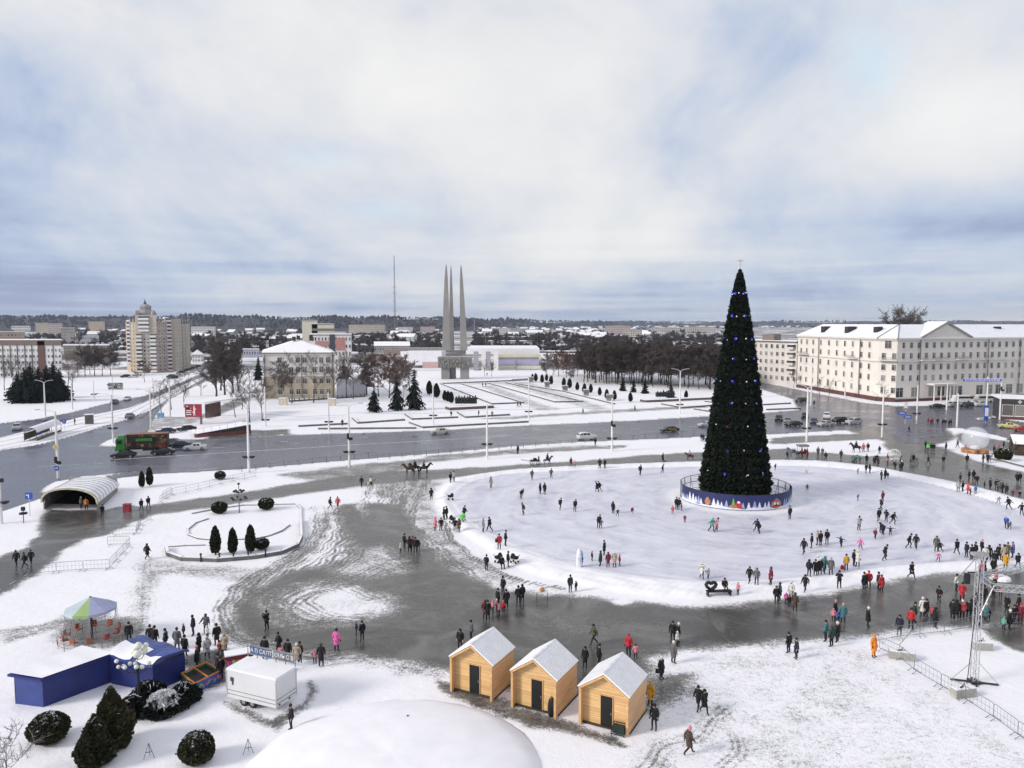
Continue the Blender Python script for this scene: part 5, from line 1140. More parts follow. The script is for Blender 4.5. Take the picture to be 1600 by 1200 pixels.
LP = [
 (91, 746, 643, 'tall white lamp post with yellow diamond sign and traffic light near the underpass', dict(arms='left', signal=718, sign=698, striped=True, blue=731)),
 (389, 739, 632, 'white lamp post with planters beside the ball shrub on the near road edge', dict(ring=714)),
 (546, 730, 636, 'white double armed lamp post on the near road edge left of centre', dict(ring=706, arms='two', signal=681)),
 (761, 717, 632, 'white lamp post with planters on the near road edge below the monument', dict(ring=694, arms='none')),
 (956, 705, 622, 'white lamp post with traffic light on the near road edge left of the Christmas tree', dict(ring=685, signal=661, arms='none')),
 (1260, 690, 606, 'white lamp post right of the Christmas tree by the parked cars', dict(ring=669, arms='two')),
 (1378, 683, 604, 'white lamp post with planters between the parking lot and the crossing', dict(ring=663)),
 (1432, 661, 602, 'white lamp post at the far side of the crossing before the cream building entrance', dict(ring=646, arms='none')),
 (1495, 667, 615, 'plain white post in the middle of the crossing at right', dict(arms='none')),
 (1562, 655, 598, 'white post beside the shop pavilion corner', dict(signal=607, arms='none')),
 (177, 692, 617, 'white lamp post on the small snow island by the green truck', dict(ring=669, arms='left', signal=None)),
 (236, 668, 610, 'white lamp post at the mouth of the left street', dict(arms='left')), (266, 653, 596, 'white lamp post second along the left street', dict(arms='none')), (240, 632, 590, 'white post beyond the tram strip in the left street', dict(arms='none')),
 (71, 651, 598, 'double armed lamp post in front of the dark spruces at far left', dict(arms='two')), (113, 640, 597, 'slim grey post right of the dark spruces', dict(arms='none')), (147, 627, 595, 'slim post with a small box on the left snowfield', dict(ring=616, arms='none')),
 (415, 667, 604, 'white lamp post before the institute at the ramp', dict(ring=656, arms='none')), (514, 674, 613, 'white lamp post on the far road edge below the institute corner', dict(ring=659, arms='none')), (677, 664, 598, 'white lamp post on the far road edge left of the sculpture group', dict(ring=649, arms='none')),
 (826, 657, 590, 'white lamp post on the far road edge before the memorial parterre', dict(ring=643, arms='none')), (1062, 646, 580, 'white double armed lamp post on the far road edge left of the Christmas tree', dict(ring=632, arms='two')),
 (1267, 633, 572, 'tall white double armed lamp before the long facade', dict(arms='two')), (1320, 622, 598, 'short street lamp on the pavement by the long facade', dict(arms='two')), (1479, 640, 600, 'thin white post by the building entrance', dict(arms='none')),
 (2, 818, 740, 'white post with signal boxes at the left picture edge', dict(signal=744, ring=785, arms='none'))]
for px, py, yt, lab, kw in LP: lamp_post(px, py, yt, lab, **kw)
# post with the blue street banner
p = gp(1541, 648); h = ZY(p.y, 588); t = thing('banner_mast', 'white mast carrying a long blue street banner at right', 'mast', p)
b = MB(); b.tube([(0, 0, -.2), (0, 0, h)], [.25, .18], 8); b.build('pole', POLE, t)
z = ZY(p.y, 593); b = MB(); wL, wR = 7.3, 3.6; b.box(((wR - wL) / 2, -.4, z), (wR + wL, .12, .75)); b.box(((wR - wL) / 2, -.3, z + .42), (wR + wL, .3, .09), mi=1)
for i in range(22): b.box((-6.6 + i * .45, -.47, z + .02), (.26, .03, .3 if i % 3 else .42), mi=1)
b.build('blue_banner', [M('banner_blue', (.07, .12, .55)), WHITE], t)
# lantern with many arms behind the snow bed
p = gp(374, 801); t = thing('lantern_post', 'black multi armed lantern post behind the kerbed snow bed', 'lamp post', p)
b = MB(); b.tube([(0, 0, 0), (0, 0, 3.9)], [.09, .05], 6); b.build('pole', M('lantern_pole', (.2, .2, .2)), t)
for k in range(3):
    for i in range(6 if k < 2 else 1):
        a = i * 1.047 + k * .5; r = [1.0, .62, 0][k]; z = [1.9, 2.9, 3.9][k]; b = MB()
        if r: b.tube([(0, 0, z - .1), (r * math.cos(a), r * math.sin(a), z - .05)], .03, 4)
        b.lathe([(.1, 0), (.24, .1), (.2, .16), (.05, .3)], 8, (r * math.cos(a), r * math.sin(a), z)); b.build('lantern', BLACK, t)
# globe lamp
p = gp(218, 1112); t = thing('globe_lamp', 'lamp post with clusters of white globes beside the blue tent', 'lamp post', p)
b = MB(); b.tube([(0, 0, 0), (0, 0, 3.2)], [.12, .07], 8); b.build('pole', BLACK, t); GLO = M('globe_white', (.70, .70, .62), .3, .05)
yb = p.y
for px, py, d, r in ((193, 1041, 0, .145), (182, 1033, -.2, .14), (203, 1037, .2, .14), (195, 1043, -.4, .14), (213, 1042, -.5, .15), (222, 1042, -.2, .15), (233, 1036, .2, .15), (185, 1042, .3, .13), (211, 1037, .3, .14), (216, 1009, .1, .25), (228, 1008, .5, .18), (214, 1022, -.4, .27), (225, 1017, .3, .25), (210, 1018, .1, .22)):
    q = PD(px, py, yb + d) - p; b = MB(); b.ball(q, r, 12, 8); g = b.build('globe', GLO, t); shade(g)
    b = MB(); b.tube([(0, 0, q.z - .45), (q.x * .6, q.y * .6, q.z - .5), (q.x, q.y, q.z - r)], .025, 4); b.build('bracket', BLACK, g)
# ------------------------------------------------ cars
TYRE = M('tyre_rubber', (.015, .015, .015), .8); RIM = M('wheel_rim', (.4, .4, .42), .35, .1, 3, metal=.7); CG = Mglass('car_glass', (.015, .017, .02), .05)
HEADL = M('headlight_glass', (.6, .6, .58), .15); TAILL = M('tail_light', (.35, .02, .02), .25)
SECT = {  # x from front to rear, lower z, belt z, roof z, half width, half width of roof
 'saloon': [(-2.25, .42, .62, .62, .70, .6), (-2.15, .30, .76, .76, .84, .7), (-1.1, .26, .92, .95, .88, .78), (-.35, .26, .95, 1.36, .88, .62), (.35, .26, .95, 1.43, .88, .62), (1.0, .26, .96, 1.36, .88, .62), (1.65, .26, .96, 1.02, .87, .74), (2.2, .32, .92, .93, .82, .7), (2.3, .45, .8, .8, .75, .65)],
 'suv': [(-2.2, .45, .78, .78, .75, .65), (-2.1, .34, .95, .95, .88, .75), (-1.2, .30, 1.08, 1.10, .91, .8), (-.55, .30, 1.10, 1.58, .91, .68), (.3, .30, 1.12, 1.68, .91, .70), (1.2, .30, 1.14, 1.66, .91, .70), (1.95, .32, 1.14, 1.45, .89, .68), (2.15, .40, 1.05, 1.06, .86, .75)]}
def car(label, kind, paint, loc, hd, group=None, px=None, snow=0, taxi=None):
    t = thing('car', label, 'car', loc, hd, group, px); S = SECT[kind]; b = MB(); vs = []
    for x, z0, zb, zr, w, wr in S: vs += [(x, -w, z0), (x, -w - .02, (z0 + zb) / 2), (x, -w * .97, zb), (x, -wr, zr), (x, wr, zr), (x, w * .97, zb), (x, w + .02, (z0 + zb) / 2), (x, w, z0)]
    fs = []
    for i in range(len(S) - 1):
        for k in range(8): fs.append((i * 8 + k, i * 8 + (k + 1) % 8, i * 8 + 8 + (k + 1) % 8, i * 8 + 8 + k))
    n0 = len(S); fs += [tuple(range(8)), tuple(range((n0 - 1) * 8 + 7, (n0 - 1) * 8 - 1, -1))]
    b.add(vs, [f[::-1] for f in fs]); body = b.build('body', [paint], t)
    b = MB(); e = .012; mids = [s for s in S if s[3] > s[2] + .3]
    for sg in (-1, 1):
        lo = [(s[0], sg * (s[4] * .97 + e), s[2] + .03) for s in mids]; hi = [(s[0] * .97, sg * (s[5] + (s[4] * .97 - s[5]) * .14 + e), s[3] - (s[3] - s[2]) * .14) for s in mids]
        for i in range(len(mids) - 1):
            g = .06; b.quad((lo[i][0] + g,) + lo[i][1:], (lo[i + 1][0] - g,) + lo[i + 1][1:], (hi[i + 1][0] - g,) + hi[i + 1][1:], (hi[i][0] + g,) + hi[i][1:])
    for a_, c_ in ((S.index(mids[0]) - 1, S.index(mids[0])), (S.index(mids[-1]) + 1, S.index(mids[-1]))):
        a_, c_ = S[a_], S[c_]; dx = e * 2 * (-1 if a_[0] < c_[0] else 1); f = .12; g = .9
        lerp = lambda p, q, f: p + (q - p) * f
        b.quad((lerp(a_[0], c_[0], f) + dx, -a_[5] * .92, lerp(a_[3], c_[3], f) + .02), (lerp(a_[0], c_[0], f) + dx, a_[5] * .92, lerp(a_[3], c_[3], f) + .02), (lerp(a_[0], c_[0], g) + dx, c_[5] * .92, lerp(a_[3], c_[3], g) + .02), (lerp(a_[0], c_[0], g) + dx, -c_[5] * .92, lerp(a_[3], c_[3], g) + .02))
    b.build('windows', CG, t)
    for x in (-1.42, 1.38):
        for sg in (-1, 1):
            b = MB(); b.tube([(x, sg * .68, .32), (x, sg * .90, .32)], .32, 12); w = b.build('wheel', TYRE, t)
            b = MB(); b.tube([(x, sg * .89, .32), (x, sg * .912, .32)], .19, 10); b.build('rim', RIM, w)
    x0, x1 = S[1][0], S[-2][0]
    for sg in (-1, 1):
        b = MB(); b.box((x0 - .03, sg * .6, .66 if kind == 'saloon' else .82), (.12, .34, .14)); b.build('headlight', HEADL, t)
        b = MB(); b.box((x1 + .04, sg * .62, .78 if kind == 'saloon' else .95), (.1, .3, .16)); b.build('tail_light', TAILL, t)
    if snow:
        b = MB(); 
        for x, l, z, w in ((.35, 1.9, S[4][3] + .03, 1.2), (-1.5, 1.1, .98 if kind == 'saloon' else 1.16, 1.4), (1.9, .6, 1.02 if kind == 'saloon' else 1.2, 1.3)): b.box((x, 0, z), (l, w, .12), top=.85)
        b.build('snow_cover', SNOW, t)
    if taxi:
        me = text_mesh(taxi[0], .62, .02); me.materials.append(M('taxi_letters', taxi[1]))
        for sg in (-1, 1): o = link('lettering', me, t, (.25, sg * .915, .68)); o.rotation_euler = (math.pi / 2, 0, 0 if sg < 0 else math.pi)
    return t
def paint(n, c, r=.25): return M('paint_' + n, c, r, .06, .5, spec=.5)
PK, PWh, PS, PGr, PD_, PRd, PY = paint('black', (.012, .012, .014)), paint('white', (.62, .62, .62)), paint('silver', (.38, .385, .39)), paint('grey', (.16, .16, .17)), paint('dark_blue', (.02, .025, .045)), paint('red', (.30, .02, .02)), paint('yellow', (.56, .49, .22))
PDW = paint('dirty_white', (.46, .45, .42))
hA = heading(G(300, 700), G(1100, 668)); hS = heading(G(180, 640), G(300, 590)); ZR = -.12
CARS = [
 (305, 702, 'saloon', PWh, hA, 'white saloon car behind the dark cars following the green truck', 0, None), (281, 698, 'saloon', PD_, hA, 'dark blue saloon between the green truck and the white saloon', 0, None), (268, 694, 'saloon', PGr, hA, 'dark grey saloon right behind the green truck', 0, None),
 (255, 709, 'saloon', PK, hA, 'black saloon beside the rear of the green truck', 0, None), (193, 714, 'saloon', PK, hA, 'black saloon beside the cab of the green truck', 0, None),
 (688, 677, 'saloon', PDW, hA, 'dirty white saloon on the far side of the road below the left sculpture group', 0, None), (917, 686, 'suv', PWh, hA + math.pi, 'white crossover car on the road left of the Christmas tree', 0, None),
 (1046, 674, 'saloon', PK, hA, 'black taxi with yellow lettering on its side, left of the Christmas tree', 0, ('\u0422\u0410\u041a\u0421\u0418', (.6, .42, .02))), (1104, 666, 'saloon', PS, hA, 'silver saloon half hidden by the left edge of the Christmas tree', 0, None),
 (27, 671, 'suv', PS, hS + .2, 'silver estate car on the far left carriageway', 0, None), (75, 663, 'saloon', PK, hS + .1, 'black car ahead of the silver estate on the far left carriageway', 0, None), (203, 653, 'saloon', PGr, hS + math.pi, 'grey car coming down the left street', 0, None), (179, 630, 'saloon', PD_, hS, 'dark car by the far kerb of the left street', 0, None), (199, 625, 'saloon', PWh, hS, 'white car ahead of the dark one in the left street', 0, None),
 (259, 677, 'saloon', PD_, hA + .25, 'snow covered dark saloon parked left of the ramp wall', 1, None), (291, 673, 'saloon', PK, hA + .3, 'snow covered black car parked under the red billboard', 1, None),
 (1217, 657, 'suv', PK, hA + .9, 'black car leftmost in the parking lot right of the Christmas tree', 0, None), (1231, 660, 'saloon', PGr, hA + .9, 'dark grey saloon second from left in the parking lot', 0, None), (1240, 665, 'saloon', PK, hA + .1, 'black saloon at the front left of the parking lot', 0, None), (1258, 653, 'suv', PK, hA + .9, 'black off-roader at the rear of the parking lot behind the lamp post', 0, None), (1272, 661, 'saloon', PD_, hA + .9, 'dark saloon right of the lamp post in the parking lot', 0, None), (1292, 653, 'suv', PWh, hA + .9, 'white car at the rear of the parking lot', 0, None), (1290, 665, 'saloon', PS, hA + .1, 'silver saloon at the front of the parking lot', 0, None), (1311, 660, 'suv', PK, hA + .2, 'black car behind the silver saloons in the parking lot', 0, None), (1334, 662, 'suv', PS, hA + .1, 'silver estate at the right end of the parking lot', 0, None),
 (1252, 628, 'suv', PK, .6, 'black car on the cross street by the cream building', 0, None), (1464, 637, 'saloon', PK, .15, 'dark car parked before the cream building entrance', 0, None), (1488, 635, 'suv', PS, .4, 'silver car parked right of the building entrance', 0, None), (1511, 636, 'suv', PK, .4, 'black car parked beside the silver one before the shop windows', 0, None), (1530, 634, 'suv', PWh, .3, 'white car with dark windows parked before the shop windows', 0, None),
 (1575, 668, 'saloon', PY, -.35, 'pale yellow taxi with a coloured side before the shop pavilion', 0, None), (1600, 673, 'saloon', PRd, -.35, 'red car behind the yellow taxi at the right edge', 0, None)]
for px, py, kd, pt, hd, lab, sn, tx in CARS: p = G(px, py); p.z = gz(p.x, p.y); car(lab, kd, pt, p, hd, None, px, sn, tx)
# parked row by the tower
rr = random.Random(4)
cp = car('tiny parked car in the row along the street by the domed tower', 'saloon', PDW, (0, 0, 0), 0, 'cars parked by the domed tower'); cq = car('tiny parked car in the row along the street by the domed tower', 'suv', PK, (0, 0, 0), 0, 'cars parked by the domed tower')
for i in range(16):
    f = i / 15; px = 268 + 62 * f + rr.uniform(-2, 2); py = 590 - 24 * f + (i % 2) * 3.5; p = gp(px, py, -.05); put((cp, cq)[rr.random() < .5], USED, p, 1.2 + rr.uniform(-.3, .3), 'tiny parked car in the row along the street by the domed tower', None, 'cars parked by the domed tower', px)
for px, py, lab, q in ((196, 590, 'dark car at the foot of the domed tower on its left', cq), (209, 590, 'snowy light car at the foot of the domed tower', cp)): put(q, USED, gp(px, py, -.05), .2, lab, None, None, px)
# vans by the cream building
for px, py, lab, c in ((1502, 629, 'white minibus before the shop windows of the cream building', PWh), (1537, 628, 'dark glazed minibus right of the white one before the shop windows', PDW)):
    p = gp(px, py); t = thing('minibus', lab, 'van', p, .1, px=px); b = MB(); b.box((0, 0, 1.35), (5.6, 2.0, 1.9), top=.93); b.box((-2.6, 0, .95), (1.0, 1.95, 1.1), top=.9); b.build('body', c, t)
    b = MB(); b.box((.2, 0, 1.75), (4.9, 2.01, .6)); b.build('windows', CG, t)
    b = MB(); b.box((0, 0, 2.36), (5.3, 1.8, .1)); b.build('snow_cover', SNOW, t)
    for x in (-1.8, 1.8):
        for s in (-1, 1): b = MB(); b.tube([(x, s * .8, .36), (x, s * 1.03, .36)], .36, 10); b.build('wheel', TYRE, t)
# green truck
p = G(222, 706); p.z = ZR; t = thing('truck', 'box truck with bright green cab and dark food printed body with green lettering', 'truck', p, hA)
GC = paint('truck_green', (.03, .20, .035)); BX = M('truck_print_dark', (.035, .02, .018), .5, .9, .5)
b = MB(); b.box((-3.75, 0, 1.85), (1.7, 2.4, 2.5), top=.95); b.box((-4.62, 0, 1.0), (.25, 2.3, .8)); cab = b.build('cab', GC, t)
b = MB(); b.box((-3.6, 0, 3.3), (1.5, 2.2, .7), top=.7); b.build('wind_deflector', GC, cab)
b = MB(); b.box((-4.62, 0, 2.4), (.06, 2.1, .9)); b.box((-3.9, 0, 2.4), (.9, 2.44, .75)); b.build('windscreen', CG, cab)
for s in (-1, 1): b = MB(); b.box((-4.76, s * .85, .95), (.06, .4, .25)); b.build('headlight', HEADL, cab)
b = MB(); b.box((1.2, 0, 2.45), (7.6, 2.5, 2.75)); bx = b.build('cargo_box', BX, t)
b = MB(); b.box((1.2, 0, 3.87), (7.62, 2.52, .08)); b.box((-2.55, 0, 2.45), (.1, 2.54, 2.8), mi=0); b.build('box_edge', M('box_edge_brown', (.24, .13, .10)), bx)
me = text_mesh('\u043c\u0430\u043d\u0434\u0430\u0440\u0438\u043d\u044b', .95, .03) if False else None
b = MB(); rr = random.Random(2)
for i in range(10): b.box((-.75 + i * .31, -1.265, 2.75), (.22, .03, .50 if i not in (0, 9) else .62)); 
for i in range(9): b.box((-.6 + i * .31, -1.266, 2.92 if i % 2 else 2.6), (.2, .03, .14))
b.build('lettering', M('letter_green', (.06, .32, .06), .4), bx)
cols = [M('food_' + n, c, .5) for n, c in (('red', (.17, .025, .02)), ('orange', (.22, .10, .04)), ('cream', (.26, .21, .14)), ('leaf', (.05, .12, .03)), ('brown', (.13, .05, .03)))]
b = MB()
for i in range(46):
    x, z = rr.uniform(-2.3, 4.8), rr.uniform(1.2, 3.7)
    if -1 < x < 2.4 and 2.4 < z < 3.1: continue
    if 2 < z < 3.2 and x < 3: continue
    r = rr.uniform(.15, .42); n = 8; k = rr.randrange(5)
    b.add([(x + r * math.cos(6.283 * q / n), -1.256 - i * .0006, z + r * .8 * math.sin(6.283 * q / n)) for q in range(n)], [tuple(range(n))], k)
b.build('food_print', cols, bx)
b = MB(); b.box((.6, 0, .85), (8.2, 1.0, .3)); b.box((1.5, -1.1, .75), (2.4, .1, .5)); b.build('chassis', DARKMETAL, t)
for x in (-3.6, 2.6, 3.75):
    for s in (-1, 1): b = MB(); b.tube([(x, s * .85, .48), (x, s * 1.2, .48)], .48, 12); w = b.build('wheel', TYRE, t); b = MB(); b.tube([(x, s * 1.19, .48), (x, s * 1.22, .48)], .25, 8); b.build('rim', RIM, w)
# ------------------------------------------------ wooden huts
WOOD = M('pine_boards_front', (.70, .45, .21), .65, .30, 1.0, bump=.2, stretch=(.25, .25, 6.9)); WOOD2 = M('pine_boards_side', (.66, .41, .22), .65, .28, 1.0, bump=.2, stretch=(.25, .25, 6.9)); TRIM = M('pine_trim', (.62, .37, .17), .6, .2, 3); DOORB = M('door_opening_black', (.008, .008, .009), .6)  # side boards: same pine, the side walls' shade put into the colour
RIB = M('white_ribbed_roof', (.86, .85, .87), .5, .06, 1.5, spec=.35)
def hut(label, p0, p1, d, loc_rz):
    w = 3.34; he, ha = 2.5, 3.62; t = thing('wooden_hut', label, 'market hut', (*p0, 0), loc_rz); R_ = .42
    b = MB()
    # gable front set back under the roof
    b.add([(.12, R_, 0), (w - .12, R_, 0), (w - .12, R_, he), (w / 2, R_, ha - .08), (.12, R_, he)], [(0, 1, 2, 3, 4)])
    b.add([(.12, R_ + .06, 0), (w - .12, R_ + .06, 0), (w - .12, R_ + .06, he), (w / 2, R_ + .06, ha - .08), (.12, R_ + .06, he)], [(4, 3, 2, 1, 0)])
    b.add([(.12, d - .02, 0), (w - .12, d - .02, 0), (w - .12, d - .02, he), (w / 2, d - .02, ha - .08), (.12, d - .02, he)], [(4, 3, 2, 1, 0)])
    zz = .14
    while zz < 3.4:
        hw_ = (w / 2 - .12) if zz < he else (w / 2 - .12) * (ha - zz) / (ha - he) - .03
        if hw_ > .1: b.box((w / 2, R_ - .004, zz), (hw_ * 2, .012, .016), mi=1)
        zz += .145
    b.build('front_wall', [WOOD, M('board_gap', (.54, .33, .15), .8)], t)
    for x in (.06, w - .06):
        b = MB(); b.box((x, d / 2, he / 2), (.12, d, he)); zz = .14
        while zz < he - .1: b.box((x + (.061 if x > 1 else -.061), d / 2, zz), (.008, d - .02, .016), mi=1); zz += .145
        b.build('side_wall', [WOOD2, MATS['board_gap']], t)
    b = MB()
    for x in (.07, w - .07): b.box((x, -.02, he / 2 - .03), (.16, .10, he - .06))
    for x0, z0, x1, z1 in ((-.04, he - .05, w / 2, ha - .02), (w + .04, he - .05, w / 2, ha - .02)):
        v = []
        for y in (-.06, .05):
            v += [(x0, y, z0 - .08), (x1, y, z1 - .10), (x1, y, z1 + .06), (x0, y, z0 + .06)]
        b.add(v, [(0, 1, 2, 3), (7, 6, 5, 4), (0, 4, 5, 1), (1, 5, 6, 2), (2, 6, 7, 3), (3, 7, 4, 0)])
    b.build('porch_frame', TRIM, t)
    b = MB(); b.box((w * .52, R_ - .03, 1.08), (.80, .06, 2.0)); dr = b.build('door', DOORB, t)
    b = MB(); 
    for x in (-.45, .45): b.box((w * .52 + x * .94, R_ - .022, 1.06), (.05, .075, 2.06))
    b.box((w * .52, R_ - .022, 2.12), (.9, .07, .05)); b.build('door_frame', TRIM, dr)
    b = MB(); b.box((w * .52 + .32, R_ - .07, 1.0), (.04, .05, .16)); b.build('handle', STEEL, dr)
    b = MB()
    for sg in (-1, 1):
        e = Vector((w / 2 + sg * (w / 2 + .08), 0, he + .02)); a = Vector((w / 2, 0, ha + .08)); n = 18
        up = Vector((-(a - e).z * sg * -1, 0, abs((a - e).x))).normalized(); up = Vector((sg * abs((a - e).z), 0, abs((a - e).x))).normalized()
        v = []
        for y in (-.06, d + .05): v += [Vector((e.x, y, e.z)), Vector((a.x, y, a.z)), Vector((a.x, y, a.z)) + up * .07, Vector((e.x, y, e.z)) + up * .07]
        f = [(0, 1, 2, 3), (7, 6, 5, 4), (0, 4, 5, 1), (1, 5, 6, 2), (2, 6, 7, 3), (3, 7, 4, 0)]
        b.add(v, f if sg < 0 else [q[::-1] for q in f])
        for k in range(1, n):
            p = e.lerp(a, k / n) + up * .075; b.tube([(p.x, -.055, p.z), (p.x, d + .045, p.z)], .026, 4, 0)
    b.box((w / 2, d / 2, ha + .13), (.16, d + .1, .05), mi=1)
    rf = b.build('roof', [RIB, M('ridge_cap', (.60, .61, .66), .45)], t)
    b = MB(); b.box((w / 2, d / 2 + .25, .05), (w + .1, d, .1)); b.build('floor', M('dark_floor', (.05, .04, .03)), t); return t
hut('left wooden market hut with ribbed white roof and black doorway', (-4.35, 53.0), None, 3.35, rad(-26.5)); hut('middle wooden market hut with a black bag at its front corner', (-.04, 50.8), None, 3.45, rad(-27.8)); hut('right wooden market hut, nearest, with a dark crate by its front', (4.37, 48.52), None, 3.55, rad(-27.6))
p = gp(862, 1119, 0); b = MB(); b.lathe([(.2, 0), (.28, .25), (.27, .7), (.2, 1.15), (.1, 1.25)], 10, sq=(1, .8)); b.tube([(-.1, 0, 1.2), (0, 0, 1.4), (.1, 0, 1.2)], .03, 5); tag(b.build('black_bag', M('black_plastic', (.012, .012, .013), .35, .4, 4), loc=p), 'tall black bag leaning at the corner of the middle hut', 'bag')
p = gp(967, 1147, 0); t = thing('crate', 'dark green metal framed crate before the right hut', 'crate', p, rad(-27)); b = MB(); b.box((0, 0, .34), (.75, .45, .42)); b.build('box', M('dark_green_plastic', (.015, .035, .03), .5), t); b = MB()
for x in (-.42, .42):
    for y in (-.26, .26): b.box((x, y, .33), (.05, .05, .66))
for y in (-.26, .26):
    for z in (.08, .64): b.box((0, y, z), (.79, .045, .045))
b.build('frame', DARKMETAL, t)
# ------------------------------------------------ snowy dome in the foreground
c = (-6.95, 43.0); rx = 8.5; t = thing('dome', 'large shallow snow covered dome at the bottom edge of the picture', 'dome', (c[0], c[1], 0))
b = MB(); n = 48; prof = [(rx * 1.05, -.06), (rx * 1.01, .10), (rx * .985, .22), (rx * .93, .42), (rx * .87, .56), (rx * .8, .68), (rx * .7, .83), (rx * .6, .95), (rx * .5, 1.04), (rx * .4, 1.1), (rx * .3, 1.16), (rx * .2, 1.2), (rx * .1, 1.22), (.02, 1.23)]
b.lathe(prof, n); b.v = [(x, y, z + .035 * math.sin(x * 1.3 + y * .7) * math.sin(y * 1.1 - x * .4) + .02 * math.sin(x * 3.1 + 2 * y)) for x, y, z in b.v]; shade(b.build('snow_cap', SNOW, t))
b = MB(); b.lathe([(rx * .985, -.1), (rx * .985, .14)], n); b.build('drum', M('dome_rim_grey', (.30, .30, .31), .8), t)
b = MB(); b.tube([(.3, 4.6, .8), (.3, 4.6, 1.06)], .07, 6); b.build('vent_cap', BLACK, t)
# ------------------------------------------------ trailer
p = gp(432, 1117, 0); t = thing('trailer', 'white food trailer with a sign board on its far edge', 'trailer', p, rad(156.5))
# local x along the long rear side (to the left in the picture), y away from the camera = -y
L, Wd, z0, z1 = 4.25, 2.05, .52, 2.35
b = MB(); b.box((L / 2, -Wd / 2, (z0 + z1) / 2 + .1), (L, Wd, z1 - z0 - .2)); b.build('body', M('trailer_white', (.66, .67, .69), .45, .05, .5), t)
b = MB(); b.box((L / 2, -Wd / 2, z1 + .02), (L + .06, Wd + .06, .06)); b.box((L / 2, -Wd / 2, z1 + .08), (L - .04, Wd - .04, .09)); b.build('roof', [SNOW], t)
b = MB(); b.box((L / 2, -Wd / 2, z0 + .02), (L + .02, Wd + .02, .22)); b.box((L / 2, .012, z0 + .45), (L, .02, .03), mi=1); b.box((-.012, -Wd / 2, z0 + .45), (.02, Wd, .03), mi=1); b.build('skirt', [M('trailer_white', ()), M('seam_grey', (.2, .2, .21))], t)
b = MB(); 
for x in (0, L): b.box((x, 0, (z0 + z1) / 2), (.07, .07, z1 - z0))
b.box((0, -Wd, (z0 + z1) / 2), (.07, .07, z1 - z0)); b.build('corner_trim', M('trim_alu', (.5, .5, .52), .4), t)
for x in (2.1, 2.85):
    for y in (-.15, -Wd + .15): b = MB(); b.tube([(x, y - .1, .3), (x, y + .1, .3)], .3, 12); w = b.build('wheel', TYRE, t); b = MB(); b.tube([(x, y + .1, .3), (x, y + .115, .3)], .16, 8); b.build('rim', RIM, w)
b = MB(); b.box((3.75, .02, 1.75), (.28, .03, .28)); b.box((3.7, .03, 1.5), (.10, .03, .25)); b.build('sticker', M('dark_sticker', (.06, .06, .06)), t)
for y in (-.3, -1.3): b = MB(); b.box((-.03, y, z0 + .05), (.05, .12, .1)); b.build('marker_lamp', M('marker_dark', (.05, .03, .03)), t)
b = MB(); b.box((L + .5, -Wd / 2, .5), (1.1, .1, .1)); b.build('drawbar', DARKMETAL, t)
b = MB(); b.box((.5, -Wd - .55, z1 - .15), (1.3, 1.0, .07)); b.build('awning', SNOW, t)
b = MB(); b.box((L / 2, -Wd, z1 + .33), (L, .05, .07)); b.box((L / 2, -Wd, z1 + .95), (L, .05, .07))
for x in np.linspace(.05, L - .05, 6): b.box((x, -Wd, z1 + .55), (.05, .05, .9))
b.box((L * .25, -Wd - .03, z1 + .63), (L * .42, .02, .55), mi=1); b.box((L * .72, -Wd - .03, z1 + .63), (L * .46, .02, .55), mi=2)
sb = b.build('sign_board', [M('sign_frame_grey', (.22, .23, .25)), M('sign_grey_panel', (.16, .18, .21)), M('sign_blue_panel', (.07, .12, .26))], t)
for txt, x in (('\u0421\u0410 \u041f \u0421\u0410\u041b\u0422', 3.15), ('\u041e\u041c\u042b\u0421 \u0412', 1.0)):
    me = text_mesh(txt, .40, .03); me.materials.append(WHITE); o = link('lettering', me, sb, (x, -Wd + .01, z1 + .63)); o.rotation_euler = (math.pi / 2, 0, math.pi)
# red stall beside it
p = gp(354, 1066, 0); t = thing('sweet_stall', 'small red stall with colourful goods and snow on its flat roof behind the trailer', 'market stall', p, rad(24))
b = MB(); b.box((.9, .45, .9), (1.7, .8, 1.5)); b.build('body', M('stall_red', (.28, .02, .03), .5), t)
b = MB(); b.box((.9, .45, 1.78), (2.0, 1.1, .22)); b.box((.9, .45, 1.92), (1.95, 1.05, .08), mi=1); b.build('roof', [M('stall_dark_red', (.12, .015, .02)), SNOW], t)
b = MB(); rr = random.Random(6); gcs = [M('goods_' + n, c, .4) for n, c in (('pink', (.6, .08, .25)), ('violet', (.2, .05, .45)), ('yellow', (.55, .45, .05)), ('green', (.1, .35, .08)), ('orange', (.6, .2, .03)))]
for i in range(9): b.box((.16 + i * .18, .03, 1.25), (.15, .06, .6), mi=i % 5)
b.build('goods', gcs, t); me = text_mesh('\u0421\u041b\u0410\u0414\u041e\u0421\u0422\u0418', .2, .02) if False else None
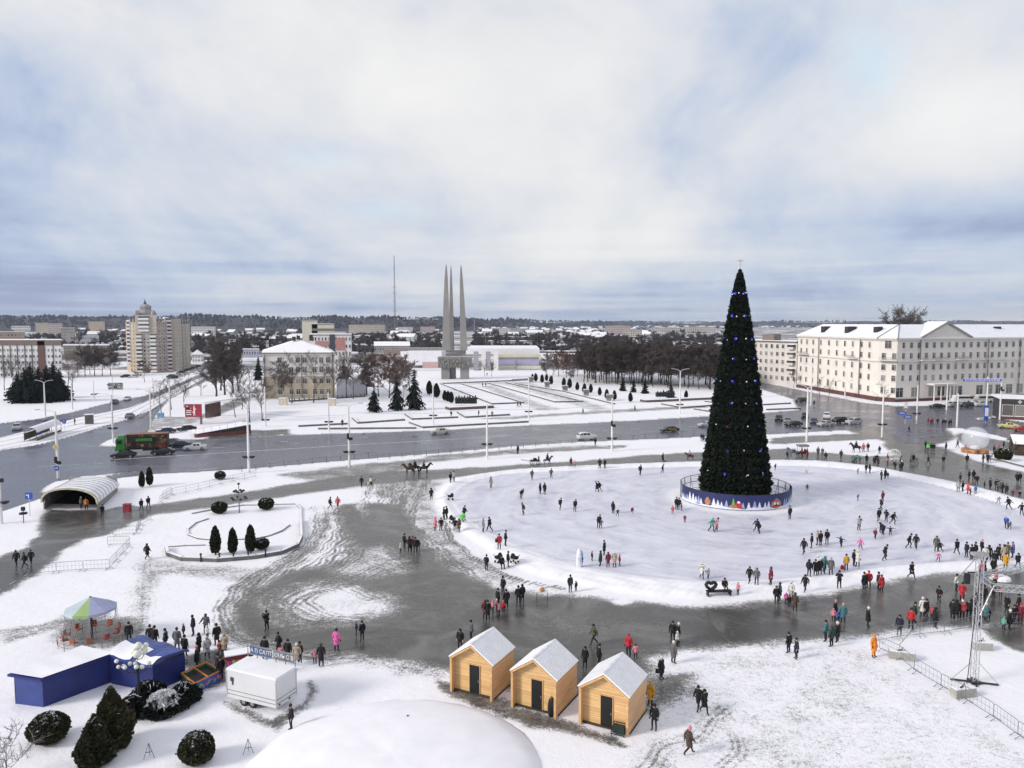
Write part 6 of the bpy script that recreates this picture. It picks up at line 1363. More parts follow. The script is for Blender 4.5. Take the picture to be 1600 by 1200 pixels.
# ------------------------------------------------ blue tent (two bays)
TB = M('tarpaulin_blue', (.016, .026, .15), .45, .25, .7, spec=.4, bump=.15); TBL = M('tarpaulin_light_blue', (.04, .065, .24), .45, .25, .9, spec=.4, bump=.3)  # second blue is a lit copy: sunlight on the left end put into colour
def Q(px, py): g = G(px, py); return g.x, g.y
t = thing('market_tent', 'long blue market tent in two bays with snow lying on its roof', 'tent', (-30, 54, 0)); o = (-30, 54, 0)
a0, a1, a2 = Vector(Q(24, 1100)), Vector(Q(68, 1105)), Vector(Q(174, 1066)); dv = (a2 - a1); a3 = a0 + dv * .98
he = ZY(a1.y, 1063)
def slabw(b, p, q, z0, za, zb, th=.05, mi=0):
    t_ = (q - p).normalized(); n = Vector((-t_.y, t_.x)) * th
    b.add([(p.x, p.y, z0), (q.x, q.y, z0), (q.x, q.y, zb), (p.x, p.y, za), (p.x + n.x, p.y + n.y, z0), (q.x + n.x, q.y + n.y, z0), (q.x + n.x, q.y + n.y, zb), (p.x + n.x, p.y + n.y, za)], [(0, 1, 2, 3), (7, 6, 5, 4), (0, 4, 5, 1), (1, 5, 6, 2), (2, 6, 7, 3), (3, 7, 4, 0)], mi)
b = MB(); slabw(b, a0, a1, 0, he, he, mi=1); slabw(b, a1, a2, 0, he, he + .1); slabw(b, a3, a0, 0, he + .55, he + .1); slabw(b, a2, a3, 0, he, he + .5); b.build('wall', [TB, TBL], t, org=o).location = (0, 0, 0)
b = MB(); dn_ = dv.normalized() * .25; sd = (a1 - a0).normalized() * .2
r0, r1, r2, r3 = a0 - dn_ - sd, a1 - dn_ + sd, a2 + dn_ + sd, a3 + dn_ - sd
N_ = 10; vs = []
for i in range(N_ + 1):
    f = i / N_; sag = -.16 * math.sin(f * math.pi * 3) ** 2
    for g in (0, .33, .66, 1):
        p = r0.lerp(r3, f).lerp(r1.lerp(r2, f), g); z = he + .16 + .38 * (1 - g) * (0.35 + .65 * f) + sag * math.sin(g * math.pi) + .06 * f; vs.append((p.x, p.y, z))
fs = [(i * 4 + k, i * 4 + k + 1, i * 4 + 5 + k, i * 4 + 4 + k) for i in range(N_) for k in range(3)]
b.add(vs, fs, 0); b.add([(x, y, z - .08) for x, y, z in vs], [f[::-1] for f in fs], 0)
for e0, e1 in (((0, 4 * N_), None),): pass
for ed in ([i * 4 for i in range(N_ + 1)], [i * 4 + 3 for i in range(N_ + 1)], [0, 1, 2, 3], [4 * N_ + k for k in range(4)]):
    for u, v in zip(ed[:-1], ed[1:]): b.add([vs[u], vs[v], (vs[v][0], vs[v][1], vs[v][2] - .16), (vs[u][0], vs[u][1], vs[u][2] - .16)], [(0, 1, 2, 3)])
b.build('roof', [TB], t, org=o).location = (0, 0, 0)
b = MB(); ins = lambda x, y, z, k: (x, y, z + .05)
cen = [sum(v[i] for v in vs) / len(vs) for i in range(2)]
sv = [(cen[0] + (x - cen[0]) * .955, cen[1] + (y - cen[1]) * .955, z + .07) for x, y, z in vs]; b.add(sv, fs); b.build('snow_layer', SNOW, t, org=o, smooth=True).location = (0, 0, 0)
# second bay
c0, c1, c2, c3 = Vector(Q(174, 1068)), Vector(Q(240, 1082)), Vector(Q(290, 1060)), Vector(Q(225, 1035)); h2 = ZY(c1.y, 1040)
b = MB(); slabw(b, c0, c1, 0, h2, h2 - .05); slabw(b, c1, c2, 0, h2 - .05, h2 - .1); slabw(b, c2, c3, 0, h2, h2 + .1); b.build('wall', [TB], t, org=o).location = (0, 0, 0)
b = MB(); N_ = 8; vs = []; q0, q1, q2, q3 = c0 + Vector((-.2, .1)), c1 + Vector((.1, -.25)), c2 + Vector((.3, .1)), c3 + Vector((-.1, .2))
for i in range(N_ + 1):
    f = i / N_
    for k in range(N_ + 1):
        g = k / N_; p = q0.lerp(q1, f).lerp(q3.lerp(q2, f), g); z = h2 + .12 + .35 * math.sin(g * math.pi) ** .7 - .18 * math.sin(f * math.pi * 2) ** 2 * (.4 + .6 * math.sin(g * math.pi)) + .07 * math.sin(f * 13 + g * 7); vs.append((p.x, p.y, z))
M_ = N_ + 1; fs = [(i * M_ + k, (i + 1) * M_ + k, (i + 1) * M_ + k + 1, i * M_ + k + 1) for i in range(N_) for k in range(N_)]
b.add(vs, fs); b.add([(x, y, z - .06) for x, y, z in vs], [f[::-1] for f in fs])
for ed in ([i * M_ for i in range(M_)], [i * M_ + N_ for i in range(M_)], list(range(M_)), [N_ * M_ + k for k in range(M_)]):
    for u, v in zip(ed[:-1], ed[1:]): b.add([vs[u], vs[v], (vs[v][0], vs[v][1], vs[v][2] - .18), (vs[u][0], vs[u][1], vs[u][2] - .18)], [(0, 1, 2, 3)])
b.build('roof', [TBL], t, org=o).location = (0, 0, 0)
b = MB(); b.add([(x, y, z + .05) for x, y, z in vs], [f for j, f in enumerate(fs) if (j % N_) < (4 if j // N_ < 5 else 2) and not (j // N_ == 4 and j % N_ == 0)]); b.build('snow_layer', SNOW, t, org=o, smooth=True).location = (0, 0, 0)
# ------------------------------------------------ chain carousel
p = gp(144, 1000, 0); zt = ZY(p.y, 932); ze = ZY(p.y, 951); t = thing('carousel', 'chain carousel with a green and lilac canopy and orange seats', 'carousel', p)
CN = [M('canopy_green', (.30, .42, .17), .6, .1), M('canopy_lilac', (.36, .38, .55), .6, .1), M('canopy_pale_blue', (.42, .50, .55), .6, .1)]
b = MB(); n = 10; R_ = 1.98
for i in range(n):
    a, c_ = i * 6.283 / n + .1, (i + 1) * 6.283 / n + .1
    m = [1, 1, 1, 2, 1, 2, 2, 0, 1, 1][i]
    p0 = (0, 0, zt); pa = (R_ * math.cos(a), R_ * math.sin(a), ze + .08); pb = (R_ * math.cos(c_), R_ * math.sin(c_), ze + .08)
    b.add([p0, pa, pb], [(0, 1, 2)], m); b.add([(0, 0, zt - .05), (pa[0], pa[1], pa[2] - .04), (pb[0], pb[1], pb[2] - .04)], [(2, 1, 0)], m); b.add([pa, (pa[0], pa[1], pa[2] - .2), (pb[0], pb[1], pb[2] - .2), pb], [(0, 1, 2, 3)], m)
b.build('canopy', CN, t); b = MB(); b.tube([(0, 0, 0), (0, 0, zt)], .09, 8)
for i in range(n): a = i * 6.283 / n + .1; b.tube([(0, 0, ze - .05), (R_ * .95 * math.cos(a), R_ * .95 * math.sin(a), ze)], .025, 4)
b.build('centre_pole', DARKMETAL, t)
SO = M('seat_orange', (.34, .10, .05), .45); SR = M('seat_red', (.26, .035, .035), .45)
for i in range(n):
    a = i * 6.283 / n + .1; b = MB(); x, y = R_ * .97 * math.cos(a), R_ * .97 * math.sin(a); b.box((x, y, .55), (.42, .42, .1), a); b.box((x + .2 * math.cos(a), y + .2 * math.sin(a), .75), (.08, .42, .42), a)
    s = b.build('seat', SO if i % 3 else SR, t); b = MB()
    for dx, dy in ((.18, .18), (-.18, .18), (.18, -.18), (-.18, -.18)): b.tube([(x + dx, y + dy, .6), (x, y, ze)], .012, 3)
    b.build('chain', STEEL, s)
b = MB(); 
for i in range(16):
    a = i * 6.283 / 16; b.tube([(2.5 * math.cos(a), 2.5 * math.sin(a), 0), (2.5 * math.cos(a), 2.5 * math.sin(a), .6)], .02, 4)
for z in (.3, .6): b.tube([(2.5 * math.cos(k * 6.283 / 32), 2.5 * math.sin(k * 6.283 / 32), z) for k in range(28)], .015, 4)
b.build('railing', M('railing_rust', (.16, .07, .04)), t)
# orange framed trampoline / ball pool
p = gp(306, 1085, 0); A0, A1, A2, A3 = (Vector(Q(*q)) for q in ((305, 1084), (345, 1063), (322, 1050), (284, 1068))); o = (A0.x, A0.y, 0)
t = thing('play_pen', 'low play pen with orange padded rim and colourful side panels beside the juniper', 'play equipment', o); hp = .75
b = MB(); slabw(b, A0, A1, 0, hp - .1, hp - .1); slabw(b, A3, A0, 0, hp - .1, hp - .1, mi=1); slabw(b, A1, A2, 0, hp - .1, hp - .1, mi=1); slabw(b, A2, A3, 0, hp - .1, hp - .1, mi=1); b.build('side_panel', [M('panel_blue', (.04, .10, .35)), M('panel_green', (.04, .12, .06))], t, org=o).location = (0, 0, 0)
b = MB(); rr = random.Random(12); d = (A1 - A0); L = d.length; d.normalize()
for i in range(14): q = A0 + d * (L * (i + .5) / 14); nn_ = Vector((d.y, -d.x)) * .012; b.box((q.x + nn_.x, q.y + nn_.y, rr.uniform(.25, .5)), (.16, .012, rr.uniform(.1, .25)), math.atan2(d.y, d.x), mi=rr.randrange(5))
b.build('panel_print', gcs, t, org=o).location = (0, 0, 0)
b = MB(); ORG = M('orange_padding', (.50, .18, .035), .5)
for u, v in ((A0, A1), (A1, A2), (A2, A3), (A3, A0), ((A0 + A1) / 2, (A2 + A3) / 2)): b.tube([(u.x, u.y, hp), (v.x, v.y, hp)], .065, 6)
b.build('padded_rim', ORG, t, org=o).location = (0, 0, 0); b = MB(); b.add([(q.x, q.y, .45) for q in (A0, A1, A2, A3)], [(0, 1, 2, 3)]); b.build('mat', M('mat_dark', (.03, .03, .035)), t, org=o).location = (0, 0, 0)
# A-frame markers in the snow
for px, py, lab in ((233, 1185, 'small metal A-frame in the snow left of the right topiary shrub'), (388, 1178, 'small metal A-frame in the snow right of the right topiary shrub')):
    b = MB(); s = .3
    for x in (-s, s): b.tube([(x, 0, 0), (0, 0, .95)], .018, 4)
    b.tube([(0, .35, 0), (0, 0, .95)], .018, 4); b.box((0, -.01, .4), (.36, .025, .03)); tag(b.build('metal_stand', DARKMETAL, loc=gp(px, py), rz=.3), lab, 'stand', px=px)
# ------------------------------------------------ underpass canopy
f0, f1 = Vector(Q(70, 796)), Vector(Q(153, 798)); ax = Vector(Q(184, 768)) - f1; o = (f0.x, f0.y, 0); t = thing('underpass_entrance', 'underpass entrance under a vaulted ribbed white roof at left', 'underpass', o)
W_ = (f1 - f0).length; n = 12; ua = (f1 - f0).normalized(); rise = 2.0
arc = [(W_ * (.5 - .53 * math.cos(math.pi * i / n)), 1.25 + rise * math.sin(math.pi * i / n) ** .8) for i in range(n + 1)]
def ap(i, f, dz=0, k=1.0): u, z = arc[i]; u = W_ / 2 + (u - W_ / 2) * k; q = f0 + ua * u + ax * f; return (q.x, q.y, z * (1 - .28 * max(f, 0)) + dz)
b = MB()
for j in range(8):
    fa, fb_ = -.06 + j * 1.1 / 8, -.06 + (j + 1) * 1.1 / 8
    for i in range(n): b.quad(ap(i, fa), ap(i + 1, fa), ap(i + 1, fb_), ap(i, fb_)); b.quad(ap(i + 1, fa, -.12, .97), ap(i, fa, -.12, .97), ap(i, fb_, -.12, .97), ap(i + 1, fb_, -.12, .97), 1)
    b.tube([ap(i, fa, .03) for i in range(n + 1)], .05, 4, 1)
b.build('vault_roof', [RIB, M('vault_rib_grey', (.30, .30, .33), .6)], t, org=o).location = (0, 0, 0)
b = MB(); b.tube([ap(i, -.06, -.05, .99) for i in range(n + 1)], .16, 4); b.build('front_arch', M('arch_pale_yellow', (.50, .47, .34)), t, org=o).location = (0, 0, 0)
b = MB()
for f_, q in ((f0, None), (f1, None)): slabw(b, f_, f_ + ax, -.1, 1.3, 1.0, .15)
slabw(b, f1 + ax, f0 + ax, -.1, 2.2, 2.2, .15); b.build('side_wall', M('underpass_grey_wall', (.24, .23, .21)), t, org=o).location = (0, 0, 0)
b = MB(); b.quad(*((q.x, q.y, .03) for q in (f0 + ax * .28, f1 + ax * .28, f1 + ax * .98, f0 + ax * .98))); b.build('stair_opening', DOORB, t, org=o).location = (0, 0, 0)
b = MB()
for i in range(7):
    for f_, fr in ((f0, 1), (f1, 1)): q = f_ + ax * (i / 6); b.tube([(q.x, q.y, .9), (q.x, q.y, 1.35 - .05 * i)], .05, 4)
b.build('window_post', WHITE, t, org=o).location = (0, 0, 0)
# ------------------------------------------------ kerbed beds, parterres, low walls
KERB = M('granite_kerb', (.14, .135, .13), .85, .3, 1.5); KERBL = M('pale_kerb', (.34, .33, .32), .85, .2, 1.5)
def wall(name, label, pts, h, w, mat, cat='kerb', cap=True, closed=False):
    P_ = [gp(*q) for q in pts]; o = P_[0].copy(); o.z = 0; b = MB(); k = len(P_)
    for i in range(k if closed else k - 1):
        a, c_ = P_[i], P_[(i + 1) % k]; d = (c_ - a); L = d.length; m = (a + c_) / 2; b.box((m.x, m.y, h / 2 - .1), (L + w * .5, w, h + .2), math.atan2(d.y, d.x))
        if cap: b.box((m.x, m.y, h + .03), (L + w * .4, w * .9, .06), math.atan2(d.y, d.x), mi=1)
    return tag(b.build(name, [mat, SNOW], org=o), label, cat, px=pts[0][0])
bed = [(260, 858), (262, 868), (285, 876), (340, 878), (400, 873), (440, 866), (465, 855), (471, 842), (470, 815), (470, 795), (462, 788), (430, 789), (380, 790), (330, 797), (300, 803)]
wall('bed_kerb', 'dark curved kerb along the front of the snow bed with three thujas', bed[:9], .42, .35, KERB)
wall('bed_kerb', 'low kerb along the right and back of the snow bed with three thujas', bed[8:], .15, .25, KERBL)
wall('bed_kerb', 'thin curved inner ring kerb on the left of the snow bed', [(325, 811), (305, 818), (293, 828), (294, 836), (310, 842), (330, 844)], .12, .2, KERB); wall('bed_kerb', 'thin curved inner ring kerb on the right of the snow bed', [(360, 844), (400, 842), (420, 838), (440, 830), (452, 821)], .12, .2, KERB); wall('bed_kerb', 'short straight kerb line in the snow left of the three thujas', [(262, 855), (290, 853), (320, 852)], .1, .2, KERB)
for i, (x, y) in enumerate(((314, 878), (343, 877), (365, 876), (388, 874), (415, 871))):
    b = MB(); b.lathe([(.09, -.1), (.09, .75), (.14, .8), (.14, .9), (.02, .98)], 8); tag(b.build('bollard', DARKMETAL, loc=gp(x, y)), 'dark bollard before the curved kerb of the thuja bed', 'bollard', px=x)
WL = [([(467, 667), (545, 663)], 'dark low wall at the left end of the parterre by the road'), ([(560, 662), (632, 657)], 'dark low wall second along the parterre terrace'), ([(498, 671), (650, 670)], 'long thin kerb of the front parterre left of the silver car'), ([(551, 654), (560, 662)], 'short slanted wall joining two parterre terraces at left'), ([(633, 648), (645, 656), (715, 653)], 'dark low wall in front of the left sculpture group'), ([(640, 661), (662, 669), (825, 660)], 'long front parterre wall above the dirty white saloon'), ([(715, 645), (728, 653), (796, 649)], 'dark low wall right of the left sculpture group'),
 ([(688, 600), (770, 632)], 'long kerb of the left parterre strip before the monument, left edge'), ([(720, 600), (818, 630)], 'long kerb of the left parterre strip before the monument, right edge'), ([(770, 632), (818, 630)], 'front kerb closing the left parterre strip'), ([(762, 599), (868, 629)], 'long kerb of the right parterre strip, left edge'), ([(790, 598), (910, 628)], 'long kerb of the right parterre strip, right edge'), ([(868, 629), (910, 628)], 'front kerb closing the right parterre strip'), ([(688, 600), (830, 594)], 'back kerb across the parterre before the monument'), ([(805, 600), (880, 612), (960, 632)], 'kerb line beside the row of stone blocks'), ([(800, 594), (840, 592)], 'short kerb at the far end of the thuja row'), ([(745, 578), (808, 575)], 'dark low wall under the amphitheatre pylons'),
 ([(1034, 632), (1066, 638), (1118, 634)], 'dark parterre wall left of the Christmas tree'), ([(1085, 640), (1118, 645)], 'short slanted parterre wall left of the Christmas tree'), ([(1102, 628), (1118, 630)], 'short parterre kerb behind the Christmas tree edge'), ([(1198, 641), (1250, 639)], 'parterre wall right of the Christmas tree'), ([(1180, 634), (1235, 631)], 'upper parterre wall right of the Christmas tree')]
for pts, lab in WL: wall('low_wall', lab, pts, .45, .45, KERB, 'low wall')
wall('low_wall', 'brown plinth wall under the left sculpture group', [(704, 640), (763, 637)], .8, 4.0, M('brown_granite', (.12, .09, .08)), 'low wall'); wall('low_wall', 'brown plinth wall under the right sculpture group', [(1008, 628), (1120, 623)], .7, 3.5, M('brown_granite', ()), 'low wall')
# maroon ramp wall by the road on the left
q0, q1 = gp(306, 684), gp(392, 676); t = thing('ramp_wall', 'snow topped ramp wall with a maroon face beside the left road', 'wall', (q0.x, q0.y, 0)); d = q1 - q0; L = d.length; an = math.atan2(d.y, d.x)
b = MB(); b.add([(0, 0, -.1), (L, 0, -.1), (L, 0, 2.0), (0, 0, .85), (0, 1, -.1), (L, 1, -.1), (L, 1, 2.0), (0, 1, .85)], [(0, 1, 2, 3), (7, 6, 5, 4), (0, 4, 5, 1), (1, 5, 6, 2), (2, 6, 7, 3), (3, 7, 4, 0)]); b.build('face', M('ramp_dark', (.06, .05, .05), .9), t).rotation_euler = (0, 0, an)
b = MB(); b.box((L * .5, -.07, .35), (L, .12, .7)); b.build('maroon_panel', M('maroon_panel', (.20, .07, .065), .7), t).rotation_euler = (0, 0, an)
b = MB(); b.add([(0, -.1, .86), (L, -.1, 2.01), (L, 6, 2.2), (0, 6, 1.0)], [(0, 1, 2, 3)]); b.add([(0, -.1, .7), (L, -.1, 1.85), (L, 6, 2.04), (0, 6, .84)], [(3, 2, 1, 0)]); b.build('snow_top', SNOW, t).rotation_euler = (0, 0, an)
b = MB()
for i in range(8): x = L * i / 7; b.tube([(x, .1, .9 + 1.15 * i / 7), (x, .1, 1.9 + 1.15 * i / 7)], .035, 4)
b.tube([(0, .1, 1.9), (L, .1, 3.05)], .035, 4); b.build('railing', M('railing_grey', (.35, .34, .34)), t).rotation_euler = (0, 0, an)
# billboard kiosk
q0 = gp(290, 663); t = thing('billboard', 'red billboard with white print on a roofed kiosk by the left street', 'billboard', q0, .0); y = q0.y; sc = y / F
b = MB(); z0_, z1_ = ZY(y, 651.5), ZY(y, 631.5); wB = 26 * sc; b.box((wB / 2, 0, (z0_ + z1_) / 2), (wB, .25, z1_ - z0_)); pn = b.build('panel', M('billboard_red', (.36, .025, .05), .5, .1), t)
b = MB(); rr = random.Random(14)
for i, (f, w_) in enumerate(((.85, .12), (.68, .25), (.68, .3), (.5, .32), (.36, .28), (.2, .3))): b.box((wB * (.08 + w_ / 2), -.14, z0_ + (z1_ - z0_) * f), (wB * w_, .03, .22))
b.box((wB * .56, -.14, z0_ + (z1_ - z0_) * .5), (wB * .10, .03, (z1_ - z0_) * .55)); b.lathe([(.25, 0), (.25, .03)], 8, (0, 0, 0)) if False else None
for s in (-1, 1): b.box((wB * (.56 + s * .08), -.141, z0_ + (z1_ - z0_) * (.5 + s * .12)), (wB * .09, .03, .2)); b.box((wB * (.56 + s * .035), -.142, z0_ + (z1_ - z0_) * .22), (wB * .03, .03, (z1_ - z0_) * .25))
b.box((wB * .56, -.143, z0_ + (z1_ - z0_) * .85), (wB * .06, .03, .4)); b.build('print', WHITE, pn)
q1 = PD(318, 650, y + 9) - q0; b = MB(); p_ = Vector((wB + 1.0, .2)); r_ = Vector((q1.x + 1.2, q1.y)); slabw(b, p_, Vector((334.5 - 290, 0)) * sc + Vector((0, 5)), z0_ - .3, z1_ - .1, z1_ + .2, .3); o_ = b.build('side_panel', M('billboard_dark_food', (.10, .055, .045), .6, .8, .4), t)
b = MB(); zz = z1_ + .15; b.add([(-.3, -.4, zz), (wB + .8, -.4, zz), (wB + 8.5, 26, zz), (wB - 1, 26, zz), (-.3, -.4, zz + .3), (wB + .8, -.4, zz + .3), (wB + 8.5, 26, zz + .3), (wB - 1, 26, zz + .3)], [(3, 2, 1, 0), (4, 5, 6, 7), (0, 1, 5, 4), (1, 2, 6, 5), (2, 3, 7, 6), (3, 0, 4, 7)]); b.build('roof', SNOW, t)
b = MB(); b.box((wB * .93, .2, z0_ / 2), (.5, .4, z0_ + .2)); b.build('post', M('post_grey', (.16, .16, .16)), t)
# small billboard on the left snowfield
q0 = gp(176, 622); y = q0.y; t = thing('billboard', 'small grey billboard on a thin post on the left snowfield', 'billboard', q0); z0_, z1_ = ZY(y, 608.5), ZY(y, 598); b = MB(); b.box((1.2, 0, (z0_ + z1_) / 2), (23 * y / F, .2, z1_ - z0_)); pn = b.build('panel', M('billboard_frame', (.22, .22, .22)), t)
b = MB(); rr = random.Random(19)
for i in range(20): b.box((1.2 + rr.uniform(-3, 3), -.12 - i * .001, (z0_ + z1_) / 2 + rr.uniform(-1, 1)), (rr.uniform(.4, 1.4), .02, rr.uniform(.2, .8)), mi=i % 2)
b.build('print', [M('print_dark', (.05, .05, .055)), M('print_pale', (.40, .40, .40))], pn); b = MB(); b.tube([(0, .2, 0), (0, .2, z1_ + 2)], .12, 6); b.build('post', POLE, t)
# sculpture groups and stone blocks
BRZ = M('dark_bronze', (.020, .021, .020), .5, .4, 1.2)
def sculpture(label, px0, px1, py, yt, n, seed):
    a, c_ = gp(px0, py, .7), gp(px1, py, .7); t = thing('sculpture_group', label, 'sculpture', a); rr = random.Random(seed); L = (c_ - a).length; h = ZY(a.y, yt) - .7
    b = MB(); b.box((L / 2, .6, h * .3), (L, 1.2, h * .6)); b.build('block', BRZ, t)
    for i in range(n):
        x = L * (i + .5) / n; k = h * rr.uniform(.72, 1.0); b = MB(); b.tube([(x, 0, 0), (x + rr.uniform(-.1, .1), -.1, k * .35), (x + rr.uniform(-.15, .15), -.05, k * .62), (x, 0, k * .84)], [.42, .40, .55, .25], 7); b.ball((x, -.05, k * .92), .24, 7, 5)
        a_ = rr.choice((-1, 1)); b.tube([(x + a_ * .4, -.1, k * .75), (x + a_ * .65, -.4, k * .55), (x + a_ * .3, -.6, k * .6)], [.16, .13, .1], 5); b.build('figure', BRZ, t)
    return t
sculpture('dark bronze sculpture group with standing figures left of the parterre', 711, 745, 634, 616, 8, 3); sculpture('dark bronze sculpture group on the right lawn by the spruces', 1025, 1053, 623, 609, 6, 4)
for px, py, w, h_, lab in ((830, 597, 9, 8, 'rough stone block farthest along the thuja row'), (855, 605, 9, 8.5, 'rough stone block second along the thuja row'), (883, 611, 10, 8.5, 'rough stone block third along the thuja row'), (916, 618, 10, 9.5, 'rough stone block fourth along the thuja row'), (953, 626, 12, 10, 'rough stone block nearest the road in the thuja row')):
    p = gp(px, py); k = p.y / F; b = MB(); b.box((0, 0, h_ * k * .3), (w * k * .8, 1.6, h_ * k * .6)); b.box((0, 0, h_ * k * .8), (w * k, 2.0, h_ * k * .42), top=.95); b.box((0, 0, h_ * k * 1.03), (w * k * .9, 1.8, .08), mi=1)
    for i in range(12): b.box((R.uniform(-.4, .4) * w * k, -.98, h_ * k * R.uniform(.65, .95)), (.5, .25, .4), R.uniform(-.3, .3))
    tag(b.build('stone_block', [ST2, SNOW], loc=p), lab, 'stone block', px=px)
# little walls / yellow gate pillars before the institute
for px, py, lab in ((443, 633, 'pale yellow gate pillar left on the institute fence'), (519, 634, 'pale yellow gate pillar right on the institute fence')):
    b = MB(); b.box((0, 0, 1.1), (2.2, 1.2, 2.2)); b.box((0, 0, 2.3), (2.5, 1.5, .2), mi=1); tag(b.build('gate_pillar', [M('pale_yellow_plaster', (.56, .51, .40)), SNOW], loc=gp(px, py)), lab, 'gate pillar', px=px)
t = thing('fence', 'dark low fence in front of the institute', 'fence', gp(452, 628)); q0, q1 = gp(452, 628), gp(570, 620)
for i in range(17): p = q0.lerp(q1, i / 16) - q0; b = MB(); b.box((p.x, p.y, .55), (.3, .3, 1.2)); b.build('post', KERB, t)
b = MB(); d = q1 - q0; b.box((d.x / 2, d.y / 2, .25), (d.length, .25, .5), math.atan2(d.y, d.x)); b.box((d.x / 2, d.y / 2, .9), (d.length, .06, .06), math.atan2(d.y, d.x)); b.build('rail', KERB, t)
b = MB(); p = gp(525, 622); q = gp(572, 618); d = q - p; b.box((d.x / 2, d.y / 2 + 2, 3.2), (d.length, .4, 6.4), math.atan2(d.y, d.x)); tag(b.build('white_wall', M('white_wall_paint', (.66, .67, .72), .8, .06, .3), loc=p), 'white blank wall right of the institute behind thin trees', 'wall')
# roadside chain posts
RP = M('post_dull', (.12, .12, .12)); b = MB(); b.tube([(0, 0, -.1), (0, 0, .95)], .06, 5); b.tube([(-1.4, 0, .8), (0, 0, .9), (1.4, 0, .8)], .03, 4); pr = tag(b.build('rail_post', RP), '', 'post')
rp = [(378 + i * 22, 737 - i * 2.6) for i in range(10)] + [(590 + i * 19, 718 - i * 1.55) for i in range(28)]
for x, y in rp:
    if x < 1085: put(pr, USED, gp(x, y), hA, 'short grey rail post along the near edge of the road', None, 'rail posts along the road', x)
# ------------------------------------------------ crowd barriers
def barrier_mesh(L=2.5):
    b = MB(); r = .022; pts = [(-L / 2, 0, .2), (-L / 2, 0, 1.0), (-L / 2 + .1, 0, 1.1), (L / 2 - .1, 0, 1.1), (L / 2, 0, 1.0), (L / 2, 0, .2), (-L / 2, 0, .2)]; b.tube(pts, r, 5)
    for k in range(1, 7): x = -L / 2 + L * k / 7; b.tube([(x, 0, .2), (x, 0, 1.1)], .009, 3, cap=False)
    b.tube([(-L / 2, 0, .65), (L / 2, 0, .65)], .012, 3, cap=False)
    f = MB()
    for s in (-1, 1): x = s * (L / 2 - .25); f.tube([(x, -.38, .02), (x, 0, .22), (x, .38, .02)], .024, 5)
    return b, f
BS = M('barrier_steel', (.20, .21, .24), .45, .2, 3, metal=.4)
bb_, ff_ = barrier_mesh(); bp_ = thing('crowd_barrier', '', 'barrier'); bb_.build('frame', BS, bp_); ff_.build('foot', BS, bp_)
def barriers(pts, lab, grp):
    for a, c_ in zip(pts[:-1], pts[1:]):
        p, q = gp(*a), gp(*c_); n = max(1, round((q - p).length / 2.5)); L = (q - p).length / n
        for i in range(n): m = p.lerp(q, (i + .5) / n); put(bp_, USED, m, heading(p, q), lab, (L / 2.52, 1, 1), grp, a[0])
barriers([(0, 926), (23, 912), (46, 899), (88, 895), (130, 892), (171, 890)], 'grey crowd barrier in the row along the lower edge of the left path', 'crowd barriers along the left path'); barriers([(171, 890), (182, 878), (203, 855)], 'grey crowd barrier in the short row running away from the left path', 'crowd barriers turning off the left path'); barriers([(168, 853), (203, 852)], 'grey crowd barrier lying across the short row end', 'crowd barriers across'); barriers([(176, 838), (213, 835), (220, 822), (236, 812)], 'grey crowd barrier standing near the walker before the underpass', 'crowd barriers before the underpass'); barriers([(250, 786), (270, 774), (310, 766), (345, 757), (400, 745)], 'grey crowd barrier behind the snow bed towards the road', 'crowd barriers behind the snow bed'); barriers([(254, 780), (268, 772)], 'pair of grey crowd barriers stacked by the path', 'stacked barriers')
barriers([(1372, 1004), (1402, 998), (1437, 994), (1475, 990), (1525, 982), (1600, 975)], 'grey crowd barrier along the far side of the stage enclosure', 'far barriers of the stage enclosure'); barriers([(1374, 1016), (1405, 1030), (1428, 1050), (1470, 1075), (1508, 1096), (1552, 1124), (1590, 1152), (1630, 1180)], 'grey crowd barrier along the near side of the stage enclosure', 'near barriers of the stage enclosure')
# ------------------------------------------------ stage truss, concrete blocks
def truss(b, p, q, w, n, r=.031):
    p, q = Vector(p), Vector(q); d = (q - p).normalized(); u = Vector((0, 0, 1)) if abs(d.z) < .8 else Vector((1, 0, 0)); s = d.cross(u).normalized(); u = s.cross(d).normalized()
    cs = [s * w / 2 + u * w / 2, -s * w / 2 + u * w / 2, -s * w / 2 - u * w / 2, s * w / 2 - u * w / 2]
    for c_ in cs: b.tube([p + c_, q + c_], r, 5)
    for i in range(n):
        a, e = p.lerp(q, i / n), p.lerp(q, (i + 1) / n)
        for k in range(4): b.tube([a + cs[k], e + cs[(k + 1) % 4]] if i % 2 else [a + cs[(k + 1) % 4], e + cs[k]], r * .55, 3, cap=False)
ALU = M('truss_aluminium', (.50, .51, .53), .35, .1, 3, metal=.5)
m0 = gp(1522, 1067, 0); zt = ZY(m0.y, 868); t = thing('stage_mast', 'aluminium truss mast of the stage frame with a steel foot and black guy pole', 'mast', m0)
b = MB(); truss(b, (0, 0, .15), (0, 0, zt), .38, 26); b.build('mast', ALU, t)
b = MB(); b.box((0, 0, .12), (.7, .7, .16)); 
for a in (.3, .3 + math.pi / 2): b.box((0, 0, .08), (3.1 if a < 1 else 1.4, .12, .1), -a)
b.build('foot', DARKMETAL, t); b = MB(); b.box((-.05, 0, zt + .1), (1.0, .6, .2)); b.build('head_block', M('head_grey', (.3, .3, .31)), t)
for s in (-1, 1): b = MB(); b.tube([(s * 1.5, -.35 * s, .1), (s * .2, 0, 1.6)], .02, 4); b.build('stay', STEEL, t)
g0 = gp(1510, 1084, .7); b = MB(); b.tube([g0 - m0, Vector((.05, -.1, zt - .3))], .03, 5); b.build('guy_pole', BLACK, t)
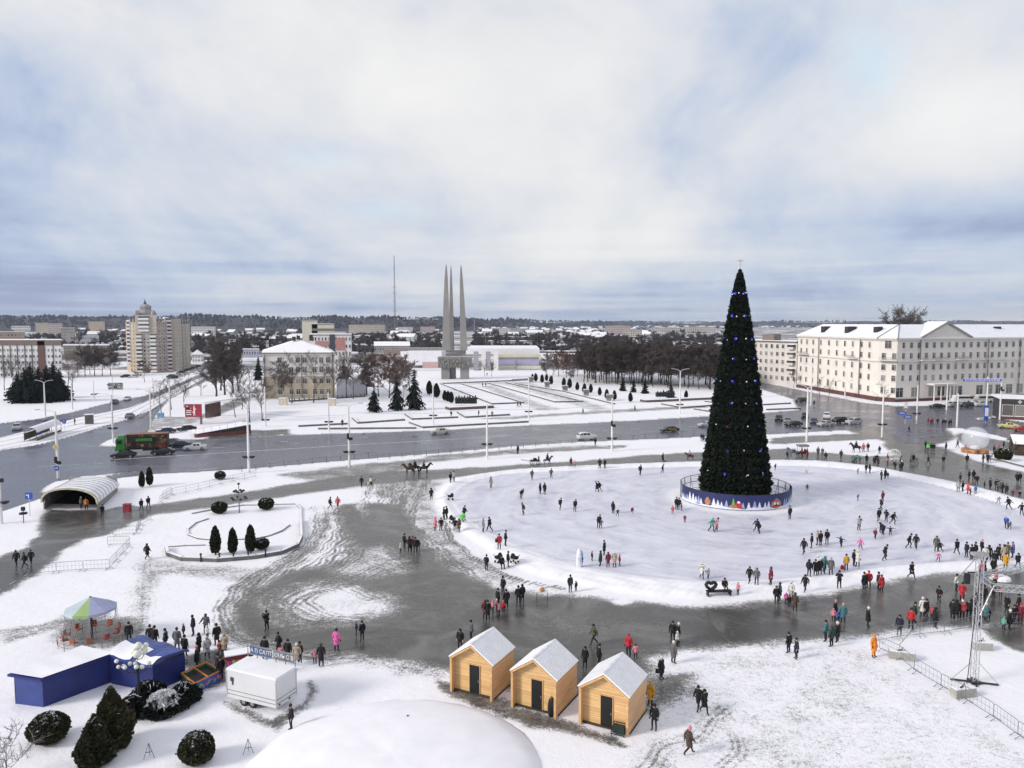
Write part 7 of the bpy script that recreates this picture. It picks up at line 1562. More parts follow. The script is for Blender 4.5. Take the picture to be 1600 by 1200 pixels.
g1 = gp(1404, 1020, .6) - m0; b = MB(); b.tube([g1, Vector((-.35, 0, zt - .25))], .022, 5); b.build('guy_cable', M('cable_grey', (.1, .1, .11)), t)
b = MB(); b.box((-.75, .2, zt - 1.75), (.32, .3, .75)); b.box((-.45, .2, zt - 1.3), (.5, .08, .08)); b.build('loudspeaker', BLACK, t)
zb = ZY(m0.y, 903); t2 = thing('stage_truss', 'horizontal aluminium truss of the stage frame running off to the right', 'truss', m0 + Vector((0, 0, 0)))
b = MB(); truss(b, (.1, .1, zb), (7.5, 3.2, zb + .35), .42, 22); truss(b, (1.2, .2, zb - .75), (7.5, -1.2, zb - .85), .42, 18); b.build('beam', ALU, t2); b = MB(); truss(b, (.1, .1, zb), (1.2, .2, zb - .7), .3, 4); b.tube([(.25, .1, 5.0), (1.2, .15, zb - .6)], .04, 5); b.build('brace', ALU, t2)
b = MB(); b.tube([(7.4, 3.2, 0), (7.4, 3.2, zb)], .06, 5); b.tube([(7.4, -1.2, 0), (7.4, -1.2, zb - .8)], .06, 5); b.build('support', ALU, t2)
for px, py, w, lab, rz in ((1410, 1032, 1.9, 'concrete ballast block at the barrier corner behind the person in orange', -.35), (1510, 1091, 1.65, 'concrete ballast block at the foot of the black guy pole', .2), (1537, 1017, 1.4, 'concrete ballast block right of the mast at the back', -.12)):
    p = gp(px, py, 0); t3 = thing('ballast_block', lab, 'concrete block', p, rz, px=px); b = MB(); b.box((0, .3, .3), (w, .62, .62), top=.98); b.build('block', CONC, t3); b = MB(); b.box((0, .3, .63), (w * .95, .55, .06)); b.build('snow_layer', SNOW, t3); b = MB(); b.box((-.15, .3, .69), (.4, .1, .07), .5); b.tube([(-.1, .3, .65), (.05, .3, .95), (.15, .3, .66)], .03, 4); b.build('shackle', BLACK, t3)
p = gp(1402, 1029, 0); b = MB(); b.lathe([(.24, 0), (.24, .05), (.16, .08), (.04, .6)], 10); b.lathe([(.14, .2), (.10, .36)], 10, mi=1); tag(b.build('traffic_cone', [M('cone_red', (.6, .08, .06), .5), WHITE], loc=p), 'small red traffic cone by the person in the orange suit', 'cone')
# ------------------------------------------------ right side: snow globe, cabin, road signs
p = gp(1523, 707); t = thing('photo_globe', 'transparent inflatable snow globe on an orange ring base', 'inflatable', p); r = 19.5 * p.y / F
gm_ = bpy.data.materials.new('clear_vinyl'); nt, bs = nodes_of(gm_); bs.inputs['Base Color'].default_value = (.85, .88, .95, 1); bs.inputs['Roughness'].default_value = .12; bs.inputs['Alpha'].default_value = .30
b = MB(); b.lathe([(r * math.cos(a), .5 + r * .95 + r * .95 * math.sin(a)) for a in np.linspace(-1.1, 1.55, 12)], 24); shade(b.build('bubble', gm_, t)); b = MB(); b.lathe([(r * .95, 0), (r, .3), (r * .95, .75), (r * .6, .8)], 20); ring = b.build('ring_base', M('ring_orange', (.32, .15, .06), .5, .9, .8), t)
b = MB(); b.lathe([(r * .4, .8), (r * .3, 1.3), (.02, 1.5)], 10); b.build('snow_pile', SNOW, t)
p = gp(1600, 712); t = thing('log_cabin', 'dark log cabin with a snowy roof at the right edge', 'cabin', p, -.3); b = MB(); b.box((1, 2, 1.2), (5, 4, 2.4))
for i in range(8): b.tube([(-1.6, -.02, .15 + i * .3), (3.6, -.02, .15 + i * .3)], .15, 6)
b.build('wall', M('dark_logs', (.09, .06, .045), .8, .3, 2), t); b = MB(); b.add([(-2, -.5, 2.3), (4, -.5, 2.3), (4, 2, 3.9), (-2, 2, 3.9), (4, 4.5, 2.3), (-2, 4.5, 2.3)], [(0, 1, 2, 3), (3, 2, 4, 5)]); b.add([(-1.5, 0, 2.3), (-1.5, 4, 2.3), (-1.5, 2, 3.8)], [(0, 2, 1)], 1); b.build('roof', [SNOW, M('dark_logs', ())], t)
p = gp(1583, 712); sj = bare_tree(97, 2.6, 1.6, limbs=10, subs=6, twigs=5, tw=.02, low=.1); t = thing('bush', 'frosty bush beside the log cabin', 'bush', p); sj[0].build('trunk', BARKG, t); sj[1].build('crown', CON[2], t)
wall('kerb_wall', 'curved dark kerb wall below the clipped shrub at far right', [(1545, 717), (1570, 722), (1600, 730), (1650, 742)], .35, .6, KERB)
for px, py, yt, lab, kind in ((47, 806, 770, 'blue lane sign on a thin post left of the underpass', 'sq'), (37, 817, 795, 'black small post sign left of the blue lane sign', 'bk'), (1414, 662, 640, 'blue direction signs on a post at the crossing', 'two'), (62, 686, 672, 'round blue sign at the near end of the tram shelter', 'rd'), (101, 672, 656, 'round blue sign at the far end of the tram shelter', 'rd'), (1540, 660, 632, 'tall blue and white information board by the shop pavilion', 'tall'), (251, 652, 647, 'small light blue box by the left street', 'box')):
    p = gp(px, py); h = ZY(p.y, yt) - p.z; t = thing('road_sign', lab, 'road sign', p, px=px); b = MB(); b.tube([(0, 0, 0), (0, 0, h)], .05, 5); b.build('post', POLE if kind != 'bk' else BLACK, t); SB = M('sign_blue', (.03, .08, .45)); b = MB()
    if kind == 'sq': b.box((0, -.08, h - .4), (1.0, .05, .9)); b.box((0, -.115, h - .45), (.12, .02, .5), mi=1); b.box((-.2, -.114, h - .3), (.35, .02, .12), mi=1)
    elif kind == 'two': b.box((-.9, -.08, h - .9), (2.1, .06, .8)); b.box((.6, -.08, h - 1.9), (2.0, .06, .8)); b.box((-.9, -.12, h - .9), (1.4, .02, .2), mi=1); b.box((.6, -.12, h - 1.9), (1.4, .02, .2), mi=1); b.box((0, -.12, h + 1.2), (.9, .1, 1.6), mi=1)
    elif kind == 'rd':
        b.add([(.55 * math.cos(k * .524), -.1, h - .4 + .55 * math.sin(k * .524)) for k in range(12)] + [(.55 * math.cos(k * .524), -.06, h - .4 + .55 * math.sin(k * .524)) for k in range(12)], [tuple(range(11, -1, -1))[::-1], tuple(range(23, 11, -1))] + [(k, (k + 1) % 12, 12 + (k + 1) % 12, 12 + k) for k in range(12)]); b.box((0, -.12, h - .35), (.12, .02, .5), mi=1)
    elif kind == 'tall': b.box((0, -.1, h * .55), (1.1, .3, h * .8)); b.box((0, -.27, h * .6), (.9, .03, h * .45), mi=1)
    elif kind == 'box': b.box((0, 0, .6), (1.6, .8, 1.2))
    else: b.lathe([(.5, 0), (.5, .2), (.1, .25)], 8, (0, 0, h - .7)); b.box((0, 0, h), (.4, .3, .5))
    b.build('panel', [SB if kind != 'bk' else BLACK, WHITE] if kind != 'box' else [M('light_blue_box', (.15, .35, .55)), WHITE], t)
# tram shelters
def shelter(label, a, c_, h, dark):
    p, q = gp(*a), gp(*c_); d = q - p; L = d.length; t = thing('tram_shelter', label, 'shelter', p, math.atan2(d.y, d.x)); b = MB(); n = 8; w = 2.6
    for i in range(n):
        a0, a1 = math.pi * i / n, math.pi * (i + 1) / n
        P = lambda x, a_, k=1: (x, w / 2 - k * w / 2 * math.cos(a_), h * .62 + k * h * .38 * math.sin(a_)); b.quad(P(0, a0), P(L, a0), P(L, a1), P(0, a1)); b.quad(P(0, a1, .95), P(L, a1, .95), P(L, a0, .95), P(0, a0, .95))
    b.build('roof', SNOW, t); b = MB()
    for i in range(6): x = L * i / 5; b.tube([(x, .05, 0), (x, .05, h * .65)], .06, 4); b.tube([(x, w - .05, 0), (x, w - .05, h * .65)], .06, 4)
    b.box((L / 2, w - .03, h * .32), (L, .05, h * .5)); b.box((L / 2, 0, .25), (L, .08, .5)); b.build('frame', dark, t)
shelter('tram shelter with a vaulted snowy roof on the tram strip at left', (58, 689), (96, 674), 3.0, M('shelter_brown', (.10, .09, .07))); 
p = gp(131, 663); b = MB(); b.box((.9, 1, 1.2), (2.0, 1.8, 2.4), .5); b.box((.9, 1, 2.46), (2.2, 2.0, .12), .5, mi=1); tag(b.build('tram_kiosk', [M('kiosk_grey_brown', (.12, .11, .10)), SNOW], loc=p), 'boxy grey kiosk on the tram strip right of the shelter', 'kiosk')
# square extras
p = gp(847, 936); t = thing('table', 'small white table on the wet square behind the middle hut', 'table', p); b = MB(); b.box((0, 0, .74), (1.15, .7, .05)); b.build('table_top', WHITE, t)
for x in (-.5, .5):
    for y in (-.28, .28): b = MB(); b.tube([(x, y, 0), (x, y, .72)], .022, 4); b.build('leg', DARKMETAL, t)
b = MB(); b.lathe([(.1, .765), (.24, .82), (.27, .95), (.18, 1.0)], 10); b.ball((0, 0, 1.02), .16, 8, 5); tag(b.build('basket', M('orange_wicker', (.5, .22, .08), .7, .3, 8), loc=p), 'orange basket standing on the small white table', 'basket')
p = gp(1123, 933); t = thing('bench', 'black heart backed bench on the snow bank before the rink', 'bench', p, .1); b = MB(); b.box((0, 0, .42), (2.4, .55, .1)); 
for x in (-1.1, 1.1): b.box((x, 0, .2), (.1, .5, .42))
b.build('seat', BLACK, t); b = MB(); pts = []
for i in range(17): a = i / 16 * 6.283; pts.append((-.7 + .5 * math.sin(a) ** 3, .2, .88 + .028 * (13 * math.cos(a) - 5 * math.cos(2 * a) - 2 * math.cos(3 * a) - math.cos(4 * a))))
b.tube(pts, .17, 6); b.build('heart_back', BLACK, t)
p = gp(199, 799); b = MB(); b.box((0, 0, .5), (.9, .7, 1.0), top=.95); b.box((0, 0, 1.03), (1.0, .8, .08)); tag(b.build('red_bin', M('bin_red', (.30, .03, .05), .5), loc=p), 'dark red bin beside the underpass entrance', 'bin')
p = gp(1563, 905); b = MB(); b.lathe([(1.0, 0), (.9, .25), (.5, .42), (.02, .48)], 12); tag(b.build('snow_heap', SNOW, loc=p), 'small heap of snow behind the stage truss', 'snow heap')
# overhead tram wires
b = MB()
for (a, c_) in (((91, 746, 650), (389, 739, 648)), ((389, 739, 645), (546, 730, 648)), ((546, 730, 645), (761, 717, 640)), ((761, 717, 640), (956, 705, 632)), ((956, 705, 630), (1260, 690, 615)), ((177, 692, 622), (415, 667, 612)), ((415, 667, 610), (514, 674, 618)), ((514, 674, 618), (677, 664, 606)), ((677, 664, 606), (826, 657, 598)), ((826, 657, 598), (1062, 646, 590))):
    p, q = gp(a[0], a[1]), gp(c_[0], c_[1]); p.z = ZY(p.y, a[2]); q.z = ZY(q.y, c_[2]); m = p.lerp(q, .5) - Vector((0, 0, .5)); b.tube([p, m, q], .018, 3, cap=False)
for o_, wl in ((0, 'tram'),):
    tag(b.build('overhead_wire', M('wire_dark', (.08, .08, .08))), 'thin dark overhead wires strung between the lamp posts along the road', 'wire')
# ---------------------------------------------------------------- people
def skinned(name, nodes, edges, tags, mats, sub=1, fine=None):
    """one continuous surface grown round a skeleton; each face takes the tag of its nearest bone point"""
    me = bpy.data.meshes.new('skeleton'); me.from_pydata([n[:3] for n in nodes], edges, []); o = bpy.data.objects.new('skeleton', me); col.objects.link(o)
    o.modifiers.new('skin', 'SKIN'); s = o.modifiers.new('sub', 'SUBSURF'); s.levels = sub; s.render_levels = sub
    sk = me.skin_vertices[0].data
    for i, n in enumerate(nodes): sk[i].radius = (n[3], n[3]); sk[i].use_root = (i == 0)
    dg = bpy.context.evaluated_depsgraph_get(); dg.update(); out = bpy.data.meshes.new_from_object(o.evaluated_get(dg)); bpy.data.objects.remove(o); out.name = name
    out.materials.clear()
    for m in mats: out.materials.append(m)
    P_ = np.array([n[:3] for n in nodes]); Rr = np.array([n[3] for n in nodes]); T = np.array(tags)
    nf = len(out.polygons); cc = np.zeros(nf * 3); out.polygons.foreach_get('center', cc); cc = cc.reshape(-1, 3)
    # nearest segment, coloured by the tag of its nearer end
    best = np.full(nf, 1e9); tg = np.zeros(nf, int)
    for a, c_ in edges:
        A_, B_ = P_[a], P_[c_]; d = B_ - A_; t = np.clip(((cc - A_) @ d) / (d @ d + 1e-12), 0, 1); r = Rr[a] + (Rr[c_] - Rr[a]) * t
        ds = np.linalg.norm(cc - A_ - t[:, None] * d, axis=1) - r * .75; w = ds < best; best = np.where(w, ds, best); tg = np.where(w, np.where(t < .5, T[a], T[c_]), tg)
    if fine is not None: tg = fine(cc, tg)
    out.polygons.foreach_set('material_index', tg.astype(np.int32)); out.polygons.foreach_set('use_smooth', np.ones(nf, bool)); out.update(); return out
def rotx(p, a, c): y, z = p[1] - c[1], p[2] - c[2]; return (p[0], c[1] + y * math.cos(a) - z * math.sin(a), c[2] + y * math.sin(a) + z * math.cos(a))
SKIN = M('skin', (.50, .30, .22), .6, .06, 4); EYE = M('eye_dark', (.02, .015, .012), .3); LIP = M('lips', (.35, .13, .11), .5)
POSES = {
 # legs: (hip offset, knee, ankle, toe) left then right; arms: elbow, wrist; lean in radians (towards -y)
 'stand': dict(L=[(.12, -.02, .49), (.125, .02, .09), (.15, -.15, .045)], R_=[(-.12, -.03, .49), (-.125, .01, .09), (-.15, -.16, .045)], la=[(.27, .05, 1.12), (.26, -.06, .88)], ra=[(-.27, .05, 1.12), (-.26, -.06, .88)], lean=0),
 'pocket': dict(L=[(.10, -.03, .49), (.11, .02, .09), (.14, -.15, .045)], R_=[(-.12, .0, .49), (-.14, .05, .09), (-.18, -.12, .045)], la=[(.31, .06, 1.13), (.20, -.12, .97)], ra=[(-.31, .06, 1.13), (-.20, -.12, .97)], lean=.04),
 'walk': dict(L=[(.10, -.20, .52), (.10, -.30, .10), (.11, -.46, .07)], R_=[(-.10, .02, .50), (-.10, .36, .16), (-.11, .24, .05)], la=[(.26, .16, 1.15), (.25, .16, .90)], ra=[(-.26, -.08, 1.13), (-.25, -.26, .93)], lean=.06),
 'skate': dict(L=[(.13, -.22, .54), (.15, -.12, .10), (.17, -.28, .05)], R_=[(-.15, .02, .50), (-.26, .30, .13), (-.30, .16, .05)], la=[(.33, .02, 1.17), (.38, -.20, 1.02)], ra=[(-.33, .10, 1.15), (-.40, .18, .95)], lean=.28),
 'bend': dict(L=[(.12, -.12, .50), (.12, .02, .09), (.14, -.15, .045)], R_=[(-.12, -.12, .50), (-.12, .06, .09), (-.14, -.11, .045)], la=[(.22, -.12, 1.15), (.14, -.30, 1.0)], ra=[(-.22, -.12, 1.15), (-.14, -.30, 1.0)], lean=.75),
 'arms': dict(L=[(.11, -.03, .49), (.11, .02, .09), (.14, -.15, .045)], R_=[(-.11, .03, .50), (-.12, .16, .12), (-.15, .02, .05)], la=[(.44, .0, 1.42), (.70, -.03, 1.38)], ra=[(-.44, .0, 1.42), (-.70, -.03, 1.38)], lean=.08),
 'phone': dict(L=[(.11, -.03, .49), (.12, .02, .09), (.15, -.15, .045)], R_=[(-.11, .0, .49), (-.13, .05, .09), (-.16, -.12, .045)], la=[(.29, -.10, 1.17), (.10, -.30, 1.38)], ra=[(-.29, -.10, 1.17), (-.10, -.30, 1.38)], lean=.03),
 'push': dict(L=[(.10, -.12, .50), (.10, -.18, .09), (.12, -.34, .045)], R_=[(-.10, .06, .50), (-.10, .28, .12), (-.11, .14, .05)], la=[(.27, -.10, 1.14), (.20, -.38, 1.02)], ra=[(-.27, -.10, 1.14), (-.20, -.38, 1.02)], lean=.18),
 'reach': dict(L=[(.11, -.03, .49), (.12, .02, .09), (.15, -.15, .045)], R_=[(-.11, .0, .49), (-.13, .05, .09), (-.16, -.12, .045)], la=[(.32, .02, 1.16), (.46, -.04, .98)], ra=[(-.27, .04, 1.12), (-.25, -.08, .88)], lean=.02),
 'sit': dict(L=[(.13, -.45, .92), (.13, -.45, .48), (.14, -.62, .44)], R_=[(-.13, -.45, .92), (-.13, -.43, .48), (-.14, -.60, .44)], la=[(.26, -.06, 1.13), (.16, -.30, 1.02)], ra=[(-.26, -.06, 1.13), (-.16, -.30, 1.02)], lean=.08),
 'ride': dict(L=[(.34, -.25, .72), (.36, -.10, .34), (.38, -.28, .30)], R_=[(-.34, -.25, .72), (-.36, -.10, .34), (-.38, -.28, .30)], la=[(.26, -.06, 1.13), (.12, -.32, 1.05)], ra=[(-.26, -.06, 1.13), (-.12, -.32, 1.05)], lean=.10),
 'kneel': dict(L=[(.13, -.28, .62), (.13, -.20, .20), (.14, -.36, .15)], R_=[(-.13, -.24, .56), (-.13, .16, .50), (-.13, .26, .40)], la=[(.24, -.20, 1.05), (.14, -.42, .86)], ra=[(-.24, -.20, 1.05), (-.14, -.42, .86)], lean=.6),
}
COATM = M('coat_cloth', (.02, .02, .022), .85, .25, 6); TROU = M('trousers', (.015, .016, .02), .85, .25, 6); BOOT = M('boots', (.012, .011, .010), .5, .2, 4); GLOVE = M('gloves', (.02, .018, .018), .8, .2, 4); HATM = M('hat_knit', (.02, .02, .022), .9, .25, 8)
PM = {}
def pose_meshes(pn):
    if pn in PM: return PM[pn]
    q = POSES[pn]; piv = (0, 0, .95); ln = q['lean']; up = lambda p: rotx(p, ln, piv)
    nd = []; tg = []; ed = []
    def add(p, r, t, par=None):
        nd.append((p[0], p[1], p[2], r)); tg.append(t)
        if par is not None: ed.append((par, len(nd) - 1))
        return len(nd) - 1
    pel = add((0, 0, .93), .135, 1); sp = add(up((0, 0, 1.13)), .125, 1, pel); ch = add(up((0, .01, 1.33)), .145, 1, sp); nk = add(up((0, 0, 1.47)), .058, 0, ch)
    hb = add(up((0, -.015, 1.545)), .068, 0, nk); hm = add(up((0, -.018, 1.625)), .092, 0, hb); cr = add(up((0, -.008, 1.685)), .072, 0, hm)
    ns = add(up((0, -.118, 1.605)), .014, 0, hm)
    for s in (1, -1): add(up((s * .092, -.005, 1.61)), .016, 0, hm)
    for leg, s in ((q['L'], 1), (q['R_'], -1)):
        hp = add((s * .095, 0, .88), .10, 1, pel); kn = add(leg[0], .070, 1, hp)
        c_ = tuple((leg[0][i] * .6 + leg[1][i] * .4) for i in range(3)); cf = add((c_[0], c_[1] + .015, c_[2]), .062, 1, kn)
        an = add(leg[1], .052, 2, cf); add(leg[2], .046, 2, an)
    for arm, s in ((q['la'], 1), (q['ra'], -1)):
        sh = add(up((s * .185, .01, 1.41)), .066, 1, ch); e, w = up(arm[0]), up(arm[1]); el = add(e, .044, 1, sh); wr = add(w, .030, 3, el)
        d = (Vector(w) - Vector(e)).normalized(); sd = d.cross(Vector((0, 1, 0)) if abs(d.y) < .9 else Vector((1, 0, 0))).normalized(); nn = d.cross(sd)
        pm = add(tuple(Vector(w) + d * .07), .032, 3, wr)
        for k in range(4):
            o_ = sd * (-.03 + .02 * k); ln_ = (.065, .08, .075, .058)[k]; b0 = Vector(w) + d * .10 + o_
            f1 = add(tuple(b0), .0105, 3, pm); f2 = add(tuple(b0 + d * ln_ * .5 - nn * .008), .0095, 3, f1); add(tuple(b0 + d * ln_ * .85 - nn * .03), .008, 3, f2)
        t1 = add(tuple(Vector(w) + d * .045 - sd * .042 - nn * .01), .011, 3, wr); add(tuple(Vector(w) + d * .09 - sd * .058 - nn * .02), .009, 3, t1)
    eyes = [np.array(up((s * .036, -.105, 1.635))) for s in (1, -1)]; mo = np.array(up((0, -.085, 1.555)))
    def fine(cc, t):
        for e in eyes: t = np.where((np.linalg.norm(cc - e, axis=1) < .024), 4, t)
        return np.where((np.linalg.norm(cc - mo, axis=1) < .026) & (t == 0), 5, t)
    body = skinned('person', nd, ed, tg, [SKIN, TROU, BOOT, GLOVE, EYE, LIP], 1, fine)
    def coat(hem, flare):
        n2 = [up((0, .005, 1.12)) + (.188,)]; e2 = []; t2 = [0]
        def a2(p, r, par): n2.append(tuple(p) + (r,)); t2.append(0); e2.append((par, len(n2) - 1)); return len(n2) - 1
        c_ = a2(up((0, .01, 1.33)), .192, 0); col_ = a2(up((0, .0, 1.455)), .092, c_); a2(up((0, -.002, 1.50)), .080, col_)
        kx = (q['L'][0][0] + q['R_'][0][0]) / 2; ky = (q['L'][0][1] + q['R_'][0][1]) / 2 * .6
        if pn in ('sit', 'ride', 'kneel'): ky = -.1; hem = .86
        pv = a2((0, 0, .95), .182, 0); z = .95
        k = 0
        while z > hem + .01:
            z2 = max(hem, z - .17); f = (.95 - z2) / .46; pv = a2((kx * f, ky * f, z2), .186 + flare * f, pv); z = z2
        for arm, s in ((q['la'], 1), (q['ra'], -1)):
            sh = a2(up((s * .19, .01, 1.405)), .098, c_); e, w = Vector(up(arm[0])), Vector(up(arm[1])); el = a2(e, .076, sh); a2(e.lerp(w, .92), .058, el)
        return skinned('coat', n2, e2, t2, [COATM], 1)
    res = dict(body=body, head=up((0, -.012, 1.64)), lean=ln, coat=coat)
    PM[pn] = res; res['j'] = None; res['c'] = None; return res
b = MB(); b.lathe([(.098, -.045), (.106, .0), (.104, .06), (.082, .108), (.04, .132), (.012, .135)], 12, sq=(.97, 1.08)); b.ball((0, 0, .15), .03, 6, 4); o = b.build('hat', HATM, smooth=True); HAT = o.data; bpy.data.objects.remove(o)
b = MB(); b.lathe([(.07, -.14), (.115, -.08), (.128, .0), (.122, .06), (.09, .11), (.02, .135)], 12, c=(0, .03, 0), sq=(1, .92)); o = b.build('hood', COATM, smooth=True); HOOD = o.data; bpy.data.objects.remove(o)
b = MB(); b.lathe([(.06, -.17), (.098, -.10), (.112, -.01), (.108, .06), (.08, .105), (.02, .12)], 12, c=(0, .028, 0), sq=(1, .95)); o = b.build('hair', M('hair_brown', (.05, .03, .02), .6, .3, 20), smooth=True); HAIR = o.data; bpy.data.objects.remove(o)
CC = {'k': ('black', (.012, .012, .014)), 'n': ('dark navy', (.016, .020, .042)), 'g': ('grey', (.12, .12, .13)), 'r': ('red', (.42, .025, .035)), 'p': ('pink', (.62, .22, .27)), 'w': ('white', (.62, .61, .58)), 'e': ('beige', (.38, .32, .25)), 'm': ('maroon', (.16, .018, .035)), 'y': ('mustard yellow', (.55, .28, .03)), 'l': ('bright blue', (.03, .13, .48)), 't': ('teal', (.05, .16, .17)), 'o': ('olive green', (.085, .095, .06)), 'u': ('purple', (.16, .11, .28)), 'z': ('mint', (.13, .38, .28)), 'b': ('brown', (.075, .05, .04)), 'v': ('dark green', (.018, .045, .035)), 'f': ('bright pink', (.66, .13, .38)), 'G': ('neon green', (.10, .62, .06)), 'x': ('orange', (.72, .22, .02)), 'c': ('coral red', (.60, .09, .08)), 's': ('light grey', (.34, .35, .37))}
def cm(base, code):
    n, c = CC[code]; return M('%s_%s' % (base, n.replace(' ', '_')), c, .85, .25, 6)
PCNT = [0]
POSEW = {'stand': 'standing', 'pocket': 'standing with hands in pockets', 'walk': 'walking', 'skate': 'skating', 'bend': 'bending forward', 'arms': 'with arms spread wide', 'phone': 'holding both hands up', 'push': 'leaning forward', 'reach': 'holding out a hand', 'sit': 'sitting', 'ride': 'riding', 'kneel': 'kneeling'}
def person(px, py, coat, where, pose='stand', hat='d', long_=False, child=0, rz=None, loc=None, tro='k', label=None, group=None):
    rr = random.Random(int(px * 31 + py * 17)); pm = pose_meshes(pose)
    key = 'c' if long_ else 'j'
    if pm[key] is None: pm[key] = pm['coat'](.46 if long_ else .74, .045 if long_ else .0)
    if loc is None: loc = gp(px, py)
    if rz is None: rz = rr.uniform(-math.pi, math.pi)
    hgt = (1.0 + rr.uniform(-.045, .05)) * (child or 1)
    o = link('person', pm['body'], None, loc, rz); wd = rr.uniform(.98, 1.12) * (1.08 if child else 1); o.scale = (hgt * wd, hgt * wd, hgt)
    def setm(ob, i, m): ob.material_slots[i].link = 'OBJECT'; ob.material_slots[i].material = m
    setm(o, 1, cm('trousers', tro) if tro != 'k' else TROU)
    if hat == 'h' or rr.random() < .3: setm(o, 3, SKIN)
    c_ = link('coat', pm[key], o); setm(c_, 0, cm('coat', coat))
    hd = pm['head']
    if hat == 'o': h_ = link('hood', HOOD, o, hd); setm(h_, 0, cm('coat', coat))
    elif hat == 'h': h_ = link('hair', HAIR, o, hd)
    elif hat in ('d', ''): h_ = link('hat', HAT, o, (hd[0], hd[1], hd[2] + .01))
    else: h_ = link('hat', HAT, o, (hd[0], hd[1], hd[2] + .01)); setm(h_, 0, cm('hat', hat))
    h_.rotation_euler = (pm['lean'] * .8, 0, 0)
    if label is None:
        who = 'child' if child else 'person'; g = ('long coat' if long_ else 'jacket') if not child else 'snowsuit'
        ht = '' if hat in ('d', '', 'h', 'o') else ' and %s hat' % CC[hat][0]
        if len(where.split()) > 8: pose = 'stand'
        label = '%s in %s %s%s %s %s' % (who, CC[coat][0], g, ht, POSEW[pose], where)
    tag(o, label, 'person', group, px); PCNT[0] += 1; return o
PT = {'s': 'stand', 'q': 'pocket', 'w': 'walk', 'k': 'skate', 'b': 'bend', 'a': 'arms', 'h': 'phone', 'u': 'push', 'r': 'reach', 'i': 'sit', 'n': 'kneel'}
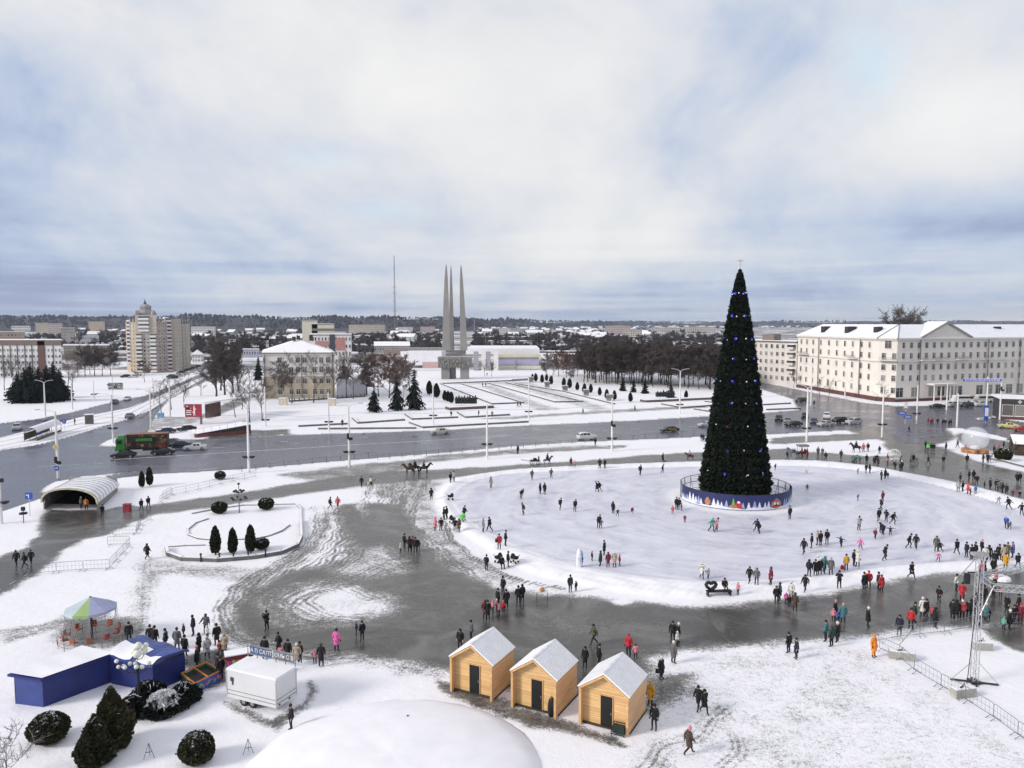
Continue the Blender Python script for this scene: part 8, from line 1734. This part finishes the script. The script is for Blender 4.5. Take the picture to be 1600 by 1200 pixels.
CROWD = """
@on the path by the left barriers
26,886,k,w 39,888,k,w 49,883,k,w
@before the underpass
160,808,k,q 221,799,k,w 232,795,k,w 127,796,g,s,w
@behind the ringed snow bed at left
230,874,k,w,o,c
@near the wet patch right of the snow bed
516,796,k,w 528,795,c,w,d,j,r
@by the small pony
565,762,k,w
@on the trodden snow left of the rink
674,781,k,s,o,c 704,757,k,s 709,757,s,s 694,813,k,s 698,812,k,q 680,830,p,s,o,c 689,830,k,q 711,831,k,s 717,832,b,s,o,c 725,812,k,u
@in the slush group left of the rink
626,864,s,s,w,C 632,857,k,s 640,863,k,q,o,c 645,861,r,s 649,864,k,s 654,860,k,s,o,C
@on the wet square by the snow island
417,986,k,h 566,1002,k,s 557,992,n,r,l,C
@on the path above the rink
809,710,k,s,o,c 930,697,k,s 892,733,b,w 898,733,p,s,d,C 937,733,k,s,o,c 945,733,k,s 1036,725,k,s,d,c 1039,725,e,s,w,c 1000,743,k,k 1035,740,n,k
@on the snow bank at the left end of the rink
767,763,e,s,h,c 755,833,s,s,o,c 765,831,k,w 780,862,r,s,d 790,857,k,q 760,892,k,q
@on the left half of the ice
831,750,b,k 861,748,b,k 844,772,k,s,o,c 851,773,k,s,o,c 814,780,k,b 818,805,k,k 875,797,k,k 898,800,k,b 933,769,k,k,d,c 937,769,k,k 958,803,k,s,o,c 965,807,k,k,w,C 987,804,m,n,p,C 935,826,k,b 939,826,g,k,d,C
@by the blue inflatable on the ice
925,877,n,s,l,C 938,885,v,s,o,c 944,868,k,s,d,c 950,887,m,s,o,c 960,887,e,s,w,c 968,884,r,s,r,C
@on the wet path below the rink bank
891,926,v,s,d 900,924,n,s,d,C
@behind the middle of the wet square
786,930,k,s 810,945,k,s 816,942,k,s,o,c
@in the red and pink group
758,967,m,s,o,c 762,969,k,s,d,c 770,957,p,s,p,C 776,955,p,s,w,C 780,962,p,s,p,C 786,957,r,s,p,C 791,951,k,s,d,c 778,950,k,s
@behind the left hut
736,1003,g,s 719,1016,k,s,o
@behind the middle and right huts
928,1008,o,w 914,1044,k,s,o,c 936,1042,k,s 982,1026,r,s,r 993,1030,p,s,d,C
@right of the right hut
1033,1062,k,s,w,c 1022,1142,k,s,o 1016,1104,y,s,o,c
@on the trodden snow below the wet path
1051,1003,k,s 1060,1005,k,s,w 1052,1037,g,s,w,c 1058,1010,w,s,w,C 1232,1021,k,s,d 1244,1030,n,s,d,c
@by the footprints at the bottom right
1091,1110,k,w 1100,1115,k,w,o,c 1076,1179,b,w,p,c
@in the family group on the wet path
1290,1003,t,s 1299,1011,v,s,o 1308,1004,k,s,w,c 1305,968,k,s,p,c 1302,971,p,s,p,C 1310,972,l,s,l,C 1317,974,t,s,e,c 1356,980,k,s,w,c
@near the heart bench on the bank
1153,932,p,s,e,C 1171,916,k,w,h 1182,919,g,s,o 1204,918,m,s,o,c 1213,944,k,s,h 1218,939,v,s,o,c 1228,944,f,s,w,C 1236,938,w,s,w,c 1242,956,b,s,o,c 1233,949,k,s,d,C 1258,925,k,w,o 1097,905,w,k,w,c 1106,905,s,k,g,C
@just before the Christmas tree banner
1051,803,c,s,r,C 1057,797,k,s 1061,797,k,s 1065,798,r,s,r,C 1070,817,m,q,r,C 1112,831,z,k,o 1119,831,p,k,d,c 1182,832,k,k 1187,834,k,b 1234,812,n,s
@on the ice behind the Christmas tree
1261,768,g,k,o,C 1260,740,w,k,w,C 1211,735,k,k,o,C
@on the ice right of the Christmas tree
1256,866,k,w 1268,857,k,s 1277,852,e,s,e 1282,853,k,s,d,c 1292,851,k,s 1314,855,k,a,d,C 1344,859,f,k,p,C 1342,829,s,h,d 1340,783,l,k,l,C 1379,785,m,s,d 1377,798,k,k,w 1385,816,k,k,o 1395,820,k,k,d 1373,815,k,s,d 1375,833,w,s,w 1380,836,n,b,o,c 1391,837,n,a,n,C 1367,842,m,k,m,C 1420,857,k,k,d 1431,858,k,w,o 1382,876,k,k,d
@at the right front edge of the ice
1322,892,y,s,d 1334,885,k,s 1340,886,w,s,o,c 1264,902,k,s,o 1274,900,k,s,d,c 1281,899,k,s,w,c 1287,896,t,k,o,c 1298,898,g,s,s,c 1278,893,w,s,w
@on the wet path along the front bank
1424,904,k,w,d,c 1311,920,k,h,d 1350,922,k,s,d,c 1357,920,r,s,r 1372,922,v,s,d 1377,926,r,s,o,c
@in the crowd along the right front bank
1463,862,o,s,o,c 1469,863,k,k,d,C 1466,878,f,k,w,C 1495,867,k,w 1510,871,n,s 1518,875,k,s,d,c 1524,872,k,s 1534,867,k,s,p 1539,880,w,s,w,c 1545,877,k,s,o,c 1554,886,k,s,o,c 1561,877,k,s,d,c 1568,880,e,s,h,c 1574,873,o,s,d,c 1582,872,u,s,u,c 1571,889,y,s,d,c 1590,889,k,w
@on the ice at the far right
1560,787,s,k,s,C 1576,797,k,k 1573,826,l,b,p 1577,828,g,k,g,C 1596,806,k,k
@at the crossing on the right
1450,663,m,s,o 1454,665,m,s,r 1457,663,m,s,m 1465,663,k,s 1473,665,k,s 1477,665,k,s,w 1483,666,k,s 1486,665,k,s
@near the snow islands at right
1446,702,k,s 1450,706,G,s 1455,706,k,s 1459,706,k,s 1478,704,n,s,d,c 1496,701,g,w 1423,724,g,s,o 1427,724,k,s,d,c 1450,726,k,w 1474,726,k,w 1511,725,k,s
@beside the transparent snow globe
1509,704,r,s,w 1536,724,k,s,o 1543,724,k,w,o,c 1546,723,s,w,w 1550,715,s,s,s,C 1553,710,k,s 1560,706,p,s,p,c 1568,702,k,s,o
@on the far right rink bank
1497,769,s,s,o 1500,757,k,s 1504,769,k,s 1512,772,c,s,r,c 1516,774,m,s,r,C 1524,773,l,s,l,C 1526,758,k,s,r 1514,751,k,s 1521,751,k,s,o
@in the dark crowd on the path at far right
1538,767,k,s,o,C 1547,765,k,s,d,c 1557,766,k,s 1561,768,g,s 1566,772,k,s,o 1572,774,k,r,d,c 1582,777,m,s,r,C 1593,779,k,s,p,C 1589,755,k,w,d,c 1593,755,k,w
@on the path behind the rink's right half
1230,719,k,w 1253,714,m,s,o 1261,716,m,s,r,c 1278,713,g,s 1285,713,g,s,w 1290,723,k,w 1314,718,k,w 1349,707,c,s,r,c 1356,706,k,s,r 1374,710,k,s 1354,724,k,s,d,c 1344,725,t,b 1334,725,t,s,d,C 1366,728,k,s,o,c 1372,729,k,s,d,c 1370,724,k,s,w 1386,725,p,s,p,C 1387,722,m,s 1407,722,k,s 1399,734,k,b 1406,737,v,s,d 1409,736,k,s,w
@on the ice by the rear bank at right
1340,741,g,k,o,C 1353,740,k,u 1359,740,k,s,h 1377,751,o,s,d 1383,749,k,s,d,c 1387,748,k,s,d,C
@by the far side of the stage barriers
1405,992,n,s,o,c 1423,983,r,s,d 1429,973,v,s,d 1441,965,w,s,w,c 1447,966,k,s,d,c 1456,968,c,s,r,C 1461,982,k,s,o,c
@in the crowd left of the stage mast
1467,944,k,q,d 1494,925,w,s,d 1503,940,r,s,d,c 1488,968,k,s,d,c 1494,969,k,s,o,c 1503,968,c,s,w 1513,968,k,s,g
@in the crowd behind the stage truss
1520,962,k,s 1530,982,k,s,g 1527,950,k,s,d,c 1536,944,k,s,o 1540,972,t,s,w,c 1546,970,k,s,g,C 1538,903,k,s,d 1533,904,p,s,p 1552,899,k,s,d 1536,922,l,s,l 1556,917,c,s,r 1552,934,k,s,d,c 1563,934,p,s,w,C 1573,958,k,s,g,c 1568,985,z,s,z,C 1577,984,k,s,w,c 1584,975,k,s 1591,958,k,s,d,c 1594,975,m,s,r,c 1596,964,r,s,w,C
@between the stalls and the wet square
302,994,k,r,d 287,996,n,s,s,C 277,1016,g,s,d,c 289,1026,k,s,d,c 311,1022,k,s,o,c 324,1000,w,s,w,C 322,991,g,r,h 324,1029,s,w,s,c 339,1009,k,s,d,c 344,1024,c,s,d,C 351,1025,e,s,e,c 308,1044,k,s,p,c 345,1063,k,s,d,c 341,1058,n,s,d
@behind the blue tent
202,1005,k,s 235,1011,k,s 242,1013,k,s 259,1016,n,s
@beyond the white trailer
436,1021,k,w,d,c 450,1034,k,s 439,1033,p,s,d,C 464,1041,e,s,w,c 469,1037,k,s 492,1037,p,s,s,C 502,1042,k,s,h,c 526,1018,f,s,d,c 414,1031,k,s
@right beside the white trailer
455,1142,k,s,d
@on the memorial plaza
705,652,k,s 748,651,k,s 769,652,g,w,d,c 809,637,k,w 813,637,k,w 911,648,k,w 992,643,k,s,o,c 754,605,k,w 759,605,k,w 761,588,k,s
@on the pavement by the left parterre
535,666,k,w 1096,690,k,s 1099,691,k,s,o,c
@by the tram shelter
117,664,k,s
@crossing the street before the cream building
1272,634,k,w,o,c 1540,657,k,s 1420,676,k,w 1541,655,k,b
"""
where = ''
for line in CROWD.strip().splitlines():
    if line.startswith('@'): where = line[1:]; continue
    for rec in line.split():
        f = rec.split(','); px, py = float(f[0]), float(f[1]); pose = PT[f[3]] if len(f) > 3 else 'stand'
        hat = f[4] if len(f) > 4 else 'd'; g = f[5] if len(f) > 5 else 'j'; tro = f[6] if len(f) > 6 else ('k' if random.Random(int(px * 7)).random() < .75 else 'n')
        ch = 0
        if g == 'C': ch = .60 + (int(px) % 5) * .025
        person(px, py - .5, f[2], where, pose, hat, g == 'c', ch, tro=tro)
# a few posed by hand
person(135, 797, 'x', '', 'stand', 'd', False, 0, rz=.3, label='worker in bright orange vest standing at the mouth of the underpass')
person(1365, 1027, 'x', '', 'stand', 'x', True, 0, rz=.5, tro='x', label='person in a bright orange padded animal suit by the barrier corner')
person(1134, 924, 'k', '', 'sit', 'd', False, 0, rz=.1, loc=gp(1126, 929) + Vector((.35, .0, -.42)), label='person in black jacket sitting on the heart backed bench')
person(786, 885, 'k', '', 'sit', 'd', False, 0, rz=.4, loc=gp(783, 887) + Vector((0, 0, -.42)), label='person in black jacket sitting low on the bank by the dark prams'); person(794, 886, 'k', 'by the dark prams on the left front bank', 'stand', 'd'); 
person(908, 886, 'l', '', 'stand', 'l', True, 0, label='person in bright blue long costume beside the white inflatable on the ice')
# white and blue inflatable figure on the ice
p = gp(905, 886); t = thing('inflatable_figure', 'tall white and blue inflatable tube standing on the ice at left front', 'inflatable', p); b = MB(); b.lathe([(.32, 0), (.36, .3), (.32, 1.0), (.26, 1.6), (.12, 1.95), (.02, 2.0)], 10); b.build('body', M('inflatable_white', (.66, .68, .75), .4), t); b = MB(); b.lathe([(.22, 0), (.24, .1), (.2, .5), (.15, .55)], 10); b.build('base', BLACK, t)
# prams
def pram(px, py, label, c, rz):
    t = thing('pram', label, 'pram', gp(px, py), rz, px=px); b = MB(); b.box((0, 0, .62), (.75, .42, .28), top=1.15); b.build('carrycot', cm('pram', c), t)
    b = MB(); b.lathe([(.23, 0), (.24, .12), (.18, .26), (.03, .33)], 10, (.22, 0, .74), sq=(1, .9)); b.build('hood', cm('pram', c), t); b = MB(); b.tube([(.3, .2, .1), (-.2, .2, .55), (-.62, .2, 1.0), (-.62, -.2, 1.0), (-.2, -.2, .55), (.3, -.2, .1)], .02, 4); b.tube([(-.3, .2, .12), (.2, .2, .55)], .02, 4); b.tube([(-.3, -.2, .12), (.2, -.2, .55)], .02, 4); b.build('chassis', DARKMETAL, t)
    for x in (-.32, .32):
        for y in (-.22, .22): b = MB(); b.tube([(x, y - .02, .14), (x, y + .02, .14)], .14, 8); b.build('wheel', TYRE, t)
pram(723, 818, 'neon green pram on the snow bank left of the rink', 'G', 1.2); pram(704, 782, 'dark pram alone on the snow bank left of the rink', 'k', .2); pram(779, 879, 'dark pram left of the sitting person on the bank', 'k', .8); pram(804, 882, 'dark pram right of the sitting person on the bank', 'k', 2.5); pram(1432, 724, 'dark pram on the wet road at right', 'g', 1.0); pram(1335, 722, 'teal pram on the path behind the rink', 't', .5)
pram(706, 818, 'dark pram among the people left of the rink', 'k', 2.0)
# bags resting or held
def bag(px, py, label, c, z=0.0, s=1.0):
    p = gp(px, py); p.z += z; b = MB(); b.box((0, 0, .2 * s), (.4 * s, .18 * s, .38 * s), top=.8); b.tube([(-.1 * s, 0, .38 * s), (0, 0, .5 * s), (.1 * s, 0, .38 * s)], .02, 4); tag(b.build('bag', cm('bag', c), loc=p), label, 'bag', px=px)
bag(1316, 889, 'red bag beside the person in the mustard jacket', 'r'); bag(1027, 1062, 'black handbag beside the person with white hat right of the right hut', 'k', .5, .8); bag(776, 862, 'dark backpack beside the person in red on the left bank', 'k', .9)
# ---------------------------------------------------------------- horses
def horse_mesh():
    n = [(0, 0, 1.18, .27)]; e = []; t = [0]
    def a(p, r, par, tg=0): n.append((*p, r)); t.append(tg); e.append((par, len(n) - 1)); return len(n) - 1
    ch = a((-.5, 0, 1.2), .30, 0); rp = a((.52, 0, 1.24), .29, 0); nk = a((-.85, 0, 1.45), .19, ch); n2 = a((-1.12, 0, 1.78), .13, nk); hd = a((-1.28, 0, 1.90), .12, n2); mz = a((-1.52, 0, 1.66), .085, hd); a((-1.62, 0, 1.56), .065, mz)
    for s in (1, -1): a((-1.22, s * .07, 2.04), .03, hd)
    for s in (1, -1):
        sh = a((-.55, s * .16, .98), .14, ch); k = a((-.58 - .06 * s, s * .16, .55), .065, sh); f = a((-.55 - .06 * s, s * .16, .14), .045, k); a((-.60 - .06 * s, s * .16, .03), .055, f, 1)
        h = a((.60, s * .16, 1.0), .19, rp); st = a((.52 + .08 * s, s * .17, .78), .11, h); hk = a((.76 + .08 * s, s * .17, .52), .065, st); f = a((.66 + .08 * s, s * .17, .14), .045, hk); a((.61 + .08 * s, s * .17, .03), .055, f, 1)
    tl = a((.84, 0, 1.28), .07, rp, 1); t2 = a((.98, 0, .95), .075, tl, 1); a((1.0, 0, .55), .04, t2, 1); return skinned('horse', n, e, t, [M('horse_hide', (.03, .02, .015)), BLACK], 1)
HM_ = horse_mesh()
b = MB(); pts = [(-.7, 0, 1.62), (-.92, 0, 1.80), (-1.12, 0, 1.98), (-1.24, 0, 2.06)]; b.tube(pts, [.05, .07, .06, .03], 5); b.box((-1.0, .06, 1.75), (.35, .04, .3)); o = b.build('mane', BLACK); MANE = o.data; bpy.data.objects.remove(o)
b = MB(); b.lathe([(.33, -.26), (.34, 0), (.33, .26)], 12); v = [(p[2] + .02, p[0] * .92, p[1] * .95 + 1.2) for p in b.v]; b2 = MB(); b2.add(v, b.f); b2.box((.0, 0, 1.55), (.5, .34, .1)); o = b2.build('saddle', M('saddle_leather', (.06, .03, .02), .5)); SADDLE = o.data; bpy.data.objects.remove(o)
HC = {'bay': (.085, .035, .018), 'black': (.012, .011, .011), 'chestnut': (.14, .055, .025), 'pale': (.45, .40, .34), 'grey blue': (.13, .15, .19)}
def horse(px, py, c, rz, label, s=1.0):
    o = link('horse', HM_, None, gp(px, py), rz); o.scale = (s,) * 3; o.material_slots[0].link = 'OBJECT'; o.material_slots[0].material = M('horse_' + c.replace(' ', '_'), HC[c], .7, .2, 2)
    tag(o, label, 'horse', px=px); link('mane', MANE, o); link('saddle', SADDLE, o); return o
def rider(h, px, coat, label, hat='d'):
    s = h.scale[0]; person(px, 0, coat, '', 'ride', hat, rz=h.rotation_euler[2] - math.pi / 2, loc=h.location + Vector((0, 0, 1.52 * s - .88)), label=label)
h = horse(641, 742, 'bay', .2, 'brown horse facing left on the path above the square'); h = horse(662, 741, 'black', math.pi + .1, 'black horse facing right on the path above the square'); rider(h, 659, 'k', 'rider in dark clothes on the black horse facing right')
rider(horse(649, 740, 'black', .8, 'dark horse between the brown and the black horse on the path'), 648, 'k', 'rider in dark clothes on the horse between the other two')
rider(horse(579, 763, 'pale', math.pi + .3, 'small pale pony led along the path left of the horses', .72), 577, 'w', 'rider in white jacket on the small pale pony', 'd')
rider(horse(855, 726, 'grey blue', math.pi + .4, 'grey pony at the right of the cart above the rink', .8), 856, 'k', 'rider in black jacket on the grey pony above the rink'); 
rider(horse(1078, 719, 'chestnut', .1, 'chestnut pony on the path left of the Christmas tree', .75), 1079, 's', 'rider in light grey jacket on the chestnut pony left of the Christmas tree', 'w')
horse(1240, 715, 'grey blue', 0, 'dark horse under a grey blanket harnessed right of the Christmas tree'); rider(horse(1338, 707, 'black', .05, 'black horse with a rider behind the right half of the rink'), 1339, 'k', 'rider in dark clothes on the black horse behind the right half of the rink')
def cart(px, py, label, c, canopy):
    t = thing('horse_cart', label, 'cart', gp(px, py), .1, px=px); b = MB(); b.box((0, 0, .75), (1.7, 1.1, .12)); b.box((.7, 0, 1.15), (.12, 1.1, .7)); b.box((0, 0, 1.0), (.6, 1.0, .35)); b.build('body', cm('cart', c), t)
    for x in (-.55, .6):
        for y in (-.6, .6):
            b = MB(); b.tube([(x + .42 * math.cos(k * .524), y, .45 + .42 * math.sin(k * .524)) for k in range(13)], .035, 4)
            for k in range(6): b.tube([(x, y, .45), (x + .42 * math.cos(k * 1.047), y, .45 + .42 * math.sin(k * 1.047))], .018, 3)
            b.build('wheel', M('cart_wheel_wood', (.06, .04, .03)), t)
    b = MB(); b.tube([(-.8, .35, .7), (-2.6, .35, .95)], .03, 4); b.tube([(-.8, -.35, .7), (-2.6, -.35, .95)], .03, 4); b.build('shaft', M('cart_wheel_wood', ()), t)
    if canopy:
        b = MB(); b.box((.1, 0, 2.25), (2.0, 1.4, .35)); b.build('canopy', M('cart_canopy_grey', (.20, .21, .19)), t); b = MB()
        for x in (-.7, .8):
            for y in (-.5, .5): b.tube([(x, y, .8), (x, y, 2.2)], .03, 4)
        b.build('canopy_post', DARKMETAL, t)
cart(1253, 714, 'red horse cart with a grey canopy right of the Christmas tree', 'm', True); cart(836, 726, 'dark open cart behind the grey pony above the rink', 'k', False)
# round white pumpkin carriage frame
p = gp(1397, 722); t = thing('carriage', 'white wire pumpkin shaped carriage behind the right half of the rink', 'carriage', p); b = MB()
for k in range(8):
    a = k * math.pi / 8; b.tube([(1.15 * math.cos(a) * math.cos(q), 1.15 * math.sin(a) * math.cos(q), 1.5 + .95 * math.sin(q)) for q in np.linspace(-1.5, 1.5 + math.pi, 18)], .03, 4)
b.build('frame', WHITE, t); b = MB(); b.box((0, 0, .55), (1.6, .9, .12)); b.build('floor', WHITE, t)
for x in (-.7, .7):
    for y in (-.6, .6): b = MB(); b.tube([(x + .4 * math.cos(k * .524), y, .42 + .4 * math.sin(k * .524)) for k in range(13)], .035, 4); b.build('wheel', WHITE, t)
# ---------------------------------------------------------------- labels: tell look-alikes apart
ORD = ['leftmost', 'second from left', 'third from left', 'fourth from left', 'fifth from left', 'sixth from left', 'seventh from left', 'eighth from left', 'ninth from left', 'tenth from left']
by = {}
for o, px in THINGS: by.setdefault((o['label'], o.get('group')), []).append((px or 0, o))
for (lab, grp), v in by.items():
    if len(v) < 2 or grp: continue
    v.sort(key=lambda t: t[0])
    for i, (_, o) in enumerate(v):
        k = len(v)
        if i < 10 and (i < k / 2 or k <= 3): w = ORD[i] if not (k > 1 and i == k - 1) else 'rightmost'
        else: w = 'rightmost' if i == k - 1 else ORD[k - 1 - i].replace('left', 'right') if k - 1 - i < 10 else ORD[i]
        o['label'] = '%s, %s' % (lab, w)
for o, px in THINGS:
    w = o['label'].split()
    if len(w) > 16: o['label'] = ' '.join(x for x in w if x not in ('the', 'a', 'standing', 'in', 'hands', 'pockets', 'with', 'long'))
    if len(o['label'].split()) > 16: o['label'] = ' '.join(x for x in o['label'].split() if x not in ('dark', 'bright'))
    if o.name.startswith('person') and 'person' in o.name and o.get('group') is None: pass
GRP = {'person': 'people on the winter square', 'street_lamp': 'lamp posts along the roads', 'car': 'cars on the roads and parked', 'wooden_hut': 'wooden market huts', 'thuja': 'columnar thujas', 'low_wall': 'low parterre walls', 'bollard': 'bollards by the kerbed bed', 'stone_block': 'stone blocks along the memorial', 'bed_kerb': 'kerbs of the snow bed', 'rail_post': 'rail posts along the road', 'wrapped_gift': 'gifts and baubles under the tree', 'bauble': 'gifts and baubles under the tree', 'spruce': 'dark spruces', 'horse': 'horses and ponies on the square', 'pram': 'prams near the rink', 'ballast_block': 'concrete ballast blocks of the stage', 'crowd_barrier': 'crowd barriers', 'bare_tree': 'bare trees', 'poplar': 'bare poplars by the left street', 'birch': 'birches', 'topiary_ball': 'clipped ball shrubs', 'topiary_shrub': 'big clipped shrubs', 'road_sign': 'road signs', 'warehouse': 'sheds beyond the monument', 'blue_spruce': 'blue spruces on the lawn', 'fir_tree': 'dark firs', 'juniper': 'junipers by the tent'}
for o, px in THINGS:
    k = o.name.split('.')[0]
    if k in GRP and not o.get('group'): o['group'] = GRP[k]
# ---------------------------------------------------------------- light, sky, air
ELEV, AZ = rad(27), rad(-112)          # sun stands to the left, a little behind the camera
sd = Vector((math.sin(AZ) * math.cos(ELEV), math.cos(AZ) * math.cos(ELEV), math.sin(ELEV)))
sl = bpy.data.lights.new('sun', 'SUN'); sl.energy = 2.4; sl.angle = rad(15); sl.color = (1.0, .94, .86)
so = bpy.data.objects.new('sun', sl); col.objects.link(so); so.rotation_euler = sd.to_track_quat('Z', 'Y').to_euler()
wd = bpy.data.worlds.new('World'); scn.world = wd; wd.use_nodes = True; nt = wd.node_tree; nt.nodes.clear()
out = nt.nodes.new('ShaderNodeOutputWorld'); bg = nt.nodes.new('ShaderNodeBackground'); nt.links.new(bg.outputs[0], out.inputs[0]); bg.inputs[1].default_value = .10
sky = nt.nodes.new('ShaderNodeTexSky'); sky.sky_type = 'NISHITA'; sky.sun_disc = False; sky.sun_elevation = ELEV; sky.sun_rotation = AZ; sky.ozone_density = 2.0; sky.air_density = 1.0
tc = nt.nodes.new('ShaderNodeTexCoord'); sx = nt.nodes.new('ShaderNodeSeparateXYZ'); nt.links.new(tc.outputs['Generated'], sx.inputs[0])
yd = mth(nt, 'MAXIMUM', mth(nt, 'ABSOLUTE', sx.outputs[1]), .15); zz = mth(nt, 'MAXIMUM', sx.outputs[2], 0.0)
U = mth(nt, 'DIVIDE', sx.outputs[0], yd); V = mth(nt, 'DIVIDE', zz, yd)
def wn(kx, kz, scale, detail, rough, off, dist=0.0):
    cb = nt.nodes.new('ShaderNodeCombineXYZ'); nt.links.new(mth(nt, 'MULTIPLY', sx.outputs[0], kx), cb.inputs[0]); nt.links.new(mth(nt, 'MULTIPLY', sx.outputs[1], kx), cb.inputs[1]); nt.links.new(mth(nt, 'MULTIPLY', mth(nt, 'POWER', zz, .8), kz), cb.inputs[2])
    mp = nt.nodes.new('ShaderNodeMapping'); mp.inputs['Location'].default_value = off; nt.links.new(cb.outputs[0], mp.inputs[0]); return noise(nt, mp.outputs[0], scale, detail, rough, dist)
def blob(px, py, su, sv, amp):
    a = mth(nt, 'DIVIDE', mth(nt, 'SUBTRACT', U, (px - 800) / F), su / F); c = mth(nt, 'DIVIDE', mth(nt, 'SUBTRACT', V, (505 - py) / F), sv / F)
    return mth(nt, 'MULTIPLY', mth(nt, 'EXPONENT', mth(nt, 'MULTIPLY', mth(nt, 'ADD', mth(nt, 'MULTIPLY', a, a), mth(nt, 'MULTIPLY', c, c)), -1.0)), amp)
n1 = wn(1, 1.15, 2.7, 8, .55, (1.7, 3.1, .3), .5); n2 = wn(1, 1.3, 6.5, 8, .6, (4.0, 1.0, 2.0), .5); n3 = wn(.8, 11.0, 2.6, 7, .58, (2.2, 9.0, .5), .25)
near = mth(nt, 'EXPONENT', mth(nt, 'MULTIPLY', V, -13.0))        # the far cloud deck is seen edge-on, in streaks
k = mth(nt, 'MULTIPLY_ADD', mth(nt, 'SUBTRACT', n1, .5), 1.35, .50); k = mth(nt, 'MULTIPLY_ADD', mth(nt, 'SUBTRACT', n2, .5), .60, k)
k = mth(nt, 'ADD', k, mth(nt, 'MULTIPLY', mth(nt, 'SUBTRACT', n3, .5), mth(nt, 'MULTIPLY', near, 1.9)))
for q in ((40, 230, 280, 170, -.26), (300, 30, 300, 90, .02), (640, 150, 330, 160, .26), (1230, 190, 150, 130, -.08), (1480, 200, 210, 95, .46), (1420, 345, 280, 34, -.16), (1250, 462, 480, 26, -.34), (1000, 350, 330, 60, .14), (330, 300, 330, 60, .12), (120, 455, 220, 28, -.22), (560, 440, 260, 26, .06), (930, 60, 200, 90, .06), (1560, 30, 120, 60, -.12), (700, 485, 900, 22, -.16)): k = mth(nt, 'ADD', k, blob(*q))
cc = ramp(nt, k, [(.05, (.27, .32, .48)), (.25, (.41, .48, .62)), (.42, (.54, .58, .66)), (.57, (.635, .65, .685)), (.72, (.705, .705, .71)), (.95, (.775, .768, .755))])
sc = nt.nodes.new('ShaderNodeVectorMath'); sc.operation = 'SCALE'; sc.inputs['Scale'].default_value = 10.0; nt.links.new(cc, sc.inputs[0])
gap = mth(nt, 'ADD', mth(nt, 'ADD', blob(500, 248, 60, 16, .5), blob(600, 332, 60, 14, .5)), mth(nt, 'ADD', blob(1345, 115, 50, 60, .7), blob(1390, 8, 70, 16, .6))); gap = mth(nt, 'MULTIPLY', gap, mth(nt, 'MULTIPLY_ADD', n2, 1.6, -.2))
g2 = nt.nodes.new('ShaderNodeMix'); g2.data_type = 'RGBA'; nt.links.new(gap, g2.inputs[0]); nt.links.new(sc.outputs[0], g2.inputs[6]); g2.inputs[7].default_value = (5.0, 6.9, 8.2, 1)
mx = nt.nodes.new('ShaderNodeMix'); mx.data_type = 'RGBA'; mx.inputs[0].default_value = .94; nt.links.new(sky.outputs[0], mx.inputs[6]); nt.links.new(g2.outputs[2], mx.inputs[7]); nt.links.new(mx.outputs[2], bg.inputs[0])
# haze
HAZE = 7e-5
if HAZE:
    b = MB(); b.box((0, 4200, 70), (14000, 9400, 143)); m = bpy.data.materials.new('pale_air'); m.use_nodes = True; n2 = m.node_tree; n2.nodes.clear(); o_ = n2.nodes.new('ShaderNodeOutputMaterial'); v = n2.nodes.new('ShaderNodeVolumePrincipled')
    v.inputs['Color'].default_value = (.70, .80, 1.0, 1); v.inputs['Density'].default_value = HAZE; v.inputs['Anisotropy'].default_value = .2; n2.links.new(v.outputs[0], o_.inputs['Volume']); hz = structure(b.build('haze', m), 'stuff')
scn.view_settings.view_transform = 'Standard'; scn.view_settings.look = 'None'; scn.view_settings.exposure = 0.30; scn.view_settings.gamma = 1.0
try: scn.view_settings.use_curve_mapping = False
except Exception: pass
scn.cycles.max_bounces = 5; scn.cycles.diffuse_bounces = 2; scn.cycles.glossy_bounces = 2; scn.cycles.transparent_max_bounces = 8; scn.cycles.volume_bounces = 0; scn.cycles.use_denoising = True
for o, px in THINGS:
    if len(o['label'].split()) > 16: print('LONG', o['label'])
print('things', len(THINGS), 'people', PCNT[0])
